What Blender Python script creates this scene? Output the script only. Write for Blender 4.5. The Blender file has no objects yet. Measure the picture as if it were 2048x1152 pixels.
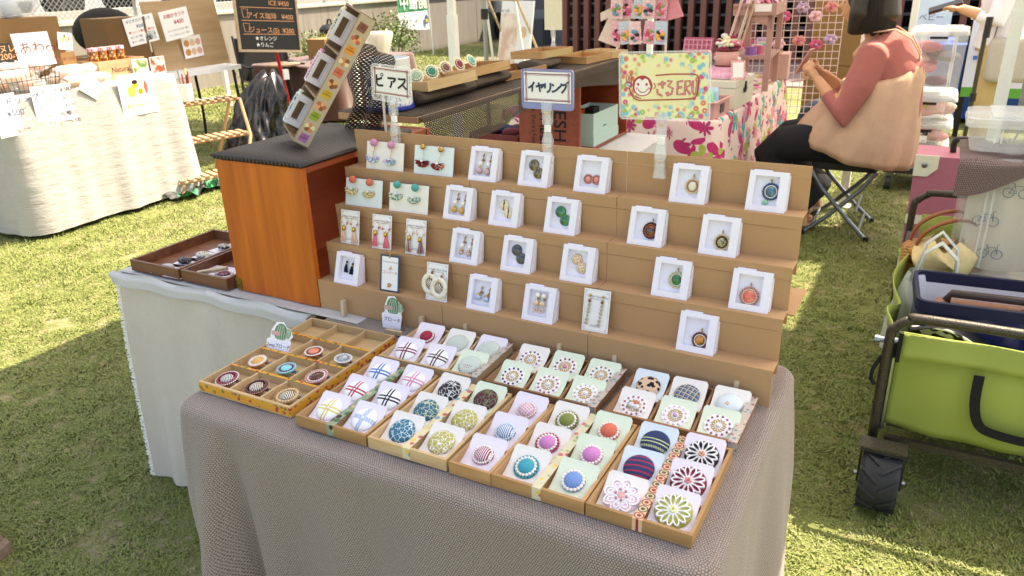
import bpy, bmesh, math, random
from mathutils import Vector, Matrix, Euler
random.seed(7)
R = math.radians
SC = bpy.context.scene
COL = SC.collection
# ------------------------------------------------------------------ camera, sky, sun, exposure
CAM = Vector((0.35934, -0.85041, 1.451))
FW = Vector((-0.448164, 0.808510, -0.381393)); RT = Vector((0.880269, 0.473483, -0.030649)); UP = Vector((-0.155803, 0.349464, 0.923905))
FPX = 1525.0
cd = bpy.data.cameras.new('camera'); cam = bpy.data.objects.new('camera', cd); COL.objects.link(cam)
cd.sensor_width = 36.0; cd.lens = FPX / 2048 * 36; cd.clip_start = 0.02; cd.clip_end = 2000
mw = Matrix((RT, UP, -FW)).transposed().to_4x4(); mw.translation = CAM; cam.matrix_world = mw
cd.dof.use_dof = True; cd.dof.focus_distance = 1.75; cd.dof.aperture_fstop = 9.0
SC.camera = cam
SUN = Vector((0.30, 0.52, 1.0)).normalized()
world = bpy.data.worlds.new('World'); SC.world = world; world.use_nodes = True
wn = world.node_tree.nodes; wl = world.node_tree.links
sky = wn.new('ShaderNodeTexSky'); sky.sky_type = 'NISHITA'; sky.sun_disc = False
sky.sun_elevation = math.asin(SUN.z); sky.sun_rotation = math.atan2(SUN.x, SUN.y)
sky.air_density = 1.0; sky.dust_density = 3.5; sky.ozone_density = 0.6
wn['Background'].inputs['Strength'].default_value = 0.15
wl.new(sky.outputs['Color'], wn['Background'].inputs['Color'])
sd = bpy.data.lights.new('sun', 'SUN'); sd.energy = 3.8; sd.angle = R(0.55); sd.color = (1.0, 0.95, 0.87)
sun = bpy.data.objects.new('sun', sd); COL.objects.link(sun); sun.location = (1, 2, 8)
sun.rotation_euler = (-SUN).to_track_quat('-Z', 'Y').to_euler()
SC.view_settings.view_transform = 'Standard'; SC.view_settings.look = 'None'; SC.view_settings.gamma = 1.0
SC.view_settings.use_curve_mapping = False
SC.view_settings.exposure = 1.8
SC.view_settings.use_white_balance = True; SC.view_settings.white_balance_temperature = 8000; SC.view_settings.white_balance_tint = 12
SC.cycles.max_bounces = 7; SC.cycles.transparent_max_bounces = 12; SC.cycles.caustics_reflective = False; SC.cycles.caustics_refractive = False

# ------------------------------------------------------------------ photo pixel -> point on a known plane
def ray(x, y): return FW + RT * ((x - 1024) / FPX) + UP * ((576 - y) / FPX)
def on_z(x, y, z): d = ray(x, y); return CAM + d * ((z - CAM.z) / d.z)
def on_x(x, y, a): d = ray(x, y); return CAM + d * ((a - CAM.x) / d.x)
def on_y(x, y, b): d = ray(x, y); return CAM + d * ((b - CAM.y) / d.y)

# ------------------------------------------------------------------ node helpers and materials
def srgb(h):
    h = h.lstrip('#'); c = [int(h[i:i+2], 16) / 255 for i in (0, 2, 4)]
    return tuple(((v + .055) / 1.055) ** 2.4 if v > .04045 else v / 12.92 for v in c)
def c4(c):
    if isinstance(c, str): c = srgb(c)
    return (c[0], c[1], c[2], 1.0)
class NT:
    def __init__(s, m): s.t = m.node_tree; s.n = s.t.nodes; s.l = s.t.links
    def node(s, ty, **kw):
        n = s.n.new(ty)
        for k, v in kw.items(): setattr(n, k, v)
        return n
    def put(s, sock, v):
        if hasattr(v, 'is_output') or isinstance(v, bpy.types.NodeSocket): s.l.new(v, sock)
        elif isinstance(v, (tuple, list)) and len(v) == 3 and sock.type == 'RGBA': sock.default_value = c4(v)
        elif isinstance(v, str): sock.default_value = c4(v)
        else: sock.default_value = v
    def m(s, op, a, b=0.0, c=None, clamp=False):
        n = s.node('ShaderNodeMath', operation=op, use_clamp=clamp); s.put(n.inputs[0], a); s.put(n.inputs[1], b)
        if c is not None: s.put(n.inputs[2], c)
        return n.outputs[0]
    def mix(s, f, a, b):
        n = s.node('ShaderNodeMix', data_type='RGBA'); s.put(n.inputs[0], f); s.put(n.inputs[6], a); s.put(n.inputs[7], b); return n.outputs[2]
    def coord(s, which='Object'): return s.node('ShaderNodeTexCoord').outputs[which]
    def xyz(s, v):
        n = s.node('ShaderNodeSeparateXYZ'); s.l.new(v, n.inputs[0]); return n.outputs
    def comb(s, x, y, z=0.0):
        n = s.node('ShaderNodeCombineXYZ'); s.put(n.inputs[0], x); s.put(n.inputs[1], y); s.put(n.inputs[2], z); return n.outputs[0]
    def noise(s, vec, scale, detail=3.0, rough=.55, out='Fac'):
        n = s.node('ShaderNodeTexNoise'); s.l.new(vec, n.inputs['Vector']); n.inputs['Scale'].default_value = scale
        n.inputs['Detail'].default_value = detail; n.inputs['Roughness'].default_value = rough; return n.outputs[out]
    def voro(s, vec, scale, feature='F1', out='Distance', rnd=1.0):
        n = s.node('ShaderNodeTexVoronoi', feature=feature); s.l.new(vec, n.inputs['Vector']); n.inputs['Scale'].default_value = scale
        n.inputs['Randomness'].default_value = rnd; return n.outputs[out]
    def step(s, v, a, b):
        n = s.node('ShaderNodeMapRange', interpolation_type='SMOOTHSTEP'); s.put(n.inputs[0], v); s.put(n.inputs[1], a); s.put(n.inputs[2], b); return n.outputs[0]
    def mapping(s, vec, scale=(1, 1, 1), rot=(0, 0, 0), loc=(0, 0, 0)):
        n = s.node('ShaderNodeMapping'); s.l.new(vec, n.inputs[0]); n.inputs['Scale'].default_value = scale; n.inputs['Rotation'].default_value = rot; n.inputs['Location'].default_value = loc
        return n.outputs[0]
    def bump(s, h, strength=.3, dist=.002):
        n = s.node('ShaderNodeBump'); s.put(n.inputs['Height'], h); n.inputs['Strength'].default_value = strength; n.inputs['Distance'].default_value = dist
        return n.outputs[0]
MATS = {}
def newmat(name):
    m = bpy.data.materials.new(name); m.use_nodes = True; t = NT(m); return m, t, t.n['Principled BSDF']
def mat(name, col, rough=.6, metal=0.0, var=.08, vs=60.0, bump=0.0, bs=400.0, bd=.001, trans=0.0, alpha=1.0, spec=.5, coat=0.0, sub=0.0, sheen=0.0, ior=1.45, stretch=(1, 1, 1)):
    """procedural material: base colour broken up by noise, fine relief"""
    if name in MATS: return MATS[name]
    m, t, p = newmat(name); col = c4(col)[:3]; vec = t.coord()
    if stretch != (1, 1, 1): vec = t.mapping(vec, stretch)
    if var:
        f = t.noise(vec, vs, 4.0, .6)
        lo = tuple(max(0, x * (1 - var * 1.6)) for x in col); hi = tuple(min(1, x * (1 + var * 1.6)) for x in col)
        t.l.new(t.mix(f, lo, hi), p.inputs['Base Color'])
    else: p.inputs['Base Color'].default_value = c4(col)
    p.inputs['Roughness'].default_value = rough; p.inputs['Metallic'].default_value = metal
    p.inputs['Specular IOR Level'].default_value = spec; p.inputs['Transmission Weight'].default_value = trans
    p.inputs['Alpha'].default_value = alpha; p.inputs['Coat Weight'].default_value = coat; p.inputs['IOR'].default_value = ior
    p.inputs['Sheen Weight'].default_value = sheen
    if sub: p.inputs['Subsurface Weight'].default_value = sub; p.inputs['Subsurface Scale'].default_value = .005
    if bump: t.l.new(t.bump(t.noise(vec, bs, 3.0), bump, bd), p.inputs['Normal'])
    MATS[name] = m; return m
def cmat(name, fn, rough=.6, **kw):
    """custom colour: fn(t) returns a colour socket, or (colour, height)"""
    if name in MATS: return MATS[name]
    m, t, p = newmat(name); r = fn(t)
    if isinstance(r, tuple):
        t.put(p.inputs['Base Color'], r[0]); t.l.new(t.bump(r[1], kw.pop('bstr', .4), kw.pop('bdist', .001)), p.inputs['Normal'])
    else: t.put(p.inputs['Base Color'], r)
    p.inputs['Roughness'].default_value = rough
    for k, v in kw.items(): p.inputs[k].default_value = v
    MATS[name] = m; return m
def wood(name, c1, c2, axis=0, rough=.5, scale=1.0, coat=0.0):
    if name in MATS: return MATS[name]
    m, t, p = newmat(name); vec = t.coord()
    sc = [55 * scale] * 3; sc[axis] = 4 * scale
    v = t.mapping(vec, tuple(sc)); n1 = t.noise(v, 1.0, 4.0, .65)
    sc2 = [9 * scale] * 3; sc2[axis] = .9 * scale
    n2 = t.noise(t.mapping(vec, tuple(sc2)), 1.6, 2.0, .5)
    f = t.m('ADD', t.m('MULTIPLY', n1, .55), t.m('MULTIPLY', n2, .45))
    col = t.mix(t.step(f, .33, .67), c1, c2)
    inf = t.node('ShaderNodeObjectInfo').outputs['Random']
    hs = t.node('ShaderNodeHueSaturation'); t.l.new(col, hs.inputs['Color']); t.l.new(t.m('MULTIPLY_ADD', inf, .3, .85), hs.inputs['Value'])
    t.l.new(hs.outputs[0], p.inputs['Base Color']); p.inputs['Roughness'].default_value = rough; p.inputs['Coat Weight'].default_value = coat
    p.inputs['Coat Roughness'].default_value = .3
    t.l.new(t.bump(n1, .15, .0006), p.inputs['Normal'])
    MATS[name] = m; return m

# ------------------------------------------------------------------ mesh builder
class MB:
    def __init__(s): s.v = []; s.f = []; s.mi = []; s.uv = {}
    def add(s, vs, fs, m=0):
        o = len(s.v); s.v += [tuple(v) for v in vs]
        for f in fs: s.f.append(tuple(i + o for i in f)); s.mi.append(m)
        return o
    def box(s, a, b, m=0, M=None):
        (x0, y0, z0), (x1, y1, z1) = a, b
        vs = [Vector(p) for p in ((x0, y0, z0), (x1, y0, z0), (x1, y1, z0), (x0, y1, z0), (x0, y0, z1), (x1, y0, z1), (x1, y1, z1), (x0, y1, z1))]
        if M is not None: vs = [M @ v for v in vs]
        s.add(vs, [(0, 3, 2, 1), (4, 5, 6, 7), (0, 1, 5, 4), (1, 2, 6, 5), (2, 3, 7, 6), (3, 0, 4, 7)], m)
        return s
    def prism(s, pts, z0, z1, m=0, M=None):
        n = len(pts); vs = [Vector((p[0], p[1], z0)) for p in pts] + [Vector((p[0], p[1], z1)) for p in pts]
        if M is not None: vs = [M @ v for v in vs]
        s.add(vs, [tuple(range(n - 1, -1, -1)), tuple(range(n, 2 * n))] + [(i, (i + 1) % n, n + (i + 1) % n, n + i) for i in range(n)], m); return s
    def loft(s, rings, m=0, cap=True, M=None, closed=True):
        n = len(rings[0]); o = len(s.v)
        for r in rings:
            for p in r:
                p = Vector(p); s.v.append(tuple(M @ p if M is not None else p))
        for i in range(len(rings) - 1):
            for j in range(n if closed else n - 1):
                k = (j + 1) % n; s.f.append((o + i * n + j, o + i * n + k, o + (i + 1) * n + k, o + (i + 1) * n + j)); s.mi.append(m)
        if cap:
            s.f.append(tuple(o + j for j in range(n - 1, -1, -1))); s.mi.append(m)
            e = o + (len(rings) - 1) * n; s.f.append(tuple(e + j for j in range(n))); s.mi.append(m)
        return s
    def lathe(s, prof, n=20, m=0, M=None, cap=True):
        return s.loft([[(r * math.cos(2 * math.pi * j / n), r * math.sin(2 * math.pi * j / n), z) for j in range(n)] for r, z in prof], m, cap, M)
    def tube(s, path, r, n=8, m=0, cap=True, flat=1.0):
        path = [Vector(p) for p in path]; rs = r if isinstance(r, (list, tuple)) else [r] * len(path); rings = []
        prev = None
        for i, p in enumerate(path):
            d = (path[min(i + 1, len(path) - 1)] - path[max(i - 1, 0)]).normalized()
            if prev is None:
                a = Vector((0, 0, 1)) if abs(d.z) < .9 else Vector((1, 0, 0)); x = d.cross(a).normalized()
            else: x = (prev - d * prev.dot(d)).normalized()
            prev = x; y = d.cross(x)
            rings.append([p + (x * math.cos(2 * math.pi * j / n) + y * math.sin(2 * math.pi * j / n) * flat) * rs[i] for j in range(n)])
        return s.loft(rings, m, cap)
    def cyl(s, a, b, r, n=12, m=0, r2=None): return s.tube([a, b], [r, r if r2 is None else r2], n, m)
    def ball(s, c, r, m=0, seg=10, rin=6, sc=(1, 1, 1), M=None):
        rings = []
        for i in range(1, rin):
            t = math.pi * i / rin; rings.append([(c[0] + sc[0] * r * math.sin(t) * math.cos(2 * math.pi * j / seg), c[1] + sc[1] * r * math.sin(t) * math.sin(2 * math.pi * j / seg), c[2] - sc[2] * r * math.cos(t)) for j in range(seg)])
        o = len(s.v); s.loft(rings, m, False, M)
        bt, tp = Vector((c[0], c[1], c[2] - sc[2] * r)), Vector((c[0], c[1], c[2] + sc[2] * r))
        if M is not None: bt, tp = M @ bt, M @ tp
        k = len(s.v); s.v += [tuple(bt), tuple(tp)]; e = o + (rin - 2) * seg
        for j in range(seg):
            s.f.append((k, o + (j + 1) % seg, o + j)); s.f.append((k + 1, e + j, e + (j + 1) % seg)); s.mi += [m, m]
        return s
    def grid(s, fn, nu, nv, m=0):
        o = len(s.v)
        for i in range(nu + 1):
            for j in range(nv + 1): s.v.append(tuple(fn(i / nu, j / nv)))
        for i in range(nu):
            for j in range(nv):
                a = o + i * (nv + 1) + j; s.f.append((a, a + nv + 1, a + nv + 2, a + 1)); s.mi.append(m)
        return s
    def mesh(s, name, mats, smooth=False, uv=None):
        me = bpy.data.meshes.new(name); me.from_pydata(s.v, [], s.f)
        for m in (mats if isinstance(mats, (list, tuple)) else [mats]): me.materials.append(m)
        me.polygons.foreach_set('material_index', s.mi)
        if smooth: me.polygons.foreach_set('use_smooth', [True] * len(s.f))
        if uv:
            l = me.uv_layers.new(name='UVMap')
            for lp in me.loops: l.data[lp.index].uv = uv[lp.vertex_index]
        me.update(); return me
    def build(s, name, mats, parent=None, smooth=False, uv=None, M=None, sharp=None):
        me = s.mesh(name, mats, smooth, uv)
        if sharp is not None:
            try: me.set_sharp_from_angle(angle=R(sharp))
            except Exception: pass
        return link(name, me, parent, M)
def link(name, me, parent=None, M=None):
    o = bpy.data.objects.new(name, me); COL.objects.link(o)
    if parent is not None: o.parent = parent
    if M is not None: o.matrix_local = M
    return o
def tag(o, label=None, cat=None, group=None, kind=None):
    if label: o['label'] = label
    if cat: o['category'] = cat
    if group: o['group'] = group
    if kind: o['kind'] = kind
    return o
def thing(name, label, cat, loc=(0, 0, 0), rz=0.0, group=None, M=None):
    o = bpy.data.objects.new(name, None); COL.objects.link(o); o.empty_display_size = .05
    if M is not None: o.matrix_world = M
    else: o.location = loc; o.rotation_euler = (0, 0, rz)
    return tag(o, label, cat, group)
def TM(loc=(0, 0, 0), rx=0, ry=0, rz=0): return Matrix.Translation(Vector(loc)) @ Euler((rx, ry, rz)).to_matrix().to_4x4()
def frame(o, ex, ey):
    """matrix with origin o, x axis along ex, y axis near ey"""
    ex = Vector(ex).normalized(); ey = Vector(ey); ey = (ey - ex * ey.dot(ex)).normalized(); ez = ex.cross(ey)
    m = Matrix((ex, ey, ez)).transposed().to_4x4(); m.translation = Vector(o); return m
def finalize_mod(o):
    dg = bpy.context.evaluated_depsgraph_get(); me = bpy.data.meshes.new_from_object(o.evaluated_get(dg)); o.modifiers.clear(); o.data = me
FONTC = {}
def text(body, size, m, parent, M, name='lettering', align='CENTER', ext=.0003, bold=0.0, sx=1.0, shear=0.0):
    key = (body, size, align, ext, bold, sx, shear, m.name)
    if key not in FONTC:
        cu = bpy.data.curves.new('lettering', 'FONT'); cu.body = body; cu.size = size; cu.align_x = align; cu.align_y = 'CENTER'; cu.extrude = ext; cu.offset = bold * size; cu.shear = shear
        cu.resolution_u = 3
        o = bpy.data.objects.new('tmp', cu); COL.objects.link(o); bpy.context.view_layer.update()
        me = bpy.data.meshes.new_from_object(o.evaluated_get(bpy.context.evaluated_depsgraph_get()))
        COL.objects.unlink(o); bpy.data.objects.remove(o); bpy.data.curves.remove(cu)
        if sx != 1.0: me.transform(Matrix.Diagonal((sx, 1, 1, 1)))
        me.materials.clear(); me.materials.append(m); FONTC[key] = me
    return link(name, FONTC[key], parent, M)
def rrect(w, h, r, n=4, x0=0.0, y0=0.0):
    pts = []
    for cx, cy, a0 in ((w - r, h - r, 0), (r, h - r, 90), (r, r, 180), (w - r, r, 270)):
        for k in range(n + 1):
            a = R(a0 + 90 * k / n); pts.append((x0 + cx + r * math.cos(a), y0 + cy + r * math.sin(a)))
    return pts
def stroke(mb, pts, w, z0, z1, m=0, M=None, closed=False):
    """flat ribbon of width w along 2D points"""
    P = [Vector((p[0], p[1])) for p in pts]; n = len(P); L = []; Rr = []
    for i in range(n):
        a = P[(i - 1) % n] if (closed or i > 0) else P[i]; b = P[(i + 1) % n] if (closed or i < n - 1) else P[i]
        d = (b - a).normalized(); q = Vector((-d.y, d.x)) * w / 2; L.append(P[i] + q); Rr.append(P[i] - q)
    for i in range(n if closed else n - 1):
        k = (i + 1) % n; mb.prism([Rr[i], Rr[k], L[k], L[i]], z0, z1, m, M)
    return mb
def catmull(pts, n=6, closed=False):
    P = [Vector(p) for p in pts]; out = []; N = len(P)
    for i in range(N if closed else N - 1):
        g = lambda k: P[k % N] if closed else P[max(0, min(N - 1, k))]
        p0, p1, p2, p3 = g(i - 1), g(i), g(i + 1), g(i + 2)
        for k in range(n):
            t = k / n; out.append(.5 * ((2 * p1) + (p2 - p0) * t + (2 * p0 - 5 * p1 + 4 * p2 - p3) * t * t + (3 * p1 - p0 - 3 * p2 + p3) * t ** 3))
    if not closed: out.append(P[-1])
    return out

# ------------------------------------------------------------------ shared materials
M_WHITE = mat('white_card', '#E9E7F2', .55, var=.02)
M_PAPER = mat('white_paper', '#F1F0F0', .7, var=.02)
M_GOLD = mat('gold_metal', '#D8A94A', .25, 1.0, var=.05)
M_PEARL = mat('pearl_white', '#EFE9DE', .18, var=.03, coat=.6)
M_BLACK = mat('black_print', '#15130F', .7, var=0)
M_STEEL = mat('steel_tube', '#9AA0A4', .32, 1.0, var=.05)
M_DARKMETAL = mat('dark_metal', '#2C2C2C', .45, .6, var=.1)
M_WHITEPAINT = mat('white_paint', '#E8EBE4', .45, var=.04)
M_BLACKFAB = mat('black_fabric', '#141416', .85, var=.15, bump=.3, bs=900)
def plastic(n, c, r=.35): return mat(n, c, r, var=.03)
# ------------------------------------------------------------------ ground
def lawn_col(t):
    v = t.coord(); big = t.noise(v, 1.7, 4.0, .6); mid = t.noise(v, 14.0, 4.0, .65); fine = t.noise(v, 160.0, 3.0, .7)
    g = t.mix(fine, (.075, .10, .022), (.19, .215, .055)); dry = t.mix(fine, (.20, .165, .085), (.38, .32, .19))
    f = t.step(t.m('ADD', t.m('MULTIPLY', big, .45), t.m('MULTIPLY', mid, .55)), .47, .62)
    return t.mix(f, g, dry), fine
M_LAWN = cmat('lawn_soil', lawn_col, .95, bstr=.8, bdist=.01)
mb = MB(); mb.grid(lambda u, v: (-150 + 300 * u, -60 + 260 * v, 0), 4, 4)
tag(mb.build('lawn_ground', M_LAWN), kind='structure')
def blade_col(t):
    r = t.node('ShaderNodeObjectInfo').outputs['Random']; g = t.node('ShaderNodeNewGeometry').outputs['Position']
    n = t.noise(g, 2.2, 3.0, .6); n2 = t.noise(g, 19.0, 3.0, .6); n3 = t.noise(g, 300.0, 1.0)
    green = t.mix(n3, (.10, .135, .028), (.26, .305, .072)); dry = t.mix(n3, (.24, .205, .095), (.46, .39, .22))
    f = t.step(t.m('ADD', t.m('ADD', t.m('MULTIPLY', n, .4), t.m('MULTIPLY', n2, .5)), t.m('MULTIPLY', r, .12)), .52, .76)
    return t.mix(f, green, dry)
M_BLADE = cmat('grass_blade', blade_col, .6)
M_BLADE.node_tree.nodes['Principled BSDF'].inputs['Subsurface Weight'].default_value = 0.0
def clump(name, n, rad, seed, hmax):
    rnd = random.Random(seed); mb = MB()
    for _ in range(n):
        r = rad * math.sqrt(rnd.random()); a = rnd.random() * 6.283; x, y = r * math.cos(a), r * math.sin(a)
        h = hmax * (.35 + .65 * rnd.random()); b = rnd.random() * 6.283; lean = h * (.5 + 1.3 * rnd.random()); w = .0011 + .0011 * rnd.random()
        d = Vector((math.cos(b), math.sin(b), 0)); q = Vector((-d.y, d.x, 0)) * w; p = Vector((x, y, -.004))
        m1 = p + d * lean * .4 + Vector((0, 0, h * .62)); m2 = p + d * lean + Vector((0, 0, h * .85))
        mb.add([p - q, p + q, m1 + q * .8, m1 - q * .8, m2], [(0, 1, 2, 3), (3, 2, 4)])
    me = mb.mesh(name, M_BLADE); return me
def gn_scatter(o, meshes, density, smin, smax, seed):
    ng = bpy.data.node_groups.new('scatter', 'GeometryNodeTree')
    ng.interface.new_socket('Geometry', in_out='INPUT', socket_type='NodeSocketGeometry'); ng.interface.new_socket('Geometry', in_out='OUTPUT', socket_type='NodeSocketGeometry')
    N = ng.nodes; L = ng.links; gi = N.new('NodeGroupInput'); go = N.new('NodeGroupOutput')
    dp = N.new('GeometryNodeDistributePointsOnFaces'); dp.inputs['Density'].default_value = density; dp.inputs['Seed'].default_value = seed
    L.new(gi.outputs[0], dp.inputs['Mesh'])
    c = bpy.data.collections.new('grass_clumps')
    for i, me in enumerate(meshes): c.objects.link(bpy.data.objects.new('clump_source', me))
    ci = N.new('GeometryNodeCollectionInfo'); ci.inputs['Collection'].default_value = c; ci.inputs['Separate Children'].default_value = True; ci.inputs['Reset Children'].default_value = True
    ip = N.new('GeometryNodeInstanceOnPoints'); ip.inputs['Pick Instance'].default_value = True
    L.new(dp.outputs['Points'], ip.inputs['Points']); L.new(ci.outputs[0], ip.inputs['Instance'])
    rv = N.new('FunctionNodeRandomValue'); rv.data_type = 'FLOAT_VECTOR'; rv.inputs[0].default_value = (-.12, -.12, 0); rv.inputs[1].default_value = (.12, .12, 6.283)
    L.new(rv.outputs[0], ip.inputs['Rotation'])
    rs = N.new('FunctionNodeRandomValue'); rs.data_type = 'FLOAT'; rs.inputs[2].default_value = smin; rs.inputs[3].default_value = smax; rs.inputs['Seed'].default_value = 3
    L.new(rs.outputs[1], ip.inputs['Scale']); L.new(ip.outputs[0], go.inputs[0])
    md = o.modifiers.new('scatter', 'NODES'); md.node_group = ng
near = [clump('grass_clump', 150, .055, 10 + i, .0125) for i in range(5)]
far = [clump('grass_clump', 95, .10, 30 + i, .018) for i in range(4)]
mb = MB(); mb.grid(lambda u, v: (-3.6 + 5.0 * u, -.6 + 3.4 * v, .001), 5, 4)
g = mb.build('grass', M_LAWN); tag(g, 'short patchy green and straw turf under the stalls', 'grass', kind='stuff'); gn_scatter(g, near, 460, .7, 1.35, 1)
mb = MB()
for (x0, x1, y0, y1) in ((-6.6, -3.6, -.6, 7.2), (-3.6, 1.4, 2.8, 7.2)): mb.grid(lambda u, v: (x0 + (x1 - x0) * u, y0 + (y1 - y0) * v, .001), 2, 2)
g = mb.build('grass', M_LAWN); tag(g, 'sunlit lawn turf behind the stalls', 'grass', kind='stuff'); gn_scatter(g, far, 190, .8, 1.4, 2)
mb = MB(); mb.grid(lambda u, v: (-9.1 + 2.5 * u, 3 + 11 * v, .001), 2, 2)
g = mb.build('grass', M_LAWN); tag(g, 'taller grass strip at the foot of the concrete wall', 'grass', kind='stuff'); gn_scatter(g, far, 60, 1.6, 2.6, 4)

# ------------------------------------------------------------------ tents that shade the stalls
def canopy_mat():
    m, t, p = newmat('canopy_fabric'); d = t.node('ShaderNodeBsdfDiffuse'); d.inputs['Color'].default_value = (.85, .86, .86, 1)
    tr = t.node('ShaderNodeBsdfTranslucent'); tr.inputs['Color'].default_value = (.62, .63, .66, 1)
    w = t.node('ShaderNodeTexNoise'); w.inputs['Scale'].default_value = 900; b = t.bump(w.outputs[0], .1, .001); t.l.new(b, d.inputs['Normal'])
    mx = t.node('ShaderNodeMixShader'); mx.inputs[0].default_value = .45; t.l.new(d.outputs[0], mx.inputs[1]); t.l.new(tr.outputs[0], mx.inputs[2])
    t.l.new(mx.outputs[0], t.n['Material Output'].inputs[0]); return m
M_CANOPY = canopy_mat()
def tent(label, x0, x1, y0, y1, h, rise, legs, over=.08, valance=.16):
    root = thing('market_tent', label, 'tent', ((x0 + x1) / 2, (y0 + y1) / 2, 0), group='white canopy tents'); ox, oy = (x0 + x1) / 2, (y0 + y1) / 2
    mb = MB(); X0, X1, Y0, Y1 = x0 - ox, x1 - ox, y0 - oy, y1 - oy; n = 10
    pk = Vector((0, 0, h + rise)); cs = [Vector((X0, Y0, h)), Vector((X1, Y0, h)), Vector((X1, Y1, h)), Vector((X0, Y1, h))]
    for i in range(4):
        a, b = cs[i], cs[(i + 1) % 4]; e = [a + (b - a) * (k / n) for k in range(n + 1)]
        for k in range(n):
            mb.add([e[k], e[k + 1], pk], [(0, 1, 2)])
            q = lambda p: p - Vector((0, 0, valance + .01 * math.sin(p.x * 9 + p.y * 9)))
            mb.add([e[k], e[k + 1], q(e[k + 1]), q(e[k])], [(0, 3, 2, 1)])
    mb.build('canopy', M_CANOPY, root)
    for (lx, ly) in legs:
        m2 = MB(); x, y = lx - ox, ly - oy
        m2.box((x - .024, y - .024, .01), (x + .024, y + .024, h * .62)); m2.box((x - .019, y - .019, h * .62), (x + .019, y + .019, h + .02)); m2.box((x - .05, y - .05, 0), (x + .05, y + .05, .012))
        m2.build('leg', M_WHITEPAINT, root)
    for a, b in (((X0, Y0), (X1, Y0)), ((X1, Y0), (X1, Y1)), ((X1, Y1), (X0, Y1)), ((X0, Y1), (X0, Y0))):
        m3 = MB()
        mid = ((a[0] + b[0]) / 2, (a[1] + b[1]) / 2)
        k = .96
        for p, q in ((a, mid), (mid, b)):
            m3.cyl((p[0] * k, p[1] * k, h - .05), (q[0] * k, q[1] * k, h - .28 if q == mid else h - .05), .011, 6); m3.cyl((p[0] * k, p[1] * k, h - .28 if p != mid else h - .05), (q[0] * k, q[1] * k, h - .05 if q == mid else h - .28), .011, 6)
        m3.build('truss', M_WHITEPAINT, root)
    return root
tent('white canopy tent over the jewellery stall', -2.25, .69, .15, 3.25, 2.0, .75, ((-2.18, 3.12), (.62, 3.18), (-2.24, .0), (.63, .2)))
tent('white canopy tent over the pink stall and wagons', .66, 3.9, 2.25, 5.6, 2.26, .6, ((1.25, 2.32), (3.6, 2.3), (1.5, 5.5), (3.6, 5.5)))
tent('white canopy tent over the pink ribbon table', -2.2, .24, 3.35, 6.4, 2.15, .6, ((-2.05, 6.3), (.12, 6.3), (-.05, 4.3)))
tent('white canopy tent over the cafe stall', -7.6, -4.45, 1.3, 6.2, 2.15, .6, ((-7.5, 6.1), (-4.95, 5.55), (-4.52, 1.4), (-6.5, 3.05)))
# weight of the near tent leg
mb = MB(); mb.loft([rrect3 for rrect3 in [[(x, y, z) for x, y in rrect(w, w * .92, .02, 3, -w / 2, -w * .46)] for w, z in ((.30, 0), (.30, .03), (.285, .045), (.26, .13), (.23, .16), (.21, .165))]])
o = mb.build('tent_weight', mat('brown_concrete', '#9A8272', .9, var=.15, vs=40, bump=.5, bs=150, bd=.002), smooth=False, M=TM((-1.81, -.215, 0), rz=.35))
tag(o, 'brown concrete tent weight block on the grass', 'weight')

# ------------------------------------------------------------------ retaining wall and what stands behind it
def conc(t):
    v = t.coord(); g = t.noise(t.mapping(v, (3.2, 3.2, .5)), 3.0, 5.0, .65); s = t.noise(v, 40.0, 3.0); y = t.xyz(v)
    drip = t.noise(t.mapping(v, (9, 9, .35)), 1.2, 3.0, .6)
    c = t.mix(g, (.17, .15, .125), (.36, .335, .295)); c = t.mix(t.m('MULTIPLY', t.step(drip, .56, .72), .55), c, (.17, .13, .10)); return c, s
M_CONC = cmat('stained_concrete', conc, .92, bdist=.004)
WX = -9.2
wall = thing('retaining_wall', 'stained pale concrete retaining wall behind the lawn', 'wall', (WX, 9, 0))
y = -6.0
while y < 17.5:
    L = 2.35; mb = MB(); mb.box((-.35, y - 9 + .008, -.2), (0, y - 9 + L - .008, 1.02)); mb.build('panel', M_CONC, wall); y += L
mb = MB(); mb.box((-.33, -15.1, -.2), (-.02, 8.6, 1.0)); mb.build('core', mat('joint_dark', '#3A352E', .95), wall)
mb = MB(); mb.box((-.37, -15.1, 1.02), (.03, 8.6, 1.06)); mb.build('coping', mat('coping', '#B9B4AB', .9, var=.15), wall)
mb = MB(); mb.grid(lambda u, v: (-60 + 50.4 * u, -30 + 90 * v, .98), 2, 2); tag(mb.build('parking_ground', mat('asphalt_pale', (.16, .16, .155), .95, var=.2, vs=20)), kind='structure')
mb = MB(); mb.box((-11.9, -30, .985), (-11.4, 60, 1.12)); tag(mb.build('kerb', mat('kerb_stone', '#A9A69D', .9, var=.1)), kind='structure')
def linkmesh():
    m, t, p = newmat('chain_link'); v = t.coord(); s = t.xyz(v)
    a = t.m('ADD', s[1], s[2]); b = t.m('SUBTRACT', s[1], s[2])
    f = lambda q: t.m('LESS_THAN', t.m('ABSOLUTE', t.m('SUBTRACT', t.m('FRACT', t.m('MULTIPLY', q, 14.0)), .5)), .07)
    t.l.new(t.m('MAXIMUM', f(a), f(b)), p.inputs['Alpha']); p.inputs['Base Color'].default_value = (.18, .2, .2, 1); return m
M_LINK = linkmesh()
fence = thing('chain_link_fence', 'chain link fence on top of the concrete wall', 'fence', (WX - .15, 9, 1.06))
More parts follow.
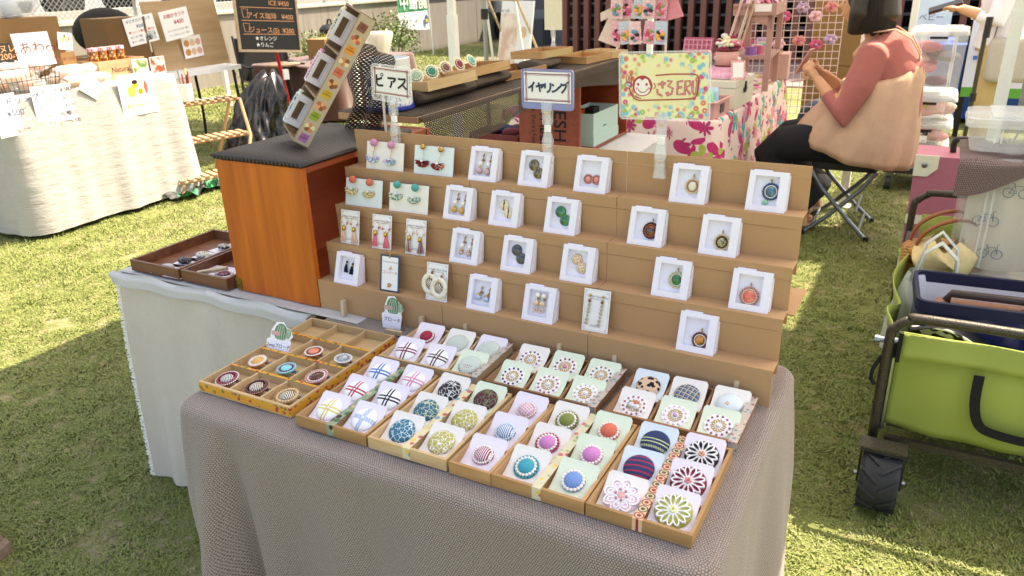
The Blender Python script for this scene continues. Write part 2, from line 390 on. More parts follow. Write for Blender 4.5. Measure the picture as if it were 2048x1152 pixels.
for y0, y1 in ((-14, 8.4),):
    mb = MB(); mb.grid(lambda u, v: (0, y0 + (y1 - y0) * u, .03 + 1.1 * v), 1, 1); mb.build('wire_mesh', M_LINK, fence)
    k = y0
    while k <= y1 + .01: MB().cyl((0, k, 0), (0, k, 1.18), .022, 8).build('post', M_STEEL, fence); k += 1.9
    MB().cyl((0, y0, 1.15), (0, y1, 1.15), .016, 8).build('rail', M_STEEL, fence)

def car(label, loc, rz, colr, name):
    M_P = mat('car_paint_' + name, colr, .25, .1, var=.02, coat=1.0)
    root = thing('parked_car', label, 'car', loc, rz, 'cars parked beyond the wall')
    prof = [(-2.05, .30), (-2.1, .55), (-2.02, .82), (-1.45, .92), (-.85, 1.42), (.55, 1.46), (1.35, .98), (2.0, .90), (2.12, .6), (2.08, .3)]
    mb = MB(); rings = []
    for w, ins in ((-.84, .10), (-.80, .0), (.80, .0), (.84, .10)):
        rings.append([(x * (1 - ins * .15), w if z < 1 else w * .82, z - (ins * .2 if z > .8 else -ins * .3)) for x, z in prof])
    mb.loft(rings); mb.build('body', M_P, root)
    gl = mat('car_glass', (.02, .03, .035), .08, var=0, coat=.5)
    for s in (-1, 1):
        m2 = MB(); m2.prism([(-1.25, .95), (-.78, 1.36), (.5, 1.38), (1.1, 1.0)], -.004, .004, 0, TM((0, s * .80, 0)) @ Matrix.Rotation(R(90), 4, 'X') @ Matrix.Rotation(0, 4, 'Y')); m2.build('side_window', gl, root)
        for wx in (-1.3, 1.3):
            w = thing('wheel', None, None); w.parent = root; w.location = (wx, s * .78, .31)
            MB().lathe([(.18, -.1), (.3, -.1), (.32, -.06), (.32, .06), (.3, .1), (.18, .1)], 24, 0, Matrix.Rotation(R(90), 4, 'X')).build('tyre', mat('tyre_rubber', '#161616', .85), w)
            m3 = MB(); m3.lathe([(.19, -.08), (.19, .08)], 20, 0, Matrix.Rotation(R(90), 4, 'X'))
            for k in range(5): m3.box((-.02, s * .08, .02), (.02, s * .1, .17), 0, Matrix.Rotation(k * 1.2566, 4, 'Y'))
            m3.build('rim', M_STEEL, w)
        MB().box((2.0, s * .45, .62), (2.115, s * .75, .76)).build('headlight', mat('lamp_glass', '#DDE3E6', .1, var=0), root)
        MB().ball((.85, s * .95, 1.0), .09, 0, 10, 6, (.7, 1, .8)).build('door_mirror', mat('mirror_black', '#17181A', .4), root)
    m4 = MB(); m4.add([(1.28, -.62, 1.03), (1.28, .62, 1.03), (.62, .58, 1.44), (.62, -.58, 1.44)], [(0, 1, 2, 3)]); m4.build('windscreen', gl, root, M=TM((.03, 0, .012)))
    return root
car('white car parked behind the wall, above the price boards', (-12.6, 5.7, .985), 1.5, '#E9EBEC', 'white')
car('blue car parked behind the wall', (-12.6, 10.4, .985), 1.6, '#2C4A86', 'blue')
car('dark grey car parked behind the wall beside the blue one', (-12.7, 15.0, .985), 1.58, '#3A3B3F', 'grey')
car('silver car by the end of the wall, beside the grey building', (-9.3, 17.2, 0), -.75, '#C9CED2', 'silver')

# ------------------------------------------------------------------ deck, grey building, louvred wall
def brick(t):
    s = t.xyz(t.coord()); row = t.m('FRACT', t.m('MULTIPLY', s[1], 5.0)); col = t.m('FRACT', t.m('MULTIPLY', s[0], 1.2))
    line = t.m('MAXIMUM', t.m('LESS_THAN', row, .05), t.m('LESS_THAN', col, .015)); n = t.noise(t.coord(), 9.0)
    return t.mix(line, t.mix(n, (.22, .15, .13), (.33, .24, .21)), (.10, .07, .06))
mb = MB(); mb.grid(lambda u, v: (-7.3 + 13 * u, 10.2 + 14 * v + (-1.4 * u if v < .5 else 0), .012), 6, 6)
tag(mb.build('brick_path', cmat('brick_paving', brick, .85)), kind='structure')
M_GREYW = mat('grey_wall', (.115, .105, .115), .85, var=.06, vs=30, bump=.2, bs=120, bd=.002)
M_BASEW = mat('grey_plinth', (.19, .205, .21), .9, var=.1, vs=20)
b = thing('grey_building', 'dark grey building with pale plinth behind the stalls', 'building', (-6, 15, 0))
MB().box((-1.7, -.4, 0), (8.5, 5, 5)).build('wall', M_GREYW, b)
MB().box((-1.72, -.46, 0), (8.5, -.4, .72)).build('plinth', M_BASEW, b)
MB().box((-1.9, -.9, 0), (-1.0, -.46, .55)).build('step_block', mat('plinth_dark', '#4A4E52', .9), b)
MB().box((.4, -.425, 1.0), (1.15, -.4, 3.2)).build('door', mat('door_grey', '#3C3A42', .5), b)
mb = MB(); mb.box((1.5, -.43, .9), (8.0, -.4, 1.0)); mb.build('window_frame', M_STEEL, b)
MB().box((1.5, -.42, 1.0), (8.0, -.402, 3.0)).build('window', mat('dark_glass', (.02, .025, .03), .1, var=0), b)
MB().box((1.3, -.8, .3), (8.0, -.43, .62)).build('white_ledge', mat('white_ledge', '#C9D0D8', .7), b)
lv = thing('louvre_wall', 'brown vertical slat louvre screen behind the pink stall', 'wall', (-5.6, 12.2, 0))
M_SLAT = mat('brown_slat', '#7A4B3E', .55, var=.08, vs=8)
slat = MB().box((-.045, -.07, .05), (.045, .07, 4.2)).mesh('slat', M_SLAT)
x = 0.0
while x < 8.6: link('slat', slat, lv, TM((x, 0, 0))); x += .205
MB().box((-.1, -.05, .0), (8.7, .05, .1)).build('bottom_rail', M_SLAT, lv)
MB().box((-.1, .071, 2.9), (8.7, .12, 3.0)).build('rail', M_SLAT, lv)
mb = MB()
for k in range(16): mb.box((-.1, .16, .3 + k * .2), (8.7, .18, .34 + k * .2))
mb.build('back_grille', mat('grille_grey', '#7C838C', .6), lv)
MB().box((-.1, .30, 0), (8.7, .34, 4.2)).build('backing', mat('backing_dark', '#1B1A1C', .9), lv)
# ------------------------------------------------------------------ knit cloth on the near table
def knit(t, c1=(.375, .31, .265), c2=(.13, .10, .085), su=225.0, sv=265.0):
    u = t.xyz(t.coord('UV')); n = t.noise(t.coord('UV'), 6.0, 4.0, .6); w = t.noise(t.coord('UV'), 120.0, 3.0)
    V = t.m('MULTIPLY', u[1], sv); row = t.m('FLOOR', V); U = t.m('ADD', t.m('MULTIPLY', u[0], su), t.m('MULTIPLY', t.m('MODULO', row, 2.0), .5))
    U = t.m('ADD', U, t.m('MULTIPLY', w, .9))
    a = t.m('ABSOLUTE', t.m('SUBTRACT', t.m('FRACT', U), .5)); b = t.m('ABSOLUTE', t.m('SUBTRACT', t.m('FRACT', V), .5))
    d = t.m('ADD', t.m('SQRT', t.m('ADD', t.m('POWER', t.m('MULTIPLY', a, 1.15), 2.0), t.m('POWER', b, 2.0))), t.m('MULTIPLY', t.m('SUBTRACT', t.noise(t.coord('UV'), 330.0, 2.0), .5), .45))
    f = t.step(d, .30, .54); col = t.mix(f, t.mix(n, tuple(x * .86 for x in c1), tuple(x * 1.14 for x in c1)), c2)
    return col, t.m('SUBTRACT', 1.0, f)
M_KNIT = cmat('taupe_knit', knit, .95, bstr=.75, bdist=.0025)
M_KNIT.node_tree.nodes['Principled BSDF'].inputs['Sheen Weight'].default_value = .25
def drape(name, x0, x1, y0, y1, zt, zb, rc, fold, m, seed=1, nper=260, nz=26, flare=.05, nx=12, edge=.018, pleats=()):
    """one continuous cloth: flat top, rounded edge, hanging folded skirt"""
    rnd = random.Random(seed); w, h = x1 - x0, y1 - y0; per = []
    base = rrect(w, h, rc, 10, x0, y0); n = len(base); L = [0]
    for i in range(n): L.append(L[-1] + (Vector(base[(i + 1) % n]) - Vector(base[i])).length)
    tot = L[-1]
    def at(s):
        s %= tot
        for i in range(n):
            if L[i + 1] >= s:
                a, b = Vector(base[i]), Vector(base[(i + 1) % n]); f = (s - L[i]) / max(1e-9, L[i + 1] - L[i]); d = (b - a).normalized()
                return a + (b - a) * f, Vector((d.y, -d.x))
    ph = [rnd.random() * 6.28 for _ in range(6)]
    cs = [L[i] for i in range(5, n, 11)]
    pts = []; uv = []; fs = []
    prof = [(-.5, 0.0), (0.0, 0.0)] + [(edge * math.sin(a), -edge * (1 - math.cos(a))) for a in (R(30), R(60), R(90))]
    for k in range(1, nz + 1): prof.append((edge, -edge - (zt - zb - edge) * k / nz))
    c0 = Vector(((x0 + x1) / 2, (y0 + y1) / 2)); arc = [0.0]
    for q in range(1, len(prof)): arc.append(arc[-1] + (math.hypot(prof[q][0] - prof[q-1][0], prof[q][1] - prof[q-1][1]) if q > 1 else 0.0))
    for q, (of, dz) in enumerate(prof):
        for j in range(nper):
            s = tot * j / nper; p, nn = at(s); g = max(0, (-dz - edge) / (zt - zb))
            f = 0.0
            for k, fr in enumerate((13.0, 23.0, 41.0)): f += math.sin(s * fr + ph[k] + g * (.6 + k * .4)) / (1 + k)
            cb = sum(math.exp(-((min(abs(s - c), tot - abs(s - c))) / .10) ** 2) for c in cs)
            cf = sum(math.exp(-((min(abs(s - c), tot - abs(s - c))) / .05) ** 2) for c in cs)
            out = of + flare * g + fold * (g ** .8) * (f * .62 + 1.1 * cb - .9 * cf * (g > .25) * min(1, (g - .25) * 4))
            if nn.y < -.7:
                for px_, dp, wd, sl_ in pleats: q_ = (p.x - px_ - sl_ * g) / wd; out += dp * g ** .75 * (1.15 * math.exp(-(q_ + 1.1) ** 2) - math.exp(-(q_ * 1.5) ** 2) + .5 * math.exp(-(q_ - 1.3) ** 2))
            if of < 0: p2 = c0 + (p - c0) * .985; z = zt
            else: p2 = p + nn * out; z = zt + dz
            z += .0012 * math.sin(s * 31 + q)
            pts.append((p2.x, p2.y, z)); uv.append((s, arc[q]))
    m_ = MB(); m_.v = pts
    for q in range(len(prof) - 1):
        for j in range(nper): k = (j + 1) % nper; m_.f.append((q * nper + j, (q + 1) * nper + j, (q + 1) * nper + k, q * nper + k)); m_.mi.append(0)
    m_.f.append(tuple(range(nper))); m_.mi.append(0)
    me = bpy.data.meshes.new(name); me.from_pydata(pts, [], m_.f); me.materials.append(m)
    l = me.uv_layers.new(name='UVMap')
    for po in me.polygons:
        po.use_smooth = True; us = [uv[me.loops[i].vertex_index] for i in po.loop_indices]; wrap = len(us) == 4 and max(q[0] for q in us) - min(q[0] for q in us) > tot / 2
        for i in po.loop_indices:
            vi = me.loops[i].vertex_index; u_ = uv[vi]
            if len(po.vertices) > 4 or vi < nper * 2 and all(v < nper * 2 for v in po.vertices): u_ = (pts[vi][0], pts[vi][1])
            elif wrap and u_[0] < tot / 2: u_ = (u_[0] + tot, u_[1])
            l.data[i].uv = u_
    me.update(); me.validate()
    return link(name, me)
o = drape('knit_tablecloth', -.834, .186, -.036, .60, .70, .012, .030, .034, M_KNIT, 5, flare=.02, nper=420, pleats=((-.70, .085, .045, .05), (-.40, .028, .07, .05), (-.12, .022, .08, -.04), (.10, .06, .045, .03)))
tag(o, 'taupe knitted cloth draped over the table of brooch trays', 'tablecloth')

# ------------------------------------------------------------------ linen cloth of the side table
def linen(t, c=(.60, .55, .485)):
    v = t.coord(); a = t.noise(t.mapping(v, (700, 40, 40)), 1.0, 2.0); b = t.noise(t.mapping(v, (40, 700, 700)), 1.0, 2.0); n = t.noise(v, 5.0, 4.0, .6)
    f = t.m('ADD', t.m('MULTIPLY', a, .5), t.m('MULTIPLY', b, .5)); return t.mix(t.m('ADD', t.m('MULTIPLY', f, .7), t.m('MULTIPLY', n, .3)), tuple(x * .72 for x in c), tuple(min(1, x * 1.25) for x in c)), t.m('ADD', f, t.m('MULTIPLY', t.noise(v, 9.0, 4.0, .6), 2.2))
M_LINEN = cmat('natural_linen', linen, .95, bdist=.004)
M_LINEN2 = cmat('pale_linen', lambda t: linen(t, (.55, .55, .55)), .95, bdist=.0008)
M_FRAY = mat('frayed_thread', '#E6E4DC', .95, var=.05)
lt = thing('linen_tablecloth', 'natural linen cloth with a frayed edge over the side table', 'tablecloth', (-1.25, .43, 0))
ph = [1.1, 4.0, 2.2]
def lf(u, v):
    x = -1.60 + .70 * u; z = .703 - .69 * v; w = .016 * v ** .6 * (math.sin(x * 17 + 1 + v) + .7 * math.sin(x * 37 + 2 + v * 1.5) + .35 * math.sin(x * 71 - v * 2)) + .012 * math.exp(-((u - .42) / .05) ** 2) * math.sin(3.1 * v) * .6
    return Vector((x + .012 * v * math.sin(3 * v) - .03 * v * (1 - u) + 1.25, .400 - .012 * min(1, v * 12) - .03 * v + w - .43 + .35 * max(0, u - .93), z))
mb = MB(); mb.grid(lf, 60, 50); mb.build('front_drop', M_LINEN, lt, True)
mb = MB(); mb.grid(lambda u, v: Vector((-.36 + .86 * u, -.035 + 2.36 * v, .7015 + .0012 * math.sin(u * 30) * math.sin(v * 60))), 30, 50); mb.build('top_sheet', M_LINEN2, lt, True)
mb = MB(); mb.grid(lambda u, v: Vector((-.372 + .006 * math.sin(v * 9) + .74 * u, -.045 - .006 * math.sin(u * 22) - .014 * (v > .4), .7055 - .05 * max(0, v - .35) ** 1.2 - .003 * (1 + math.sin(u * 9)) * v)), 50, 6); mb.build('hem_fold', M_LINEN2, lt, True)
mb = MB(); mb.grid(lambda u, v: Vector((-.372 - .03 * v + .01 * math.sin(u * 30) * v, .0 + 2.3 * u, .70 - .66 * v)), 40, 10); mb.build('side_drop', M_LINEN, lt, True)
mb = MB(); mb.grid(lambda u, v: Vector((.50 + .02 * v + .012 * math.sin(u * 36) * v, .26 + 2.05 * u, .70 - .62 * v)), 40, 10); mb.build('back_drop', M_LINEN2, lt, True)
mb = MB(); rnd = random.Random(3)
for k in range(260):
    v = k / 260; p = lf(0, v); mb.tube([p, p + Vector((-.006 - .010 * rnd.random(), -.004 * rnd.random(), -.002 + .012 * (rnd.random() - .6))), p + Vector((-.008 - .016 * rnd.random(), .0, -.012 * rnd.random()))], [.0022, .0018, .0008], 4)
mb.build('fringe', M_FRAY, lt); lt.children[-1]['kind'] = 'stuff'

# ------------------------------------------------------------------ wooden trays
M_TW = [wood('tray_wood_honey', (.33, .17, .062), (.52, .31, .135), 0, .45, 1.2), wood('tray_wood_pale', (.45, .29, .14), (.62, .45, .25), 0, .5, 1.2), wood('tray_wood_brown', (.20, .085, .03), (.36, .18, .075), 0, .45, 1.2)]
M_TWY = [wood('tray_wood_honey_side', (.33, .17, .062), (.52, .31, .135), 1, .45, 1.2), wood('tray_wood_pale_side', (.45, .29, .14), (.62, .45, .25), 1, .5, 1.2), wood('tray_wood_brown_side', (.20, .085, .03), (.36, .18, .075), 1, .45, 1.2)]
def washi(name, base, spots, scale):
    def fn(t):
        v = t.coord(); vc = t.voro(v, scale, 'F1', 'Color'); d = t.voro(v, scale, 'F1', 'Distance'); h = t.xyz(vc)
        c = t.mix(t.m('GREATER_THAN', h[0], .55), spots[0], spots[1]); c = t.mix(t.m('GREATER_THAN', h[1], .66), c, spots[2])
        return t.mix(t.step(d, .30, .42), c, base)
    return cmat(name, fn, .5)
M_TAPE = dict(sweets=washi('washi_sweets', '#D99A35', ('#A8323A', '#B9453B', '#6A7A34'), 95.0), animal=washi('washi_animal', '#86977C', ('#3F6A3A', '#C9B79A', '#3A2A22'), 60.0),
    patch=washi('washi_patchwork', '#D6C9A0', ('#B9545F', '#5F93A5', '#D9C05A'), 70.0), patch2=washi('washi_patch_green', '#CFC8A8', ('#7FA36A', '#C7606B', '#D9C05A'), 75.0), small=washi('washi_grey', '#B9AFA6', ('#9A5560', '#6B8A8F', '#C9B9A0'), 110.0))
def medallion(t):
    s = t.xyz(t.coord()); f = t.m('SUBTRACT', t.m('FRACT', t.m('MULTIPLY', s[1], 62.0)), .5); gx = t.m('MULTIPLY', s[0], 62.0)
    d = t.m('SQRT', t.m('ADD', t.m('POWER', f, 2.0), t.m('POWER', gx, 2.0))); par = t.m('MODULO', t.m('FLOOR', t.m('MULTIPLY', s[1], 62.0)), 2.0)
    ink = t.mix(par, '#8E2A33', '#2C4A3F'); m = t.m('MAXIMUM', t.m('LESS_THAN', d, .2), t.m('LESS_THAN', t.m('ABSOLUTE', t.m('SUBTRACT', d, .42)), .06)); return t.mix(m, '#D9B48F', ink)
M_TAPE['medallion'] = cmat('washi_medallion', medallion, .5)
ZT = .7028
def tray(label, x, y, w, d, cols, rows, rz, tone, tape=None, h=.0225, tape_x=None, floor=None, tapeall=False, ztop=ZT):
    root = thing('wooden_tray', label, 'tray', (x, y, ztop), rz, 'wooden brooch trays on the knit cloth')
    A, B = M_TW[tone], M_TWY[tone]; th = .0055
    MB().box((th, th, .0005), (w - th, d - th, .004)).build('base', floor or A, root)
    for y0 in (0, d - th): MB().box((0, y0, 0), (w, y0 + th, h)).build('rail', A, root)
    for x0 in (0, w - th): MB().box((x0, th, 0), (x0 + th, d - th, h - .0003)).build('side_rail', B, root)
    for c in range(1, cols):
        xc = w * c / cols
        for r in range(rows):   # scooped dividers between neighbouring cards
            ya, yb = th + (d - 2 * th) * r / rows, th + (d - 2 * th) * (r + 1) / rows
            pr = [(ya, .004), (yb, .004), (yb, h - .001), (yb - .012, h - .0035), ((ya + yb) / 2, h * (.62 if not tapeall else .95)), (ya + .01, h * (.55 if not tapeall else .95)), (ya, h * (.6 if not tapeall else .95))]
            MB().prism(pr, -.0022, .0022, 0, Matrix.Translation((xc, 0, 0)) @ Matrix(((0, 0, 1, 0), (1, 0, 0, 0), (0, 1, 0, 0), (0, 0, 0, 1)))).build('divider', B, root)
    for r in range(1, rows):
        yc = d * r / rows; MB().box((th, yc - .002, .004), (w - th, yc + .002, h * (.62 if not tapeall else .93))).build('cross_divider', A, root)
    if tape:
        e = .0006; xc = (w / 2 if tape_x is None else tape_x); tw = .0075
        t_ = thing('tape', None, None); t_.parent = root; t_.location = (xc, 0, 0)
        MB().box((-tw, -e, 0.001), (tw, 0, h + e)).build('tape_front', M_TAPE[tape], t_)
        MB().box((-tw, 0, h), (tw, d, h + e)).build('tape_strip', M_TAPE[tape], t_)
    return root
W_, D_ = .160, .2317
tray('honey wood tray of white buttons with coloured crosses', -.568, -.002, W_ - .0015, D_, 2, 3, .012, 0, 'animal')
tray('pale wood tray of teal and olive lace buttons', -.404, -.001, W_ - .0015, D_, 2, 3, .010, 1, 'patch')
tray('narrow wooden tray of three striped and checked buttons', -.2395, -.001, .0775, D_, 1, 3, 0, 0)
tray('honey wood tray of pearl ringed fabric brooches', -.161, 0, W_ - .0015, D_, 2, 3, 0, 0, 'patch2')
tray('honey wood tray of petal appliques and navy buttons', 0, 0, W_, D_, 2, 3, -.004, 0, 'medallion')
tray('pale wood tray of sage and cross buttons by the stand', -.575, .252, D_, W_, 3, 2, .018, 1, 'small', tape_x=D_ - .004)
tray('brown wood tray of white beaded flower brooches', -.322, .254, D_ - .002, W_, 3, 2, -.005, 2, 'small', tape_x=D_ - .006)
tray('brown wood tray with leopard and plaid buttons', -.072, .251, D_, W_, 3, 2, -.005, 2, 'small', tape_x=D_ - .004)
# open tray of hair brooches, edges wrapped in printed tape
T1X, T1Y, T1W, T1D = -.833, .010, .238, .330
t1 = tray('flat tray edged with yellow sweets print tape, partly empty', T1X, T1Y, T1W, T1D, 3, 4, .012, 1, tapeall=True)
for r in (1, 2, 3): MB().box((.0055, T1D * r / 4 - .0032, .0212), (T1W - .0055, T1D * r / 4 + .0032, .0222)).build('tape_strip', M_TAPE['sweets'], t1)
MB().box((0, -.0006, .003), (T1W, 0, .0195)).build('tape_front', M_TAPE['sweets'], t1); MB().box((T1W, 0, .003), (T1W + .0006, T1D, .0195)).build('tape_side', M_TAPE['sweets'], t1)
# ------------------------------------------------------------------ brooches on cards in the trays
def fleck(n, c): return cmat('card_' + n, lambda t: t.mix(t.m('MULTIPLY', t.m('LESS_THAN', t.voro(t.coord(), 240.0), .11), .6), t.mix(t.noise(t.coord(), 60.0), tuple(x * .94 for x in srgb(c)), srgb(c)), '#B58A6A'), .75)
CARD = dict(lav=fleck('lavender', '#E4DDE8'), ivory=fleck('ivory', '#E8E3DC'), mint=fleck('mint', '#D8E4CC'), sky=fleck('pale_blue', '#D4E0E6'))
def card_mesh(w, h, m, key, bow=.006):
    """rounded card, slightly bowed, lying in x (width) and y (length), z up"""
    mb = MB(); n = 14; top = []; 
    outline = rrect(w, h, .006, 4, -w / 2, 0); f = lambda y: bow * (1 - ((y - h / 2) / (h / 2)) ** 2) * -1 + .0
    ys = [h * i / n for i in range(n + 1)]
    def half(y):
        r = .006
        if y > h - r: return w / 2 - r + math.sqrt(max(0, r * r - (y - (h - r)) ** 2))
        if y < r: return w / 2 - r + math.sqrt(max(0, r * r - (r - y) ** 2))
        return w / 2
    rings = []
    for y in ys:
        a = half(min(max(y, .0004), h - .0004)); z = f(y); rings.append([(-a, y, z), (a, y, z), (a, y, z + .0007), (-a, y, z + .0007)])
    mb.loft(rings); return mb.mesh('card', m)
CARDME = {k: card_mesh(.0655, .0735, m, k) for k, m in CARD.items()}
def dome_me(name, r, hgt, m, n=36, rim=.002, oval=1.0):
    prof = [(r * .90, 0), (r * .985, rim * .4), (r, rim)]
    for k in range(1, 8): a = k / 8 * math.pi / 2; prof.append((r * math.cos(a), rim + hgt * math.sin(a)))
    prof.append((r * .02, rim + hgt))
    mb = MB(); mb.lathe([(a, b) for a, b in prof], n, 0, Matrix.Diagonal((1, oval, 1, 1))); return mb.mesh(name, m, True)
def pcol(t): return t.coord()
# fabric patterns, all in the button's own coordinates (metres)
def weave(t, c, amt=.12, sc=900.0):
    v = t.coord(); s = t.xyz(v); a = t.m('SINE', t.m('MULTIPLY', s[0], sc * 4)); b = t.m('SINE', t.m('MULTIPLY', s[1], sc * 4)); n = t.noise(v, 450.0, 3.0)
    f = t.m('MULTIPLY_ADD', t.m('MULTIPLY', a, b), .25, n); col = c4(c)[:3]
    return t.mix(f, tuple(x * (1 - amt * 1.7) for x in col), tuple(min(1, x * (1 + amt * 1.7)) for x in col)), f
def m_plain(name, c, amt=.14, **k): return cmat('fab_' + name, lambda t: weave(t, c, amt), .9, bdist=.0009, **k)
def m_cross(name, c, checker=False):
    def fn(t):
        b, f = weave(t, '#F0F1F4', .04); s = t.xyz(t.coord())
        def ln(q): return t.m('LESS_THAN', t.m('ABSOLUTE', t.m('SUBTRACT', t.m('ABSOLUTE', q), .0032)), .0016)
        if checker:
            ck = t.m('GREATER_THAN', t.m('MULTIPLY', t.m('SINE', t.m('MULTIPLY', s[0], 1900.0)), t.m('SINE', t.m('MULTIPLY', s[1], 1900.0))), 0.0)
            g = lambda q: t.m('MULTIPLY', t.m('LESS_THAN', t.m('ABSOLUTE', q), .0042), ck)
            m = t.m('MAXIMUM', g(s[0]), g(s[1]))
        else: m = t.m('MAXIMUM', ln(s[0]), ln(s[1]))
        return t.mix(m, b, c), f
    return cmat('fab_cross_' + name, fn, .85, bdist=.0004)
def m_lace(name, base, ink, sc=125.0, th=.050):
    def fn(t):
        b, f = weave(t, base, .1); v = t.coord(); w = t.node('ShaderNodeVectorMath', operation='ADD'); nz = t.noise(v, 120.0, 2.0, .5, 'Color'); sc_ = t.node('ShaderNodeVectorMath', operation='SCALE'); t.l.new(nz, sc_.inputs[0]); sc_.inputs['Scale'].default_value = .006
        t.l.new(v, w.inputs[0]); t.l.new(sc_.outputs[0], w.inputs[1]); d = t.voro(w.outputs[0], sc, 'DISTANCE_TO_EDGE')
        m = t.m('MULTIPLY', t.m('LESS_THAN', d, th), t.step(t.noise(v, 70.0, 2.0), .36, .44)); return t.mix(m, b, ink), f
    return cmat('fab_lace_' + name, fn, .6, bdist=.0005)
def m_stripe(name, c1, c2, freq, axis=0, duty=.5, wob=0.0):
    def fn(t):
        v = t.coord(); s = t.xyz(v); q = s[axis]
        if wob: q = t.m('ADD', q, t.m('MULTIPLY', t.m('MULTIPLY', s[1 - axis], s[1 - axis]), wob))
        m = t.m('LESS_THAN', t.m('FRACT', t.m('MULTIPLY', q, freq)), duty); n = t.noise(v, 900.0); return t.mix(m, c1, c2), n
    return cmat('fab_stripe_' + name, fn, .8, bdist=.0004)
def m_check(name, base, line, freq, duty=.18, line2=None):
    def fn(t):
        v = t.coord(); b, f = weave(t, base, .08); s = t.xyz(t.mapping(v, (1, 1, 1), (0, 0, .3)))
        g = lambda q, o: t.m('LESS_THAN', t.m('FRACT', t.m('ADD', t.m('MULTIPLY', q, freq), o)), duty)
        c = t.mix(t.m('MAXIMUM', g(s[0], 0), g(s[1], 0)), b, line)
        if line2: c = t.mix(t.m('MAXIMUM', g(s[0], .3), g(s[1], .3)), c, line2)
        return c, f
    return cmat('fab_check_' + name, fn, .85, bdist=.0004)
def m_dots(name, base, dot, sc=190.0, r=.2, half=False):
    def fn(t):
        v = t.coord(); b, f = weave(t, base, .05); d = t.voro(v, sc, 'F1', 'Distance', 0.0); m = t.m('LESS_THAN', d, r)
        if half: m = t.m('MULTIPLY', m, t.m('LESS_THAN', t.xyz(v)[1], -.002))
        return t.mix(m, b, dot), f
    return cmat('fab_dots_' + name, fn, .85, bdist=.0004)
def m_leopard():
    def fn(t):
        v = t.coord(); b, f = weave(t, '#D9B79A', .1); n = t.noise(v, 140.0, 2.0); d = t.voro(v, 105.0); k = t.m('ADD', d, t.m('MULTIPLY', t.m('SUBTRACT', n, .5), .5)); return t.mix(t.step(k, .47, .42), b, '#14100D'), f
    return cmat('fab_leopard', fn, .85, bdist=.0004)
def m_bands(name, base, bands, c, zig=None):
    def fn(t):
        b, f = weave(t, base, .35, 500.0); y = t.xyz(t.coord()); q = t.m('SUBTRACT', y[1], t.m('MULTIPLY', t.m('MULTIPLY', y[0], y[0]), -4.0)); col = b
        for p, w in bands: col = t.mix(t.m('LESS_THAN', t.m('ABSOLUTE', t.m('SUBTRACT', q, p)), w), col, c)
        if zig is not None:
            zz = t.m('ADD', zig, t.m('MULTIPLY', t.m('SINE', t.m('MULTIPLY', y[0], 2200.0)), .0014)); col = t.mix(t.m('LESS_THAN', t.m('ABSOLUTE', t.m('SUBTRACT', q, zz)), .0011), col, c)
        return col, f
    return cmat('fab_bands_' + name, fn, .9, bdist=.0006)
def pm(name, c): return mat('bead_' + name, c, .2, .15, var=.03, coat=.5)
def ring(n, r, br, m, z, parent, name='pearl_ring', oval=1.0, flat=.8):
    mb = MB()
    for k in range(n): a = 2 * math.pi * k / n; mb.ball((r * math.cos(a), r * oval * math.sin(a), z), br, 0, 8, 6, (1, 1, flat))
    return mb.build(name, m, parent, True)
M_LACEW = mat('white_lace', '#F3F1F0', .9, var=.05, vs=500, bump=.5, bs=1500)
def petal(mb, a, r0, r1, wd, z0, z1, m=0, fill=False):
    pts = []
    for k in range(13):
        u = k / 12; w = wd * math.sin(math.pi * min(1, u * .97 + .03)) ** .65 * (.45 + .75 * u); pts.append((r0 + (r1 - r0) * u, w))
    loop = pts + [(x, -y) for x, y in reversed(pts)]
    Mx = Matrix.Rotation(a, 4, 'Z')
    if fill: mb.prism([(x, y) for x, y in loop[::-1]], z0, z1, m, Mx)
    else: stroke(mb, loop, .0017, z0, z1, m, Mx, True)
def lace_disc(parent, n, bead, centre, cr, R_=.0235):
    """crocheted flower disc: scalloped rim, gold loops, one bead in each scallop, pearl centre"""
    mb = MB(); pts = []
    for k in range(n * 8): a = 2 * math.pi * k / (n * 8); pts.append(((R_ - .0018 * abs(math.cos(a * n / 2)) ** 1.5) * math.cos(a), (R_ - .0018 * abs(math.cos(a * n / 2)) ** 1.5) * math.sin(a)))
    mb.prism(pts, 0, .0022); mb.build('lace', M_LACEW, parent)
    m2 = MB()
    for k in range(n): stroke(m2, [(.0065, -.0014), (.0105, -.0019), (.0125, 0), (.0105, .0019), (.0065, .0014)], .0009, .0022, .0034, 0, Matrix.Rotation(2 * math.pi * k / n, 4, 'Z'))
    m2.build('gold_loops', M_GOLDT, parent); ring(n, .0182, .0022, bead, .0032, parent, 'bead_ring')
    MB().ball((0, 0, .004), cr, 0, 14, 9, (1, 1, .75)).build('centre_pearl', centre, parent, True)
M_GOLDT = mat('gold_thread', '#C9A24E', .5, .4, var=.1, vs=800)
UPV = Vector((0, 0, 1))
def place_card(label, tr, col, row, cols, rows, w, d, rz, card, build, tilt=25.0, jit=0.0, h=.0225):
    """a brooch on its card leaning in one cell; the card's lower edge stands on the tray base"""
    cw, ch = w / cols, d / rows; rj = random.Random(hash((round(tr[0], 3), col, row)) & 0xffff)
    x = cw * (col + .5) + rj.uniform(-.001, .001); y = ch * row + .0075 + (0 if row else .002)
    M = TM((tr[0], tr[1], ZT + .0045), rz=rz) @ TM((x, y, 0), rz=R(rj.uniform(-1.5, 1.5) + jit)) @ TM(rx=R(tilt + rj.uniform(-1, 1)))
    root = thing('brooch_card', label, 'brooch', M=M, group='brooches on cards in the trays')
    link('card', CARDME[card], root)
    return root, build(root)
def nu(root, y=.0375, z=-.0052, s=1.0):
    e = thing('brooch', None, None); e.parent = root; e.matrix_local = TM((0, y + .001, z)) @ TM(rz=R(random.uniform(-6, 6))) @ Matrix.Scale(s * 1.06, 4); return e
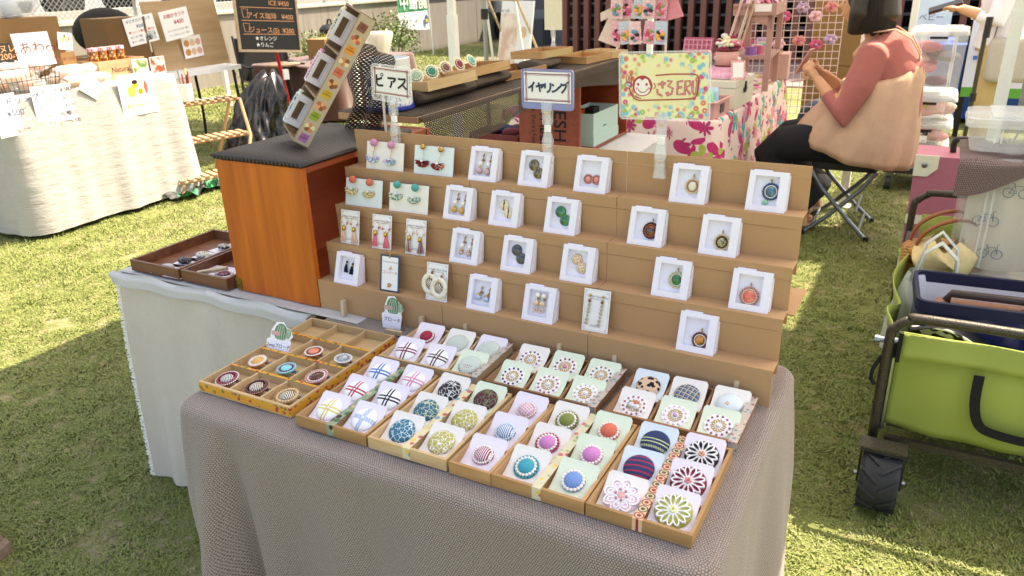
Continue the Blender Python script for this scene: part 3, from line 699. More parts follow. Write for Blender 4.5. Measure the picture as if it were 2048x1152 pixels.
def b_button(m, r=.0228, hgt=.0062, knob=None, s=1.0):
    def f(root):
        e = nu(root, s=s); link('button', dome_me('button', r, hgt, m), e)
        if knob: MB().lathe([(.0022, 0), (.0028, .0012), (.002, .0025), (.0005, .003)], 12).build('knob', knob, e, True, M=TM((0, 0, hgt + .0012)))
        return e
    return f
def b_pearl(m, pr, n=20, r=.0145, br=.0026, outer=None, on=22):
    def f(root):
        e = nu(root); MB().lathe([(r + .003, 0), (r + .0042 + (.003 if outer else 0), .0012), (r + .002, .003)], 28).build('backing', m, e, True)
        link('button', dome_me('button', r, .009, m), e, TM((0, 0, .0012))); ring(n, r + .0016, br, pr, .0042, e)
        if outer: ring(on, r + .0052, .0021, outer, .0026, e, 'outer_bead_ring')
        return e
    return f
def b_lace(bead, centre=M_PEARL, cr=.0042, n=13):
    def f(root): e = nu(root); lace_disc(e, n, bead, centre, cr); return e
    return f
def b_petals(base, cm, n=13, flower=True):
    def f(root):
        e = nu(root, .036, s=1.0); link('button', dome_me('button', .0262, .0062, base), e)
        m2 = MB(); m3 = MB()
        for k in range(n):
            a = 2 * math.pi * k / n; petal(m2, a, .0050, .0240, .0040, .0035, .0088); stroke(m3, [(.007, 0), (.017, 0)], .0006, .0078, .0086, 0, Matrix.Rotation(a + math.pi / n, 4, 'Z'))
        m2.build('petal_outline', M_LACEW, e); m3.build('stitching', M_BLACKT, e)
        m4 = MB()
        for k in range(5 if flower else 8): a = 2 * math.pi * k / (5 if flower else 8); m4.ball((.0032 * math.cos(a), .0032 * math.sin(a), .0098), .0026, 0, 8, 6, (1, 1, .6))
        m4.build('flower_centre', cm, e, True); MB().ball((0, 0, .0118), .0011, 0, 8, 6).build('gold_bead', M_GOLD, e, True); return e
    return f
M_BLACKT = mat('dark_stitch', '#20201F', .8, var=0)
def b_pinkflower(root):
    e = nu(root, .035); pk = mat('pink_felt', '#EFD3DC', .95, var=.05, vs=600, bump=.5, bs=2000); link('button', dome_me('button', .0265, .0055, pk), e)
    m2 = MB()
    for k in range(8):
        a = 2 * math.pi * k / 8; petal(m2, a, .006, .0262, .0078, .0034, .0078); petal(m2, a, .009, .0205, .0044, .0034, .0076)
        for q in (-.002, 0, .002): m2.ball((.014 * math.cos(a) - q * math.sin(a), .014 * math.sin(a) + q * math.cos(a), .0070), .0012, 0, 6, 4)
    m2.build('lace_petals', M_LACEW, e); ring(6, .0085, .0023, pm('mauve', '#B98790'), .0092, e, 'bead_ring')
    MB().lathe([(.0055, .0062), (.0058, .0072), (.0045, .0082), (.0006, .0086)], 14).build('centre_stone', mat('pink_stone', '#E8A9A0', .3), e, True); return e
def b_roses(root):
    e = nu(root); lace_disc(e, 13, pm('rose', '#B06A78'), M_PEARL, .001); gr = mat('leaf_green', '#8A9A6A', .8); m2 = MB()
    for x, y, m in ((.002, .006, 0), (-.004, .0, 1), (.0055, -.002, 1)):
        for q in range(3): m2.tube([(x + (.0042 - q * .0013) * math.cos(a * .5236), y + (.0042 - q * .0013) * math.sin(a * .5236), .0045 + q * .0012) for a in range(13)], .0011, 5, m)
    m2.build('roses', [mat('rose_coral', '#D98878', .8), mat('rose_white', '#EDEBE8', .8)], e); m3 = MB()
    for x, y, a in ((-.009, -.005, .5), (-.008, .006, 2.2), (.009, -.008, -.6)): m3.ball((0, 0, .0036), .004, 0, 8, 5, (1, .45, .3), TM((x, y, 0), rz=a))
    m3.build('leaves', gr, e); return e
def b_clover(root):
    e = nu(root); link('button', dome_me('button', .0225, .0085, mat('pale_blue_satin', '#CFDDE2', .45, var=.03)), e); g = M_GOLDT
    for i, (x, y, s) in enumerate(((-.010, .008, 1), (-.002, -.004, .9), (.010, -.011, 1.1))):
        m2 = MB()
        for k in range(4):
            a = k * math.pi / 2 + .4; m2.ball((x + .0026 * s * math.cos(a), y + .0026 * s * math.sin(a), .0105 - (x * x + y * y) * 17), .0019 * s, 0, 8, 4, (1, 1, .3))
        m2.build('clover', g, e)
    return e
P3 = dict(w=W_, d=D_, cols=2, rows=3); T2 = (-.568, -.002); T3 = (-.404, -.001); T5 = (-.161, 0); T6 = (0, 0)
def put(tr, rz, cols, rows, w, d, items, tilt=25.0):
    for (c, r, card, bld, lab) in items: place_card(lab, tr, c, r, cols, rows, w, d, rz, card, bld, tilt)
kn = mat('clear_button', '#E9EDF2', .15, coat=.8)
put(T2, .012, 2, 3, W_, D_, [(0, 0, 'lav', b_button(m_cross('yellow', '#D9C465'), knob=kn), 'white button brooch with a yellow ribbon cross'), (0, 1, 'lav', b_button(m_cross('red', '#C03A3C'), knob=kn), 'white button brooch with a red ribbon cross'),
    (0, 2, 'lav', b_button(m_cross('blue', '#2A74B8'), knob=kn), 'white button brooch with a plain blue ribbon cross'), (1, 0, 'lav', b_button(m_cross('bluecheck', '#2A74B8', True), knob=kn), 'white button brooch with a blue chequered cross'),
    (1, 1, 'lav', b_button(m_cross('black', '#1B1B1E'), knob=kn), 'white button brooch with a black ribbon cross'), (1, 2, 'lav', b_button(m_cross('pink', '#D58AA8'), knob=kn), 'white button brooch with a pink ribbon cross')])
put(T3, .010, 2, 3, W_, D_, [(0, 0, 'ivory', b_button(m_lace('teal', '#1F6A82', '#CFE0E4'), .0228), 'teal button brooch with silver lace, by the front rail of its tray'), (0, 1, 'ivory', b_button(m_lace('teal2', '#1F667C', '#C8CFA8', 115.0), .0228), 'teal button brooch with silver lace, behind another teal one'),
    (0, 2, 'ivory', b_button(m_lace('black', '#15171C', '#D2D6D8', 110.0), .0222), 'black button brooch with silver lace'), (1, 0, 'ivory', b_button(m_lace('olive', '#AFA750', '#E9ECEA', 150.0, .05), .0228), 'olive button brooch with white lace, by the front rail of its tray'),
    (1, 1, 'ivory', b_button(m_lace('olive2', '#ADA54C', '#E4E8E6', 140.0, .05), .0226), 'olive button brooch with white lace, behind another olive one'), (1, 2, 'mint', b_button(m_lace('wine', '#4C1226', '#6E8A5A', 110.0, .04), .0222), 'wine red button brooch with green lace')])
put((-.2395, -.001), 0, 1, 3, .0775, D_, [(0, 0, 'lav', b_pearl(m_stripe('wine', '#8C1F48', '#EDE3E6', 330.0, 0, .42, 9.0), M_PEARL, 24, .0135, .0020), 'wine and white striped brooch ringed with white pearls'),
    (0, 1, 'lav', b_pearl(m_stripe('blue', '#4C7BA6', '#EDF0F2', 330.0, 0, .45, 9.0), pm('paleblue', '#CFE2EA'), 24, .0135, .0020), 'blue and white striped brooch ringed with pale blue beads'), (0, 2, 'lav', b_pearl(m_check('pink', '#CF9DAE', '#F0E2E6', 230.0), pm('palepink', '#EADCD4'), 24, .0135, .0020), 'pink checked brooch ringed with blush pearls')])
coral = m_plain('coral', '#D96F56', .2); pink = m_plain('pink', '#D184BE', .18); blu = m_plain('blue', '#6E92C8', .18); teal = m_plain('teal', '#2E9DAE', .16); olv = m_plain('olive', '#7E8A44', .18)
put(T5, 0, 2, 3, W_, D_, [(0, 0, 'ivory', b_pearl(teal, M_PEARL, 18, .0130, .0028, pm('teal', '#2B9AA8')), 'turquoise brooch ringed with white pearls and teal beads'), (0, 1, 'ivory', b_pearl(pink, M_PEARL, 18, .0128, .0026, pm('red', '#B7223F')), 'pink brooch ringed with white pearls and red beads'),
    (0, 2, 'ivory', b_pearl(olv, M_PEARL, 18, .0128, .0026, pm('olive', '#8C8B45')), 'olive brooch ringed with white pearls and bronze beads'), (1, 0, 'mint', b_pearl(blu, M_PEARL, 18, .0140, .0030), 'blue denim brooch ringed with white pearls'),
    (1, 1, 'mint', b_pearl(pink, M_PEARL, 18, .0138, .0028), 'pink brooch ringed with white pearls only, on a mint card'), (1, 2, 'mint', b_pearl(coral, M_PEARL, 18, .0138, .0028), 'coral orange brooch ringed with white pearls')])
navy = '#27355E'
put(T6, -.004, 2, 3, W_, D_, [(0, 0, 'ivory', b_pinkflower, 'large pink felt brooch with white lace petals'), (0, 1, 'sky', b_button(m_bands('navyred', navy, ((-.015, .0012), (-.0075, .0012), (.0015, .0012), (.0105, .0012), (.0185, .0010)), '#A8234A'), .0235), 'navy woven button brooch with red stripes'),
    (0, 2, 'sky', b_button(m_bands('navyyel', navy, ((-.0015, .0009), (.0045, .0009)), '#BFC98A', -.0095), .0232), 'navy woven button brooch with yellow stripes'), (1, 0, 'lav', b_petals(m_plain('olivef', '#A5A848', .08), mat('pale_green_glass', '#DDE5A8', .25), flower=False), 'olive green round brooch with white looped petals'),
    (1, 1, 'lav', b_petals(m_plain('winef', '#7E1638', .08), mat('pink_flower', '#D98A94', .4)), 'wine red round brooch with white looped petals'), (1, 2, 'lav', b_petals(m_plain('blackf', '#17161A', .08), mat('peach_flower', '#D9A184', .4)), 'black round brooch with white looped petals')])
sage = '#C3CFC4'
put((-.575, .252), .018, 3, 2, D_, W_, [(0, 0, 'lav', b_button(m_cross('wine', '#7A1F3A'), knob=kn), 'white button brooch with a wine red ribbon cross'), (1, 0, 'lav', b_button(m_cross('brown', '#5B3626'), knob=kn), 'white button brooch with a brown ribbon cross'), (2, 0, 'mint', b_button(m_dots('wine', sage, '#8C2F44', 230.0, .33, True)), 'sage button brooch with wine dots on its lower half'),
    (0, 1, 'lav', b_pearl(m_check('red', '#C23A50', '#7E1430', 300.0, .3), M_PEARL, 26, .0135, .0020), 'red checked brooch ringed with white pearls'), (1, 1, 'ivory', b_button(m_dots('orange', sage, '#C99A80', 170.0, .14)), 'sage button brooch with fine orange dots'), (2, 1, 'lav', b_button(m_dots('white', sage, '#F2F4F2', 170.0, .18)), 'sage button brooch with white dots')], 24.0)
put((-.322, .254), -.005, 3, 2, D_, W_, [(0, 0, 'mint', b_lace(pm('violet', '#4B2A5E')), 'white flower lace brooch with violet beads'), (1, 0, 'mint', b_lace(pm('dustyrose', '#B5707C')), 'white flower lace brooch with dusty rose beads and a white centre'), (2, 0, 'mint', b_lace(pm('cream', '#DDD9BE')), 'white flower lace brooch with cream beads'),
    (0, 1, 'ivory', b_lace(pm('plum', '#8A4F6E')), 'white flower lace brooch with plum beads'), (1, 1, 'mint', b_lace(pm('wine', '#8F2A3A'), pm('salmon', '#E08A84')), 'white flower lace brooch with wine beads and a salmon centre'), (2, 1, 'mint', b_lace(pm('moss', '#7C8A62')), 'white flower lace brooch with moss green beads')], 24.0)
put((-.072, .251), -.005, 3, 2, D_, W_, [(0, 0, 'ivory', b_roses, 'white lace brooch with coral and white fabric roses'), (1, 0, 'mint', b_lace(pm('blush', '#E8D3DA'), pm('lilac', '#CFA6BE')), 'white flower lace brooch with blush beads and a lilac centre'), (2, 0, 'mint', b_lace(pm('mauve2', '#A8697E')), 'white flower lace brooch with mauve beads, beside the tray corner'),
    (0, 1, 'sky', b_button(m_leopard(), .0218), 'leopard print button brooch on a pale blue card'), (1, 1, 'ivory', b_button(m_check('plaid', '#5F7F9A', '#2C3E58', 120.0, .14, '#D9B98A'), .0222), 'blue plaid button brooch'), (2, 1, 'ivory', b_clover, 'pale blue satin button brooch with gold clovers')], 24.0)

# ------------------------------------------------------------------ oval hair brooches lying in the open tray
def clip(root):
    mb = MB(); mb.box((.004, -.003, -.004), (.030, .003, -.0028)); mb.box((.010, -.0026, -.0026), (.033, .0026, -.0014)); mb.box((.030, -.0045, -.004), (.0315, .0045, -.001)); mb.build('clip', M_STEEL, root)
def oval(label, c, r, top, rings, s=1.0, tilt=(14, -8), backm=None, topz=.005, stone=False):
    cw, ch = T1W / 3, T1D / 4; x, y = cw * (c + .5), ch * (r + .45)
    M = TM((T1X, T1Y, ZT + .0165), rz=.012) @ TM((x, y, 0), R(tilt[0]), R(tilt[1]), R(random.uniform(-15, 15)))
    root = thing('hair_brooch', label, 'brooch', M=M, group='hair brooches in the open tray'); ov = .80; rr = .0225 * s
    MB().lathe([(rr * .9, -.002), (rr, 0), (rr * .96, .002)], 30, 0, Matrix.Diagonal((1, ov, 1, 1))).build('felt_back', backm or rings[0][2], root, True)
    link('centre', dome_me('centre', rr * (.62 if len(rings) > 1 else .72), topz, top, 30, .001, ov), root, TM((0, 0, .0018)))
    for (f, n, m, br) in rings: ring(n, rr * f, br, m, .0030, root, 'bead_ring', ov)
    clip(root); return root
def m_zebra(n, c1, c2, f=260.0): return cmat('cab_' + n, lambda t: (t.mix(t.m('LESS_THAN', t.m('FRACT', t.m('ADD', t.m('MULTIPLY', t.m('ABSOLUTE', t.xyz(t.coord())[0]), f), t.m('MULTIPLY', t.xyz(t.coord())[1], f * .8))), .5), c1, c2), t.noise(t.coord(), 700.0)), .35)
def m_facet(n, c1, c2, sc=170.0): return cmat('cab_' + n, lambda t: t.mix(t.xyz(t.voro(t.coord(), sc, 'F1', 'Color'))[0], c1, c2), .08)
oval('wine beaded oval hair brooch with black and white stripes', 0, 0, m_zebra('bw', '#16151A', '#E9E6DF'), [(.86, 26, pm('wine', '#8F2A3A'), .0029), (1.03, 34, M_PEARL, .0017)], 1.12)
oval('brown beaded oval hair brooch with cream stripes', 1, 0, m_zebra('bc', '#5A352B', '#E9DCCB', 200.0), [(.86, 24, pm('choc', '#5B3028'), .0029), (1.03, 34, pm('copper', '#B98472'), .0018)], 1.18)
oval('gold pearl oval hair brooch with crossed braid', 2, 0, m_zebra('gd', '#4A3A2C', '#E6DAC2', 230.0), [(.86, 24, pm('goldpearl', '#D9B98A'), .0029), (1.04, 34, pm('brass', '#A98A55'), .0016)], 1.12)
oval('cream and amber round beaded hair brooch', 0, 1, mat('amber_shell', '#D9A35A', .25, var=.2, vs=120), [(.70, 24, pm('ivoryb', '#EFE3CF'), .0020), (.86, 28, M_PEARL, .0019), (1.02, 36, pm('copper', '#B98472'), .0016)], 1.02, backm=mat('felt_amber', '#C98A4A', .9))
oval('turquoise eye shaped beaded hair brooch', 1, 1, mat('turq', '#7FD0D6', .25), [(.70, 24, pm('navyb', '#26324E'), .0020), (.86, 28, pm('pinkb', '#C98AA0'), .0016), (1.02, 34, pm('turqb', '#7CC9CC'), .0022)], .95, (10, -6), mat('felt_turq', '#6FBFC6', .9))
oval('brown crystal hair brooch ringed in white and pink beads', 2, 1, m_facet('brown', '#2A1614', '#8A4A3C'), [(.76, 26, M_PEARL, .0018), (.98, 32, pm('pinkp', '#D9A6A6'), .0021)], 1.08, (14, -10), mat('felt_pink', '#C9908E', .9))
oval('orange felt oval brooch with pearl rim', 1, 2, mat('salmon_stone', '#E88A70', .2), [(.66, 22, pm('rust', '#8A4030'), .0020), (.94, 30, M_PEARL, .0021)], 1.0, (8, -4), mat('felt_orange', '#C9502E', .9))
oval('small grey crystal brooch with silver beads', 2, 2, m_facet('grey', '#8A8F96', '#E4E6EA', 120.0), [(.80, 26, pm('silver', '#B9BCC2'), .0020), (1.0, 30, M_PEARL, .0018)], .85, (8, 0), mat('felt_grey', '#8A8A8C', .9))
# ------------------------------------------------------------------ kraft board display stand, five tiers
def kraft(t):
    v = t.coord(); n = t.noise(v, 700.0, 2.0, .6); b = t.noise(v, 5.0, 3.0); sp = t.voro(v, 260.0)
    c = t.mix(n, (.39, .215, .10), (.55, .335, .17)); c = t.mix(t.m('MULTIPLY', b, .35), c, (.45, .27, .14)); c = t.mix(t.m('MULTIPLY', t.m('LESS_THAN', sp, .10), .55), c, (.14, .075, .04)); return c, n
M_KRAFT = cmat('kraft_board', kraft, .85, bdist=.0004)
M_KRAFTE = mat('kraft_edge', (.42, .29, .18), .9, var=.1, vs=400)
SX0, SX1 = -.892, .182
RY = [.433, .480, .528, .577, .628]; RZ = [.777, .860, .942, 1.024, 1.107]; SEAM = [-.530, -.178]
st = thing('display_stand', 'brown kraft board stand with five stepped tiers', 'display stand', (SX0, .43, .70), R(-.5))
def sl(x): return x - SX0
cuts = [SX0] + SEAM + [SX1]
for k in range(5):
    zb = .003 if k == 0 else RZ[k - 1] - .70 - .030
    for c in range(3):
        a, b = sl(cuts[c]) + (.0007 if c else 0), sl(cuts[c + 1]) - (.0007 if c < 2 else 0); y = RY[k] - .43; zt = RZ[k] - .70
        fz = zt - .0245 if k else zt
        m_ = MB(); m_.box((a, y, zb), (b, y + .0022, fz - (.0006 if k else 0)))
        r = m_.build('riser', M_KRAFT, st)
        if k: MB().box((a, y - .0012, fz + .0004), (b, y + .0012, zt)).build('lip', M_KRAFT, st)
        if k < 4: MB().box((a, y + .0023, zt - .0042), (b, RY[k + 1] - .43 - .0003, zt - .0018)).build('shelf', M_KRAFT, st)
for x in (.12, .40, .68, .95):
    MB().prism([(.06, .003), (.30, .003), (.215, .36), (.202, .30), (.152, .22), (.102, .14), (.06, .06)], -.0015, .0015, 0, Matrix.Translation((x, 0, 0)) @ Matrix(((0, 0, 1, 0), (1, 0, 0, 0), (0, 1, 0, 0), (0, 0, 0, 1)))).build('support_gusset', M_KRAFTE, st)
MB().box((1.045, .103, .146), (1.086, .238, .149)).build('side_brace', M_KRAFT, st)
# wooden pegs standing at the foot of the stand
M_PEG = wood('peg_wood', (.50, .36, .22), (.64, .50, .34), 2, .7, 2.0)
pegm = MB().box((-.0042, -.006, 0), (.0042, .006, .040)).mesh('wooden_peg', M_PEG)
for px, py, wh in ((684, 634, 'by the stand end beside the orange crate'), (841, 668, 'behind the red checked brooch'), (932, 682, 'behind the sage brooch with orange dots'), (1125, 716, 'behind the lace brooch with wine beads'), (1232, 742, 'behind the lace brooch with moss beads'), (1473, 794, 'behind the gold clover brooch')):
    p = on_z(px, py, .703); o = link('wooden_peg', pegm, None, TM((p.x, max(.416, min(p.y, .424)), .703), rx=R(-6), rz=random.uniform(-.1, .1))); tag(o, 'small wooden peg ' + wh, 'peg', 'wooden pegs along the stand')

# ------------------------------------------------------------------ white window boxes
def box_meshes():
    w, h, d = .0715, .0755, .012; fr = .0115
    mb = MB()
    for a, b in (((-w / 2, 0, 0), (-w / 2 + fr, d, h)), ((w / 2 - fr - .004, 0, 0), (w / 2, d, h)), ((-w / 2 + fr, 0, 0), (w / 2 - fr - .004, d, fr)), ((-w / 2 + fr, 0, h - fr * .8), (w / 2 - fr - .004, d, h))): mb.box((a[0], a[1], a[2]), (b[0], b[1], b[2]))
    fm = mb.mesh('box_front', M_WHITE)
    mb = MB(); mb.box((-w / 2 + .001, d - .0016, .001), (w / 2 - .001, d - .0004, h - .001)); im = mb.mesh('insert', M_WHITE)
    mb = MB(); mb.box((-w / 2 + .006, d * .5, h), (w * .06, d * .5 + .0008, h + .0026)); tm = mb.mesh('tuck_flap', M_WHITE)
    mb = MB(); mb.prism([(d + .0003, .0), (d + .016, .0), (d + .017, .002), (d + .003, h * .95), (d + .0003, h * .95)], -w / 2 + .001, w / 2 + .0015, 0, Matrix(((0, 0, 1, 0), (1, 0, 0, 0), (0, 1, 0, 0), (0, 0, 0, 1)))); lm = mb.mesh('folded_lid', M_WHITE)
    return fm, im, tm, lm
BXM = box_meshes()
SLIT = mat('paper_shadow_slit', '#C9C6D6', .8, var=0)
SHZ = [.7755, .8585, .9405, 1.0225]
def box(label, row, cx, build, rz=0.0, dy=0.0):
    z = SHZ[row]; y = RY[row] + .006 + dy
    root = thing('window_box', label, 'jewellery box', M=TM((cx, y, z)) @ TM(rx=R(-19), rz=R(rz - .5)), group='white window boxes on the stand')
    for n_, me in zip(('box_front', 'insert', 'tuck_flap', 'folded_lid'), BXM): link(n_, me, root)
    e = thing('jewellery', None, None); e.parent = root; e.matrix_local = TM((0, .0102, 0)) @ TM(rx=R(90)); build(e)   # local x right, y up, z towards the viewer
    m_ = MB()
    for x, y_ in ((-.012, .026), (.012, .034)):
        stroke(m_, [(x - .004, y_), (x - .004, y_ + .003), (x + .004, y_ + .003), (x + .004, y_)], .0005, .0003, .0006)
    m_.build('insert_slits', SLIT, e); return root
def hang(e, x, y, parts):
    """chain of beads from (x, y) downwards: list of (material, radius, gap)"""
    yy = y; mbs = {}
    for m, r, g in parts:
        mbs.setdefault(m.name, (m, MB()))[1].ball((x, yy - r, r * .9 + .0006), r, 0, 12, 8); yy -= 2 * r + g
    for k, (m, b) in mbs.items(): b.build('bead', m, e, True)
M_CLIP = mat('bronze_finding', '#8A6038', .35, .9)
def g_drops(m, r=.0076, cap=False, xs=(-.0085, .0115), y=.056, pearl=True):
    def f(e):
        for i, x in enumerate(xs):
            d = thing('earring', None, None); d.parent = e; yy = y - i * .0012
            mb = MB(); mb.tube([(x + .0005, yy, .002), (x + .0035, yy + .003, .003), (x + .002, yy - .005, .003), (x, yy - .010, .003)], .0011, 6); mb.ball((x + .004, yy + .004, .003), .0018, 0, 8, 6); mb.build('ear_clip', M_GOLD, d, True)
            MB().box((x + .0006, yy - .011, .001), (x + .0066, yy - .007, .004)).build('clip_pad', M_CLIP, d)
            if pearl: MB().ball((x - .001, yy - .0165, .0055), .0052, 0, 12, 8).build('pearl', M_PEARL, d, True); yb = yy - .0275
            else: yb = yy - .014
            MB().lathe([(.0012, .004), (.0035, .002), (.0052 if cap else .003, -.001)], 10, 0, TM((x - .002, yb, .006), R(-90))).build('gold_cap', M_GOLD, d, True)
            MB().ball((x - .002, yb - r * .8, .0065), r * .93, 0, 14, 10).build('drop', m, d, True)
    return f
def g_discs(m, r=.0125, p=((-.0055, .047), (.0075, .0305))):
    def f(e):
        for x, y in p: link('cabochon', dome_me('cabochon', r, .006, m, 30, .001), e, TM((x, y, .0005)))
    return f
def g_pendant(stone, r1, r2=None, oy=.0, ox=.006, extra=None, sr=.0095, oval=1.08, back=None):
    def f(e):
        d = thing('pendant', None, None); d.parent = e; d.matrix_local = TM((ox, .0345 + oy, .0006)) @ TM(rz=R(random.uniform(-12, 6)))
        rr = sr + .0032; MB().lathe([(rr + .0035, 0), (rr + .0035, .0012), (.001, .0014)], 28).build('felt_back', back or r1, d, True)
        link('stone', dome_me('stone', sr, .0048, stone, 28, .001, oval), d, TM((0, 0, .001)))
        if r2 is not None: ring(26, sr + .0016, .0014, r2, .0028, d, 'inner_ring', 1.05)
        ring(20, sr + .0050, .0023, r1, .0026, d, 'bead_ring', 1.04)
        m_ = MB(); m_.tube([(0, sr * oval + .006, .002), (.0012, sr * oval + .010, .004), (0, sr * oval + .0135, .003), (-.0012, sr * oval + .010, .002)], .0011, 6); m_.build('bail', M_GOLD, d, True)
        if extra: extra(d)
    return f
def stone(name, c1, c2, sc=110.0, st=(1, 1, 1)): return cmat('stone_' + name, lambda t: t.mix(t.step(t.noise(t.mapping(t.coord(), st), sc, 4.0, .6), .38, .62), c1, c2), .08, **{'Coat Weight': .6})
lil = mat('lilac_bead', '#C3A2AA', .25); mus = mat('mustard_bead', '#C6A04C', .25); lb = mat('pale_blue_bead', '#A9BED6', .25)
tig = stone('tiger', '#2A1F12', '#8A7A4A', 90.0, (3, .6, 1)); grn = stone('green', '#0B4A26', '#2F8A52', 70.0, (3, .7, 1)); gry = stone('grey', '#2E312F', '#555A58', 50.0)
aga = cmat('stone_agate', lambda t: t.mix(t.m('LESS_THAN', t.m('ABSOLUTE', t.m('SUBTRACT', t.m('ADD', t.xyz(t.coord())[0], t.m('MULTIPLY', t.noise(t.coord(), 70.0, 1.0), .014)), .009)), .0017), '#E0CFAE', '#3A2012'), .08, **{'Coat Weight': .6})
flk = stone('flake', '#E6D9C0', '#C08A3A', 380.0)
def g_coralf(e):
    for x in (-.0085, .0105):
        d = thing('earring', None, None); d.parent = e; d.matrix_local = TM((x, .0285, .0006)); MB().lathe([(.0105, 0), (.0105, .001), (.001, .0012)], 24).build('felt_back', pm('copperd', '#8A4A48'), d)
        link('stone', dome_me('stone', .0062, .003, mat('coral_matte', '#E0938A', .5), 22, .001), d, TM((0, 0, .001))); ring(15, .0088, .0019, pm('rosegold', '#C98A80'), .0022, d)
def g_pearls(e):
    for x in (-.0065, .0075):
        d = thing('earring', None, None); d.parent = e; MB().ball((x, .0555, .0058), .0056, 0, 12, 8).build('pearl', M_PEARL, d, True); MB().box((x - .002, .046, .001), (x + .004, .0495, .003)).build('clip_pad', M_CLIP, d)
        MB().ball((x - .0015, .0385, .0066), .0068, 0, 14, 9, (1, .95, .8)).build('baroque_pearl', pm('peachpearl', '#E3C19A'), d, True); m_ = MB()
        for k in range(6): m_.ball((x - .002 + .0045 * math.cos(k * 1.1 + x * 50), .0235 + .0045 * math.sin(k * 1.7), .0045 + .001 * (k % 2)), .0027, 0, 8, 6)
        m_.build('bead_cluster', pm('blushb', '#E6C3B4'), d, True)
def tassel(mb, x, y, L, w, seed=0, m=0, z=.004, n=26, spread=1.0):
    rnd = random.Random(seed)
    for k in range(n):
        a = rnd.uniform(-1, 1); d = rnd.uniform(-1, 1) * .003
        mb.tube([(x + a * w * .25, y, z + d * .5), (x + a * w * .6, y - L * .5, z + d), (x + a * w * spread + rnd.uniform(-.001, .001), y - L * rnd.uniform(.92, 1.0), z + d * 1.1 - .001)], [.0009, .0011, .0007], 4, m)
def g_navytassel(e):
    nv = mat('navy_thread', '#141B3C', .85, var=.2, vs=900)
    for i, (x, y) in enumerate(((-.008, .0475), (.010, .045))):
        d = thing('earring', None, None); d.parent = e; MB().ball((x + .001, y + .0055, .004), .0028, 0, 10, 6).build('knot', nv, d, True); MB().lathe([(.0026, -.0012), (.0028, 0), (.0026, .0012)], 12, 0, TM((x, y + .0012, .004), R(90))).build('gold_band', M_GOLD, d)
        m_ = MB(); tassel(m_, x - .0005, y, .0205, .0062, i); m_.build('tassel', nv, d); MB().tube([(x + .001, y + .008, .003), (x + .002, y + .0125, .002)], .0005, 5).build('hook', M_GOLD, d)
def drop_extra(d):
    MB().ball((-.0095, -.0205, .004), .0062, 0, 8, 6, (1, .85, .5)).build('jade_bead', stone('jade', '#58AE9C', '#A9C99A', 160.0), d, False); MB().ball((-.0105, -.0285, .004), .0024, 0, 10, 6).build('white_bead', M_PEARL, d, True)
    MB().lathe([(.0003, .007), (.002, .003), (.0036, -.002), (.0034, -.0045), (.001, -.0065)], 12, 0, TM((-.0115, -.0385, .004), R(-90)) @ Matrix.Diagonal((1, .5, 1, 1))).build('teardrop', mat('pale_teal_shell', '#A9CFC4', .2), d, True)
gp = pm('goldp', '#D9BE9A'); cp_ = pm('copperp', '#B97A5A')
box('white window box with lilac drop earrings and pearls, top shelf', 3, -.505, g_drops(lil))
box('white window box with two dark tiger stripe stones', 3, -.378, g_discs(tig))
box('white window box with coral beaded flower earrings', 3, -.245, g_coralf)
box('white window box with cream oval pendant', 3, -.038, g_pendant(mat('cream_shell', '#E3DAC0', .3), pm('champ', '#DCC6A4'), pm('rosy', '#B8846E'), sr=.0082, oval=1.15))
box('white window box with navy beaded pendant and teardrop', 3, .111, g_pendant(stone('bluegreen', '#1F4F66', '#4F8A9A'), pm('petrol', '#1A4A78'), M_PEARL, sr=.0092, extra=drop_extra, oy=.004))
box('white window box with mustard drop earrings', 2, -.547, g_drops(mus))
box('white window box with cream and brown agate stones', 2, -.428, g_discs(aga, .0118))
box('white window box with two green malachite stones', 2, -.292, g_discs(grn))
box('white window box with dark brown round pendant', 2, -.105, g_pendant(stone('mahog', '#2A1410', '#8A4A2C', 80.0), pm('darkcop', '#4A2420'), pm('orangec', '#B9683A'), ox=.008, oy=-.003, sr=.0098))
box('white window box with gold beaded black pendant', 2, .040, g_pendant(stone('blackgold', '#1B1A14', '#C9C08A', 300.0), gp, pm('deepb', '#3A2018'), oy=-.008, sr=.0085, ox=.005))
box('white window box with capped pink drop earrings', 1, -.505, g_drops(lil, .0062, True))
box('white window box with two grey stones', 1, -.374, g_discs(gry))
box('white window box with gold flake cabochons', 1, -.233, g_discs(flk, .0122))
box('white window box with green stone pendant', 1, -.035, g_pendant(stone('emer', '#0A5A2C', '#1F8A48', 60.0), pm('palegold', '#C9C79A'), M_PEARL, ox=.009, oy=.002))
box('white window box with coral stone pendant', 1, .116, g_pendant(stone('coral', '#D9503A', '#EE8A72', 70.0), pm('rosecop', '#C98A78'), M_PEARL, ox=-.002, oy=-.008, sr=.0112))
box('white window box with navy tassel earrings', 0, -.811, g_navytassel)
box('white window box with pale blue capped earrings', 0, -.437, g_drops(lb, .0075, True, y=.048, pearl=False))
box('white window box with pearl and blush cluster earrings', 0, -.300, g_pearls)
box('white window box with orange tiger eye pendant', 0, .034, g_pendant(stone('orange', '#D98A1C', '#6E2E12', 60.0, (2, .7, 1)), pm('browncop', '#6E2A20'), M_PEARL, oy=-.010, sr=.0088))

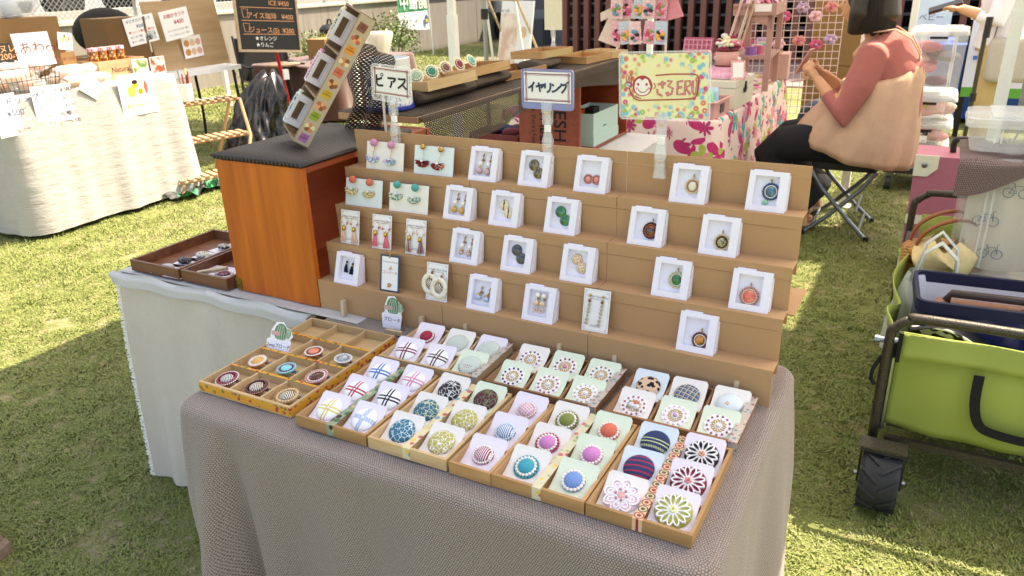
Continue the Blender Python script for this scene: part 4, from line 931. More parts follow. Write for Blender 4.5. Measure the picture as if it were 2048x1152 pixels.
# ------------------------------------------------------------------ earring cards
def ecard(label, row, cx, w, h, m, build, rz=0.0, lean=-13, zoff=0.0):
    root = thing('earring_card', label, 'earring card', M=TM((cx, RY[row] + .012, SHZ[row] + zoff)) @ TM(rx=R(lean), rz=R(rz - .5)), group='earring cards on the stand')
    MB().box((-w / 2, 0, 0), (w / 2, .0009, h)).build('card', m, root)
    e = thing('earrings', None, None); e.parent = root; e.matrix_local = TM((0, 0, 0)) @ TM(rx=R(90)); build(e, w, h); return root
def frill(e, x, y, cols, seed):
    rnd = random.Random(seed); mb = MB()
    for k in range(7):
        a0 = R(200 + k * 24 + rnd.uniform(-8, 8)); L = .012 * rnd.uniform(.8, 1.15); c = rnd.randrange(len(cols)); ph = rnd.random() * 6
        def fn(u, v, a0=a0, L=L, ph=ph):
            r = .0015 + L * u; a = a0 + (v - .5) * .75 * (.4 + .6 * u); return (x + r * math.cos(a) * 1.25, y + r * math.sin(a), .0045 + .0035 * math.sin(v * 9 + ph) * u + .001 * math.sin(u * 7 + ph))
        mb.grid(fn, 5, 8, c)
    o = mb.build('fabric_petals', cols, e, True); o.modifiers.new('thick', 'SOLIDIFY').thickness = .0005
def g_bowcard(ball, cols, chain, gold=False):
    def f(e, w, h):
        for i, x in enumerate((-.028, .022)):
            d = thing('earring', None, None); d.parent = e; y0 = h - .003 - i * .003; r = .0092 if not gold else .0065
            MB().ball((x, y0, r * .9 + .001), r, 0, 18, 12, (1, 1, .85)).build('ball', ball, d, True)
            bx = x - (.006 if not gold else (.001 if i == 0 else .009)); by = y0 - (.030 if chain else .019) - r * .4
            if chain: MB().tube([(x, y0 - r * .9, .004), ((x + bx) / 2 + .001, (y0 + by) / 2, .0035), (bx, by, .004)], .0009 if not gold else .0005, 5).build('chain', M_GOLD, d)
            frill(d, bx, by, cols, i + int(h * 1e4)); frill(d, bx, by, cols, i + 40)
            MB().ball((bx, by, .0075), .0032, 0, 10, 8, (1.2, .9, .8)).build('pearl', M_PEARL, d, True)
    return f
def m_glit(n, c): return cmat('wrapped_' + n, lambda t: (t.mix(t.noise(t.coord(), 900.0, 2.0, .8), tuple(x * .6 for x in srgb(c)), tuple(min(1, x * 1.5) for x in srgb(c))), t.noise(t.coord(), 1200.0)), .7)
def fl(n, a, b): return cmat('print_' + n, lambda t: t.mix(t.step(t.noise(t.coord(), 160.0, 2.0), .45, .55), a, b), .8)
C_IV = mat('card_cream', '#ECE9E0', .75, var=.02); C_BL = mat('card_iceblue', '#DDE9EA', .75, var=.02)
ecard('cream card of pink ball earrings with pale blue fabric frills', 3, -.779, .108, .066, C_IV, g_bowcard(m_glit('pink', '#C985AE'), [fl('bl1', '#DCE8F2', '#9CB8DC'), fl('bl2', '#EDEBF2', '#CFA9D6'), fl('bl3', '#BFD9E6', '#7FA9B9')], True), 2)
ecard('pale blue card of gold ball earrings with red fabric frills', 3, -.639, .108, .066, C_BL, g_bowcard(mat('polished_gold', '#C39A4A', .12, 1.0, var=0), [fl('rd1', '#A8231F', '#5A1418'), fl('rd2', '#2A1F22', '#8A3A30'), fl('rd3', '#C24A3A', '#E0C0A8')], True, True), 1)
ecard('pale blue card of coral ball earrings with yellow fabric frills', 2, -.815, .108, .066, C_BL, g_bowcard(m_glit('coral', '#CF6A4C'), [fl('ye1', '#E9DFB4', '#E0B24A'), fl('ye2', '#F0EAD6', '#8FB47A'), fl('ye3', '#EBD9A8', '#C98A3A')], False), 2)
ecard('cream card of teal ball earrings with green leaf frills', 2, -.683, .108, .066, C_IV, g_bowcard(m_glit('teal', '#3A9A96'), [fl('gr1', '#E6EDE2', '#4F8A6A'), fl('gr2', '#EEF0EA', '#7FA98A'), fl('gr3', '#DDE6DA', '#2F6A4A')], False), 2)
INK = mat('grey_ink', '#8A9096', .8, var=0)
def cardprint(e, w, h):
    m_ = MB(); q = .003
    stroke(m_, [(-w / 2 + q, q), (w / 2 - q, q), (w / 2 - q, h - q), (-w / 2 + q, h - q)], .0004, .0002, .0004, 0, None, True)
    for sx in (-1, 1):
        for yy in (q + .002, h - q - .002): m_.tube([(sx * (w / 2 - q - .002) + .0022 * math.cos(a * .7), yy + .0022 * math.sin(a * .7), .0003) for a in range(9)], .0003, 4)
    m_.build('printed_border', INK, e); text('Crystal Hand Shop', .0062, INK, e, TM((0, h - .0145, .0003)), 'printed_name', ext=.0001, shear=.35); text('original handmade accessory', .0028, INK, e, TM((0, h - .0195, .0003)), 'printed_line', ext=.0001); text('One and only\nhandmade jewelry', .0032, INK, e, TM((0, .0125, .0003)), 'printed_line', ext=.0001)
def g_tassels(th, bead):
    def f(e, w, h):
        cardprint(e, w, h)
        for i, x in enumerate((-.0155, .0135)):
            d = thing('earring', None, None); d.parent = e; y = h * .55 - i * .0015
            MB().tube([(x + .012 * math.cos(R(a)) * .85, y + .010 + .012 * math.sin(R(a)), .003) for a in range(-60, 250, 25)], .0005, 5).build('hoop', M_GOLD, d)
            m_ = MB(); m_.ball((x - .0035, y + .001, .004), .0028, 0, 10, 6); m_.ball((x + .0045, y + .0015, .004), .0028, 0, 10, 6); m_.build('pearls', M_PEARL, d, True)
            m_ = MB(); m_.ball((x - .009, y + .006, .004), .0027, 0, 10, 6); m_.ball((x + .010, y + .0065, .004), .0027, 0, 10, 6); m_.build('beads', bead, d, True)
            MB().lathe([(.0034, -.0055), (.0042, -.005), (.0042, .003), (.003, .0045)], 14, 0, TM((x, y - .0065, .0045), R(-90))).build('gold_cap', M_GOLD, d, True)
            m_ = MB(); rnd = random.Random(i)
            ms = th if isinstance(th, list) else [th]
            for q, mm in enumerate(ms): tassel(m_, x + (-.001 if i == 0 else .0015), y - .011, .0285, .0088, i * 7 + q, q, .0045, 34 // len(ms))
            m_.build('tassel', ms, d)
    return f
th = lambda n, c: mat('thread_' + n, c, .9, var=.15, vs=900)
ecard('white card of pale peach tassel hoop earrings', 1, -.829, .054, .081, M_PAPER, g_tassels(th('peach', '#E3BFA9'), pm('rosegold', '#C98A80')), 3, -12)
ecard('white card of bright pink tassel hoop earrings', 1, -.734, .054, .081, M_PAPER, g_tassels(th('pink', '#E8798A'), mat('pink_drop', '#B9506A', .3)), 3, -12)
ecard('white card of multicoloured tassel hoop earrings', 1, -.637, .054, .081, M_PAPER, g_tassels([th('rose', '#B9808A'), th('grey', '#8F9AA0'), th('sand', '#C9B09A'), th('wine', '#9A5A5E')], pm('palegoldb', '#D9C0A4')), 3, -12)
def g_conv(e, w, h):
    MB().box((-w / 2 + .005, .004, .0001), (w / 2 - .005, h - .004, .0006)).build('white_insert', M_PAPER, e); e2 = thing('insert_print', None, None); e2.parent = e; e2.location = (0, 0, .0006)
    text('Crystal Hand Shop', .0055, INK, e2, TM((0, h - .016, .0001)), 'printed_name', ext=.0001, shear=.35); text('コンバータ', .0085, mat('red_pen', '#C0344E', .7, var=0), e2, TM((0, h * .52, .0001)), ext=.0001)
    MB().tube([(0, h + .008, .002), (.002, h + .004, .003), (0, h - .003, .002), (-.001, h - .006, .001)], .0014, 6).build('gold_clasp', M_GOLD, e, True)
    m_ = MB(); m_.tube([(.002, h * .70, .001), (.004, h * .66, .002), (-.002, h * .64, .002), (.002, h * .62, .002)], .0009, 5); m_.ball((.003, h * .64, .003), .0024, 0, 8, 6); m_.build('finding', M_GOLD, e)
    m_ = MB()
    for k in range(5): m_.ball((.0035 * math.cos(k * 1.3), .016 + .0035 * math.sin(k * 1.3), .002), .002, 0, 8, 6)
    m_.tube([(-.005, .010, .001), (0, .013, .002), (.006, .019, .001)], .0006, 5); m_.build('charm', M_GOLD, e)
ecard('navy edged converter card with red katakana writing', 0, -.685, .054, .086, mat('navy_mount', '#33465C', .5), g_conv, 3, -12)
def g_zebra(e, w, h):
    cardprint(e, w, h); rg = mat('ivory_acrylic', '#E6DFCB', .15, coat=.6); zb = cmat('zebra_bead', lambda t: t.mix(t.m('LESS_THAN', t.m('FRACT', t.m('ADD', t.m('MULTIPLY', t.m('ABSOLUTE', t.xyz(t.coord())[0]), 260.0), t.m('MULTIPLY', t.xyz(t.coord())[1], 200.0))), .5), '#1A1512', '#EADFCB'), .25)
    for i, (x, y, z) in enumerate(((-.0155, h * .44, .004), (.011, h * .38, .009))):
        d = thing('earring', None, None); d.parent = e
        MB().tube([(x + .0165 * math.cos(R(a)), y + .019 * math.sin(R(a)), z) for a in range(0, 361, 15)], .0062, 10, 0, False, .45).build('ring', rg, d, True)
        MB().ball((0, 0, 0), .0098, 0, 14, 10).build('zebra_bead', zb, d, True, M=TM((x, y + .001, z)) @ Matrix.Diagonal((.95, 1, .6, 1)))
        MB().tube([(x, y + .0095, z), (x - .001, y + .018, z + .003), (x + .003, y + .022, z + .001), (x + .004, y + .030, .002), (x + .006, y + .034, .001)], .0009, 6).build('gold_link', M_GOLD, d, True)
        MB().ball((x + .005, y + .026, z * .5 + .003), .0032, 0, 8, 6, (1, 1.2, .5)).build('clip_pad', M_CLIP, d, True)
ecard('white card of ivory ring earrings with zebra beads', 0, -.555, .055, .086, M_PAPER, g_zebra, 2, -12)
def g_chain(e, w, h):
    cardprint(e, w, h); br = pm('brassb', '#A8A488')
    for x in (-.0135, .0135):
        d = thing('earring', None, None); d.parent = e; MB().ball((x, h - .012, .003), .0025, 0, 10, 6).build('gold_stud', M_GOLD, d, True); MB().ball((x - .001, h - .024, .003), .0034, 0, 8, 6, (1, 1.1, .5)).build('clip_pad', M_CLIP, d, True)
        m_ = MB()
        for k in range(6): m_.ball((x - .001 - .0008 * k, h - .0315 - k * .0078, .0034), .0032 if k != 3 else .0024, 0, 10, 7)
        m_.build('bead_chain', br, d, True); MB().tube([(x, h - .012, .002), (x - .005, h - .075, .002)], .0006, 5).build('pin', M_GOLD, d)
ecard('white card of long bronze bead chain earrings', 0, -.172, .056, .087, M_PAPER, g_chain, 2, -12)
# ------------------------------------------------------------------ orange crates, plank and mesh cloth of the side table
M_CR = wood('crate_orange', (.42, .070, .003), (.68, .165, .008), 2, .5, .5, .08); M_CRI = wood('crate_red', (.22, .032, .010), (.33, .062, .018), 1, .4, .6, .2); M_BRASS = mat('brass', '#8A7A3A', .4, .9)
def crate(label, x0, x1, y0, y1, z0, z1, m_front):
    root = thing('wooden_crate', label, 'crate', (x0, y0, z0), group='orange stained wooden crates'); w, d, h = x1 - x0, y1 - y0, z1 - z0; t = .014
    MB().box((0, 0, 0), (w, t, h)).build('front_board', m_front, root); MB().box((0, d - t, 0), (w, d, h)).build('end_board', M_CRI, root)
    MB().box((.001, t + .0005, .001), (w - .002, d - t - .0005, t)).build('bottom_board', M_CRI, root); MB().box((.001, t + .0005, h - t), (w - .002, d - t - .0005, h - .0008)).build('top_board', M_CRI, root)
    MB().box((.001, t + .0005, t + .0005), (.01, d - t - .0005, h - t - .0005)).build('back_board', M_CRI, root); return root
c1 = crate('orange wooden crate with plain front and ribbed mat on top', -1.172, -.893, .430, .955, .7045, 1.051, M_CR)
mb = MB(); mb.box((-.003, -.002, .004), (.016, -.0003, .034)); mb.ball((.0065, -.003, .019), .0035, 0, 8, 6, (1, .5, 1)); mb.build('brass_hinge', M_BRASS, c1)
c2 = crate('red brown wooden crate printed with vegetable lettering', -1.235, -.945, 2.14, 2.72, .7045, 1.051, M_CRI)
FM = lambda x, z: Matrix.Translation((x, -.0004, z)) @ Matrix(((0, 1, 0, 0), (0, 0, -1, 0), (-1, 0, 0, 0), (0, 0, 0, 1)))   # lettering that reads downwards on the front board
text('FRESH', .082, M_BLACK, c2, FM(.196, .175), bold=.012); text('VEGETABLES', .082, M_BLACK, c2, FM(.128, .17), bold=.012, sx=.70); text("there's life. there's food.", .034, M_BLACK, c2, FM(.073, .17), sx=.8)
# mint box and bag kept inside the far crate
mint = mat('mint_board', '#A9C2BC', .7, var=.04); bx = thing('mint_box', 'pale mint lidded box with red dots inside the far crate', 'box', (-1.10, 2.31, .7195)); w, d, h = .148, .30, .145
for a, b in (((0, 0, 0), (w, d, .003)), ((0, 0, .003), (.003, d, h)), ((w - .003, 0, .003), (w, d, h)), ((.003, 0, .003), (w - .003, .003, h)), ((.003, d - .003, .003), (w - .003, d, h))): MB().box(a, b).build('panel', mint, bx)
MB().box((-.003, -.003, 0), (w + .003, d + .003, .045)).build('lid', mint, bx); MB().box((.004, d - .0045, .05), (w - .004, d - .0032, h - .003)).build('dotted_lining', cmat('red_dots', lambda t: t.mix(t.m('LESS_THAN', t.voro(t.coord(), 60.0, 'F1', 'Distance', 0.0), .22), '#C9D2CC', '#B0453C'), .8), bx)
text('TORINOKI', .010, mat('print_teal', '#2C6A70', .7), bx, TM((w + .0004, .13, .075), R(90), 0, R(90)), ext=.0002)
mb = MB(); mb.grid(lambda u, v: (-1.17 + .16 * u + .02 * math.sin(v * 5), 2.22 + .05 * math.sin(u * 6) * v, .72 + .17 * v - .05 * abs(u - .4) * v + .012 * math.sin(u * 17 + v * 5)), 16, 10); tag(mb.build('tissue_bag', mat('tissue', '#DCD8CC', .8), None, True), 'crumpled white paper bag behind the mint box', 'bag')
mb = MB(); mb.box((-1.03, 2.40, .83), (-.99, 2.47, .875), 0); mb.box((-1.075, 2.37, .82), (-1.035, 2.43, .868), 1)
o = mb.build('pen_case', [mat('case_black', '#1A1A1C', .5), mat('case_orange', '#D2552C', .5)]); tag(o, 'black and orange cases standing in the mint box', 'case')

# ribbed rubber mat on the near crate
M_RIB = mat('black_rib', '#3E3836', .42, var=.15, vs=300)
n = 24; L = []
for k in range(n * 6 + 1): u = k / 6; L.append((-1.180 + .292 * u / n, .0062 + .0058 * math.sin(u * 2 * math.pi)))
mb = MB(); rings = []
for j in range(7):
    y = .424 + .44 * j / 6; rings.append([(x, y, 1.0525 + z) for x, z in L])
mb.loft(rings, 0, False, None, False); o = mb.build('ribbed_mat', M_RIB, None, True); sm = o.modifiers.new('t', 'SOLIDIFY'); sm.thickness = .0016; sm.offset = 1; tag(o, 'black ribbed rubber mat on the orange crate', 'mat')
def meshmat(name, c, s=115.0, hole=.25):
    m, t, p = newmat(name); u = t.xyz(t.coord('UV')); V = t.m('MULTIPLY', u[1], s); row = t.m('FLOOR', V); U = t.m('ADD', t.m('MULTIPLY', u[0], s * .8), t.m('MULTIPLY', t.m('MODULO', row, 2.0), .5))
    a = t.m('SUBTRACT', t.m('FRACT', U), .5); b = t.m('SUBTRACT', t.m('FRACT', V), .5); d = t.m('SQRT', t.m('ADD', t.m('MULTIPLY', a, a), t.m('MULTIPLY', t.m('MULTIPLY', b, b), 1.3)))
    t.l.new(t.m('GREATER_THAN', d, hole), p.inputs['Alpha']); t.l.new(t.mix(t.noise(t.coord('UV'), 400.0), tuple(x * .7 for x in srgb(c)), tuple(x * 1.3 for x in srgb(c))), p.inputs['Base Color'])
    t.l.new(t.bump(d, .6, .003), p.inputs['Normal']); p.inputs['Roughness'].default_value = .85; return m
M_MESH = meshmat('brown_nonslip_mesh', '#3C3128', 105.0, .20); M_MESHD = meshmat('dark_nonslip_mesh', '#463B36', 130.0, .25); M_MESHS = mat('mesh_solid', '#4A3F36', .9, var=.25, vs=500, bump=.6, bs=900, bd=.002)
M_PLANK = wood('plank_tan', (.36, .21, .11), (.47, .30, .17), 1, .6, .5)
o = MB().box((-1.25, .985, 1.0525), (-.955, 2.74, 1.071)).build('plank', M_PLANK); tag(o, 'tan plank bridging the two crates under the mesh', 'plank')
def sheet(name, fn, nu_, nv_, m, wu, wv, label, cat, parent=None):
    mb = MB(); mb.grid(fn, nu_, nv_); uv = [(wu * i / nu_, wv * j / nv_) for i in range(nu_ + 1) for j in range(nv_ + 1)]
    o = mb.build(name, m, parent, True, uv); 
    if label: tag(o, label, cat)
    return o
def mtop(u, v):
    y = .99 + 1.78 * u; s = v * .62; e = .31; hang_ = .088 + .028 * math.sin(u * 7 + 1) - (.05 if u > .93 else 0)
    if s < e: return (-1.262 + s + .0, y, 1.0735 + .0012 * math.sin(u * 60) * math.sin(v * 20))
    q = s - e; k = q / (.62 - e) * hang_
    return (-.946 + min(.012, k * .4) + .012 * math.sin(u * 34) * k * 6 + .02 * (k / .1) ** 2, y, 1.0735 - max(0, k - .006) - .004)
sheet('mesh_cloth', mtop, 110, 26, M_MESH, 1.78, .44, 'brown open mesh cloth draped along the plank', 'cloth')
def mback(u, v): return (-1.075 + .10 * u + .012 * math.sin(v * 11), .86 + .05 * u - .045 * v + .012 * math.sin(u * 14 + v * 3), 1.062 + .25 * (1 - v) - .06 * u * (1 - v) ** 2 + .0)
sheet('mesh_drape', mback, 26, 40, M_MESHD, .13, .34, 'dark mesh cloth hung behind the leaning snack box', 'cloth')
mir = thing('table_mirror', 'thin standing mirror beside the leaning snack box', 'mirror', (-.905, .775, 1.0655), R(128)); MB().box((0, 0, 0), (.17, .006, .165)).build('frame', mat('mirror_edge', '#D8D6CF', .4), mir); MB().box((.004, -.0012, .004), (.166, -.0002, .161)).build('glass', mat('mirror_glass', '#D8DCDC', .03, 1.0, var=0), mir)
def roll(y0, y1, x, lab):
    mb = MB(); rings = []
    for j in range(15):
        y = y0 + (y1 - y0) * j / 14; rings.append([(x + .055 * math.cos(a) * (1 + .04 * math.sin(j * 1.3)), y, 1.0985 + .022 * math.sin(a) + .0016 * math.cos(a * 18)) for a in [2 * math.pi * k / 44 for k in range(44)]])
    mb.loft(rings); o = mb.build('rolled_mat', M_MESHS, None, True); tag(o, lab, 'mat', 'rolled dark mats on the plank')
roll(1.13, 1.46, -1.085, 'rolled dark mat under the pale tray'); roll(1.475, 1.74, -1.10, 'rolled dark mat under the honey tray'); roll(2.0, 2.2, -1.11, 'rolled dark mat under the far trays')
# trays on the plank with fan shaped brooch cards
def ptray(label, x, y, z, rz, tone, w=.16, d=.24, rx=0, ry=0, items=None, tape=None):
    root = thing('wooden_tray', label, 'tray', M=TM((x, y, z), R(rx), R(ry), R(rz)), group='wooden trays lined up on the mesh cloth'); A, B = M_TW[tone], M_TWY[tone]; t, h = .006, .030
    MB().box((-w / 2 + t, -d / 2 + t, 0), (w / 2 - t, d / 2 - t, .004)).build('base', A, root)
    for s in (-1, 1): MB().box((-w / 2, min(s * d / 2, s * (d / 2 - t)), 0), (w / 2, max(s * d / 2, s * (d / 2 - t)), h)).build('rail', A, root); MB().box((min(s * w / 2, s * (w / 2 - t)), -d / 2 + t, 0), (max(s * w / 2, s * (w / 2 - t)), d / 2 - t, h)).build('side_rail', B, root)
    if tape: MB().box((w / 2, -.10, .003), (w / 2 + .0008, .10, .026)).build('printed_tape', tape, root)
    return root
ptray('pale wood tray of teal fan brooches on the mesh cloth', -1.085, 1.285, 1.118, -9, 1, ry=-4, rx=2)
ptray('honey wood tray on the rolled mat, beside the pale one', -1.125, 1.575, 1.119, -10, 0, d=.26, ry=-4, rx=2)
ptray('brown wood tray lying flat on the mesh cloth', -1.135, 1.885, 1.0755, -6, 2, d=.30)
ptray('tray edged with fine black print on the mesh cloth', -1.145, 2.20, 1.118, -8, 0, tape=cmat('fine_black_print', lambda t: t.mix(t.m('GREATER_THAN', t.m('MULTIPLY', t.m('SINE', t.m('MULTIPLY', t.xyz(t.coord())[1], 700.0)), t.m('SINE', t.m('MULTIPLY', t.xyz(t.coord())[2], 500.0))), .1), '#D9C08A', '#3A2A1A'), .6), ry=-2)
ptray('yellow wood tray above the red brown crate', -1.06, 2.45, 1.0755, -6, 0, ry=0); ptray('small yellow wood tray of pearls at the end of the plank', -1.03, 2.645, 1.0755, 70, 1, d=.17, w=.11)
def fan(x, y, z, rz, m, lab, rx=60):
    root = thing('fan_brooch', lab, 'brooch', M=TM((x, y, z), R(rx), 0, R(rz)), group='fan brooches in the pale and honey trays'); mb = MB()
    for k in range(14): a = 2 * math.pi * k / 14; mb.ball((.021 * math.cos(a), .021 * math.sin(a), 0), .006, 0, 8, 5, (1, 1, .4))
    mb.build('frill', C_IV if False else mat('cream_frill', '#DCD6BE', .9), root, True); MB().lathe([(.019, .001), (.019, .003), (.006, .006), (.0005, .006)], 22).build('disc', m, root, True); ring(14, .0145, .0022, M_PEARL, .0045, root); return root
for i, (px, py, c, nme) in enumerate((('840', 160, '#8FAE9A', 'pale green'), ('878', 145, '#1E7A66', 'emerald'), ('900', 142, '#6A4A3A', 'brown'), ('925', 135, '#7A1F2E', 'wine red'), ('942', 131, '#3FA69A', 'turquoise'))):
    p = on_y(float(px), py, 1.20 + .11 * i); fan(-1.10 - .015 * i, 1.20 + .11 * i, max(1.158, min(1.175, p.z)), 40 + 12 * i, mat('fan_' + nme.replace(' ', '_'), c, .6, var=.1), nme + ' fan brooch standing in a tray on the mesh cloth')
for i in range(9):
    o = MB().ball((0, 0, 0), .011, 0, 10, 7, (1, 1, .7)).build('pearl_bead', M_PEARL, None, True, M=TM((-1.055 + .02 * (i % 3), 2.58 + .045 * (i // 3), 1.088))); tag(o, 'large white pearl bead in the small yellow tray', 'bead', 'pearl beads in the small tray')
a_, b_ = on_y(1087, -30, 2.36), on_y(1125, 60, 2.36); bs_ = thing('clip_sign', 'cream sign card seen from behind, clipped up at the far trays', 'sign', ((a_.x + b_.x) / 2, 2.36, 0), R(-6), 'clip signs on the stand'); w_ = b_.x - a_.x
MB().box((-w_ / 2, 0, b_.z), (w_ / 2, .002, a_.z)).build('card', mat('cream_card_back', '#DAD8C2', .8, var=.04), bs_); clipstand_later = (bs_, b_.z)
# ornamented tin
tin = thing('painted_tin', 'white round tin with blue flower painting and blue rim', 'tin', (-1.118, 1.075, 1.076)); mw_ = mat('tin_white', '#DDE3E6', .25, coat=.4); bl = mat('tin_blue', '#25379A', .3); r = .072
MB().lathe([(r, .012), (r, .15), (r - .004, .152), (r - .004, .02)], 40).build('body', mw_, tin, True, sharp=30); MB().lathe([(r + .002, 0), (r + .005, .003), (r + .005, .011), (r + .001, .014)], 40).build('base_rim', bl, tin, True, sharp=30)
def wrap(pts, a0): return [((r + .0008) * math.sin(a0 + x / r), -(r + .0008) * math.cos(a0 + x / r), z) for x, z in pts]
mb = MB()
for a0 in (-.5, .45, 1.4):
    st_ = [(-.020, .03), (-.026, .055), (-.02, .08), (-.004, .10), (.012, .11)]; mb.tube(wrap([(p.x, p.y) for p in catmull([(x, z, 0) for x, z in st_], 4)], a0), .0011, 4)
    for x, z, q in ((-.03, .05, 1), (-.03, .065, 1), (-.015, .06, -1), (-.028, .08, 1), (-.012, .082, -1), (-.016, .098, 1), (.0, .09, -1)): mb.tube(wrap([(x, z), (x + q * .004, z + .004), (x + q * .009, z + .006)], a0), [.0005, .0022, .0004], 5)
    for cx, cz in ((.016, .045), (.02, .085)):
        for k in range(6): a = k * 1.047; mb.tube(wrap([(cx + .003 * math.cos(a), cz + .003 * math.sin(a)), (cx + .009 * math.cos(a), cz + .009 * math.sin(a)), (cx + .013 * math.cos(a), cz + .013 * math.sin(a))], a0), [.001, .0032, .0006], 5)
    mb.tube(wrap([(-.032, .02), (-.032, .15)], a0), .0008, 4)
for k in range(26): a = k / 26 * 6.283; mb.tube([((r + .0008) * math.cos(a), (r + .0008) * math.sin(a), .016), ((r + .0008) * math.cos(a + .05), (r + .0008) * math.sin(a + .05), .024)], .0012, 4)
mb.build('flower_painting', bl, tin)
# dark ties in a shallow basket beyond the plank
bs = thing('fabric_basket', 'shallow red basket of folded dark fabric by the far crate', 'basket', (-1.44, 2.36, .7035)); 
for a, b in (((-.13, -.10, 0), (.13, .10, .004)), ((-.13, -.10, .004), (-.124, .10, .05)), ((.124, -.10, .004), (.13, .10, .05)), ((-.124, -.10, .004), (.124, -.094, .05)), ((-.124, .094, .004), (.124, .10, .05))): MB().box(a, b).build('side', mat('basket_red', '#6E2A22', .7), bs)
for i, (x, y, c) in enumerate(((-.06, -.03, '#3A1424'), (.02, .02, '#1B2348'), (.07, -.04, '#5A1420'), (-.03, .05, '#22304E'), (.06, .06, '#4A1830'))):
    MB().ball((x, y, .05), .045, 0, 12, 8, (1.2, .7, .55)).build('folded_fabric', mat('fab_dark%d' % i, c, .8, var=.3, vs=70), bs, True)

# ------------------------------------------------------------------ snack box leaning on the crate
M_BOXW = wood('snackbox_wood', (.17, .10, .055), (.29, .19, .11), 0, .7, 1.0)
Rr = Matrix(((.416, .784, .461), (.376, -.61, .697), (.828, -.117, -.548))).to_4x4(); SM = Matrix.Translation((-1.005, .53, 1.088)) @ Rr   # x length, y to the printed edge, z depth
sb = thing('snack_display_box', 'long wooden three compartment box with printed sweets, leaning', 'box', M=SM); L_, w_, d_ = .35, .150, .041; t = .005
MB().box((0, -w_, d_ - .003), (L_, 0, d_)).build('back_board', M_BOXW, sb); M_KP = mat('print_kraft', '#B5A793', .8, var=.08, vs=300)
MB().box((0, -t, 0), (L_, 0, d_ - .0032)).build('printed_side', M_BOXW, sb); MB().box((0, -w_, 0), (L_, -w_ + t, d_ - .0032)).build('side', M_BOXW, sb)
for x in (0, L_ / 3, 2 * L_ / 3, L_ - t): MB().box((x, -w_ + t, 0.001), (x + t, -t, d_ - .0032)).build('partition', M_BOXW, sb)
pr = thing('sweets_print', None, None); pr.parent = sb; pr.matrix_local = Matrix(((1, 0, 0, 0), (0, 0, 1, .0004), (0, -1, 0, d_), (0, 0, 0, 1)))   # x along, y across, z out
MB().box((.002, .001, 0), (L_ - .002, d_ - .001, .0004)).build('paper', M_KP, pr)
cols = ['#A86BA8', '#8FA33A', '#C9A43A', '#D0705A', '#DE943E', '#8A5A44']
for i, c in enumerate(cols):
    x = .008 + i * .060; MB().prism([(x, .012), (x + .022, .010), (x + .023, .032), (x + .001, .034)], .0005, .0008).build('label_patch', mat('patch%d' % i, c, .8, var=.1), pr)
    text('SWEETS', .0062, M_BLACK, pr, Matrix.Translation((x + .0115, .022, .0009)) @ Matrix.Rotation(R(90), 4, 'Z'), ext=.0001); text('bakery', .004, M_BLACK, pr, Matrix.Translation((x + .017, .022, .0009)) @ Matrix.Rotation(R(90), 4, 'Z'), ext=.0001)
    if i < 5:
        mb = MB(); rnd = random.Random(i); cx = x + .040
        for k in range(5): a = k * 1.25 + i; mb.lathe([(.0062, 0), (.0055, .0003), (.001, .0004)], 12, k % 3, TM((cx + .006 * math.cos(a), .021 + .008 * math.sin(a), .0005)))
        mb.build('sweet_picture', [mat('pic_a%d' % (i % 3), ('#C98A5A', '#B96A55', '#D9A86A')[i % 3], .8, var=.2, vs=400), mat('pic_b%d' % (i % 3), ('#E6CFA8', '#E0A070', '#8A4A36')[i % 3], .8, var=.2, vs=400), mat('pic_c', '#8A5A3A', .8, var=.3, vs=400)], pr)
for i in range(3):
    root = thing('paper_cup_box', ('white cut out gift box with pale green bloom in the snack box', 'white cut out gift box with pink bloom in the snack box', 'white cut out gift box with yellow bloom in the snack box')[(0, 1, 2)[i]], 'gift box', M=SM @ TM((.012 + i * L_ / 3 + .01, -.095, .004)), group='gift boxes in the snack box'); mb = MB()
    for q in (-.012, .012):
        for a, b in (((0, q - .001, -.022), (.075, q + .001, -.014)), ((0, q - .001, .010), (.075, q + .001, .018)), ((0, q - .001, -.014), (.012, q + .001, .010)), ((.063, q - .001, -.014), (.075, q + .001, .010))): mb.box(a, b)
    mb.box((.075, -.013, -.022), (.077, .013, .018)); mb.box((-.002, -.013, -.022), (0, .013, .018)); mb.build('cut_out_box', M_WHITE, root)
    fm = [fl('blooma%d' % i, ('#4A7AA6', '#C46A96', '#2F5A4A')[i], ('#BFD9B0', '#F0D0DC', '#E0CF9A')[i]), fl('bloomb%d' % i, ('#E6EDE6', '#E9A9C4', '#EDE6C9')[i], ('#8FB47A', '#A8507A', '#C9A24E')[i])]
    for k in range(3): frill(root, .020 + .014 * k, -.006 * (k % 2), fm, 60 + i * 5 + k)
    for c in root.children[-3:]: c.location.z = -.022; c.scale = (1.5, 1.5, 1.5); c.location.x = -.012

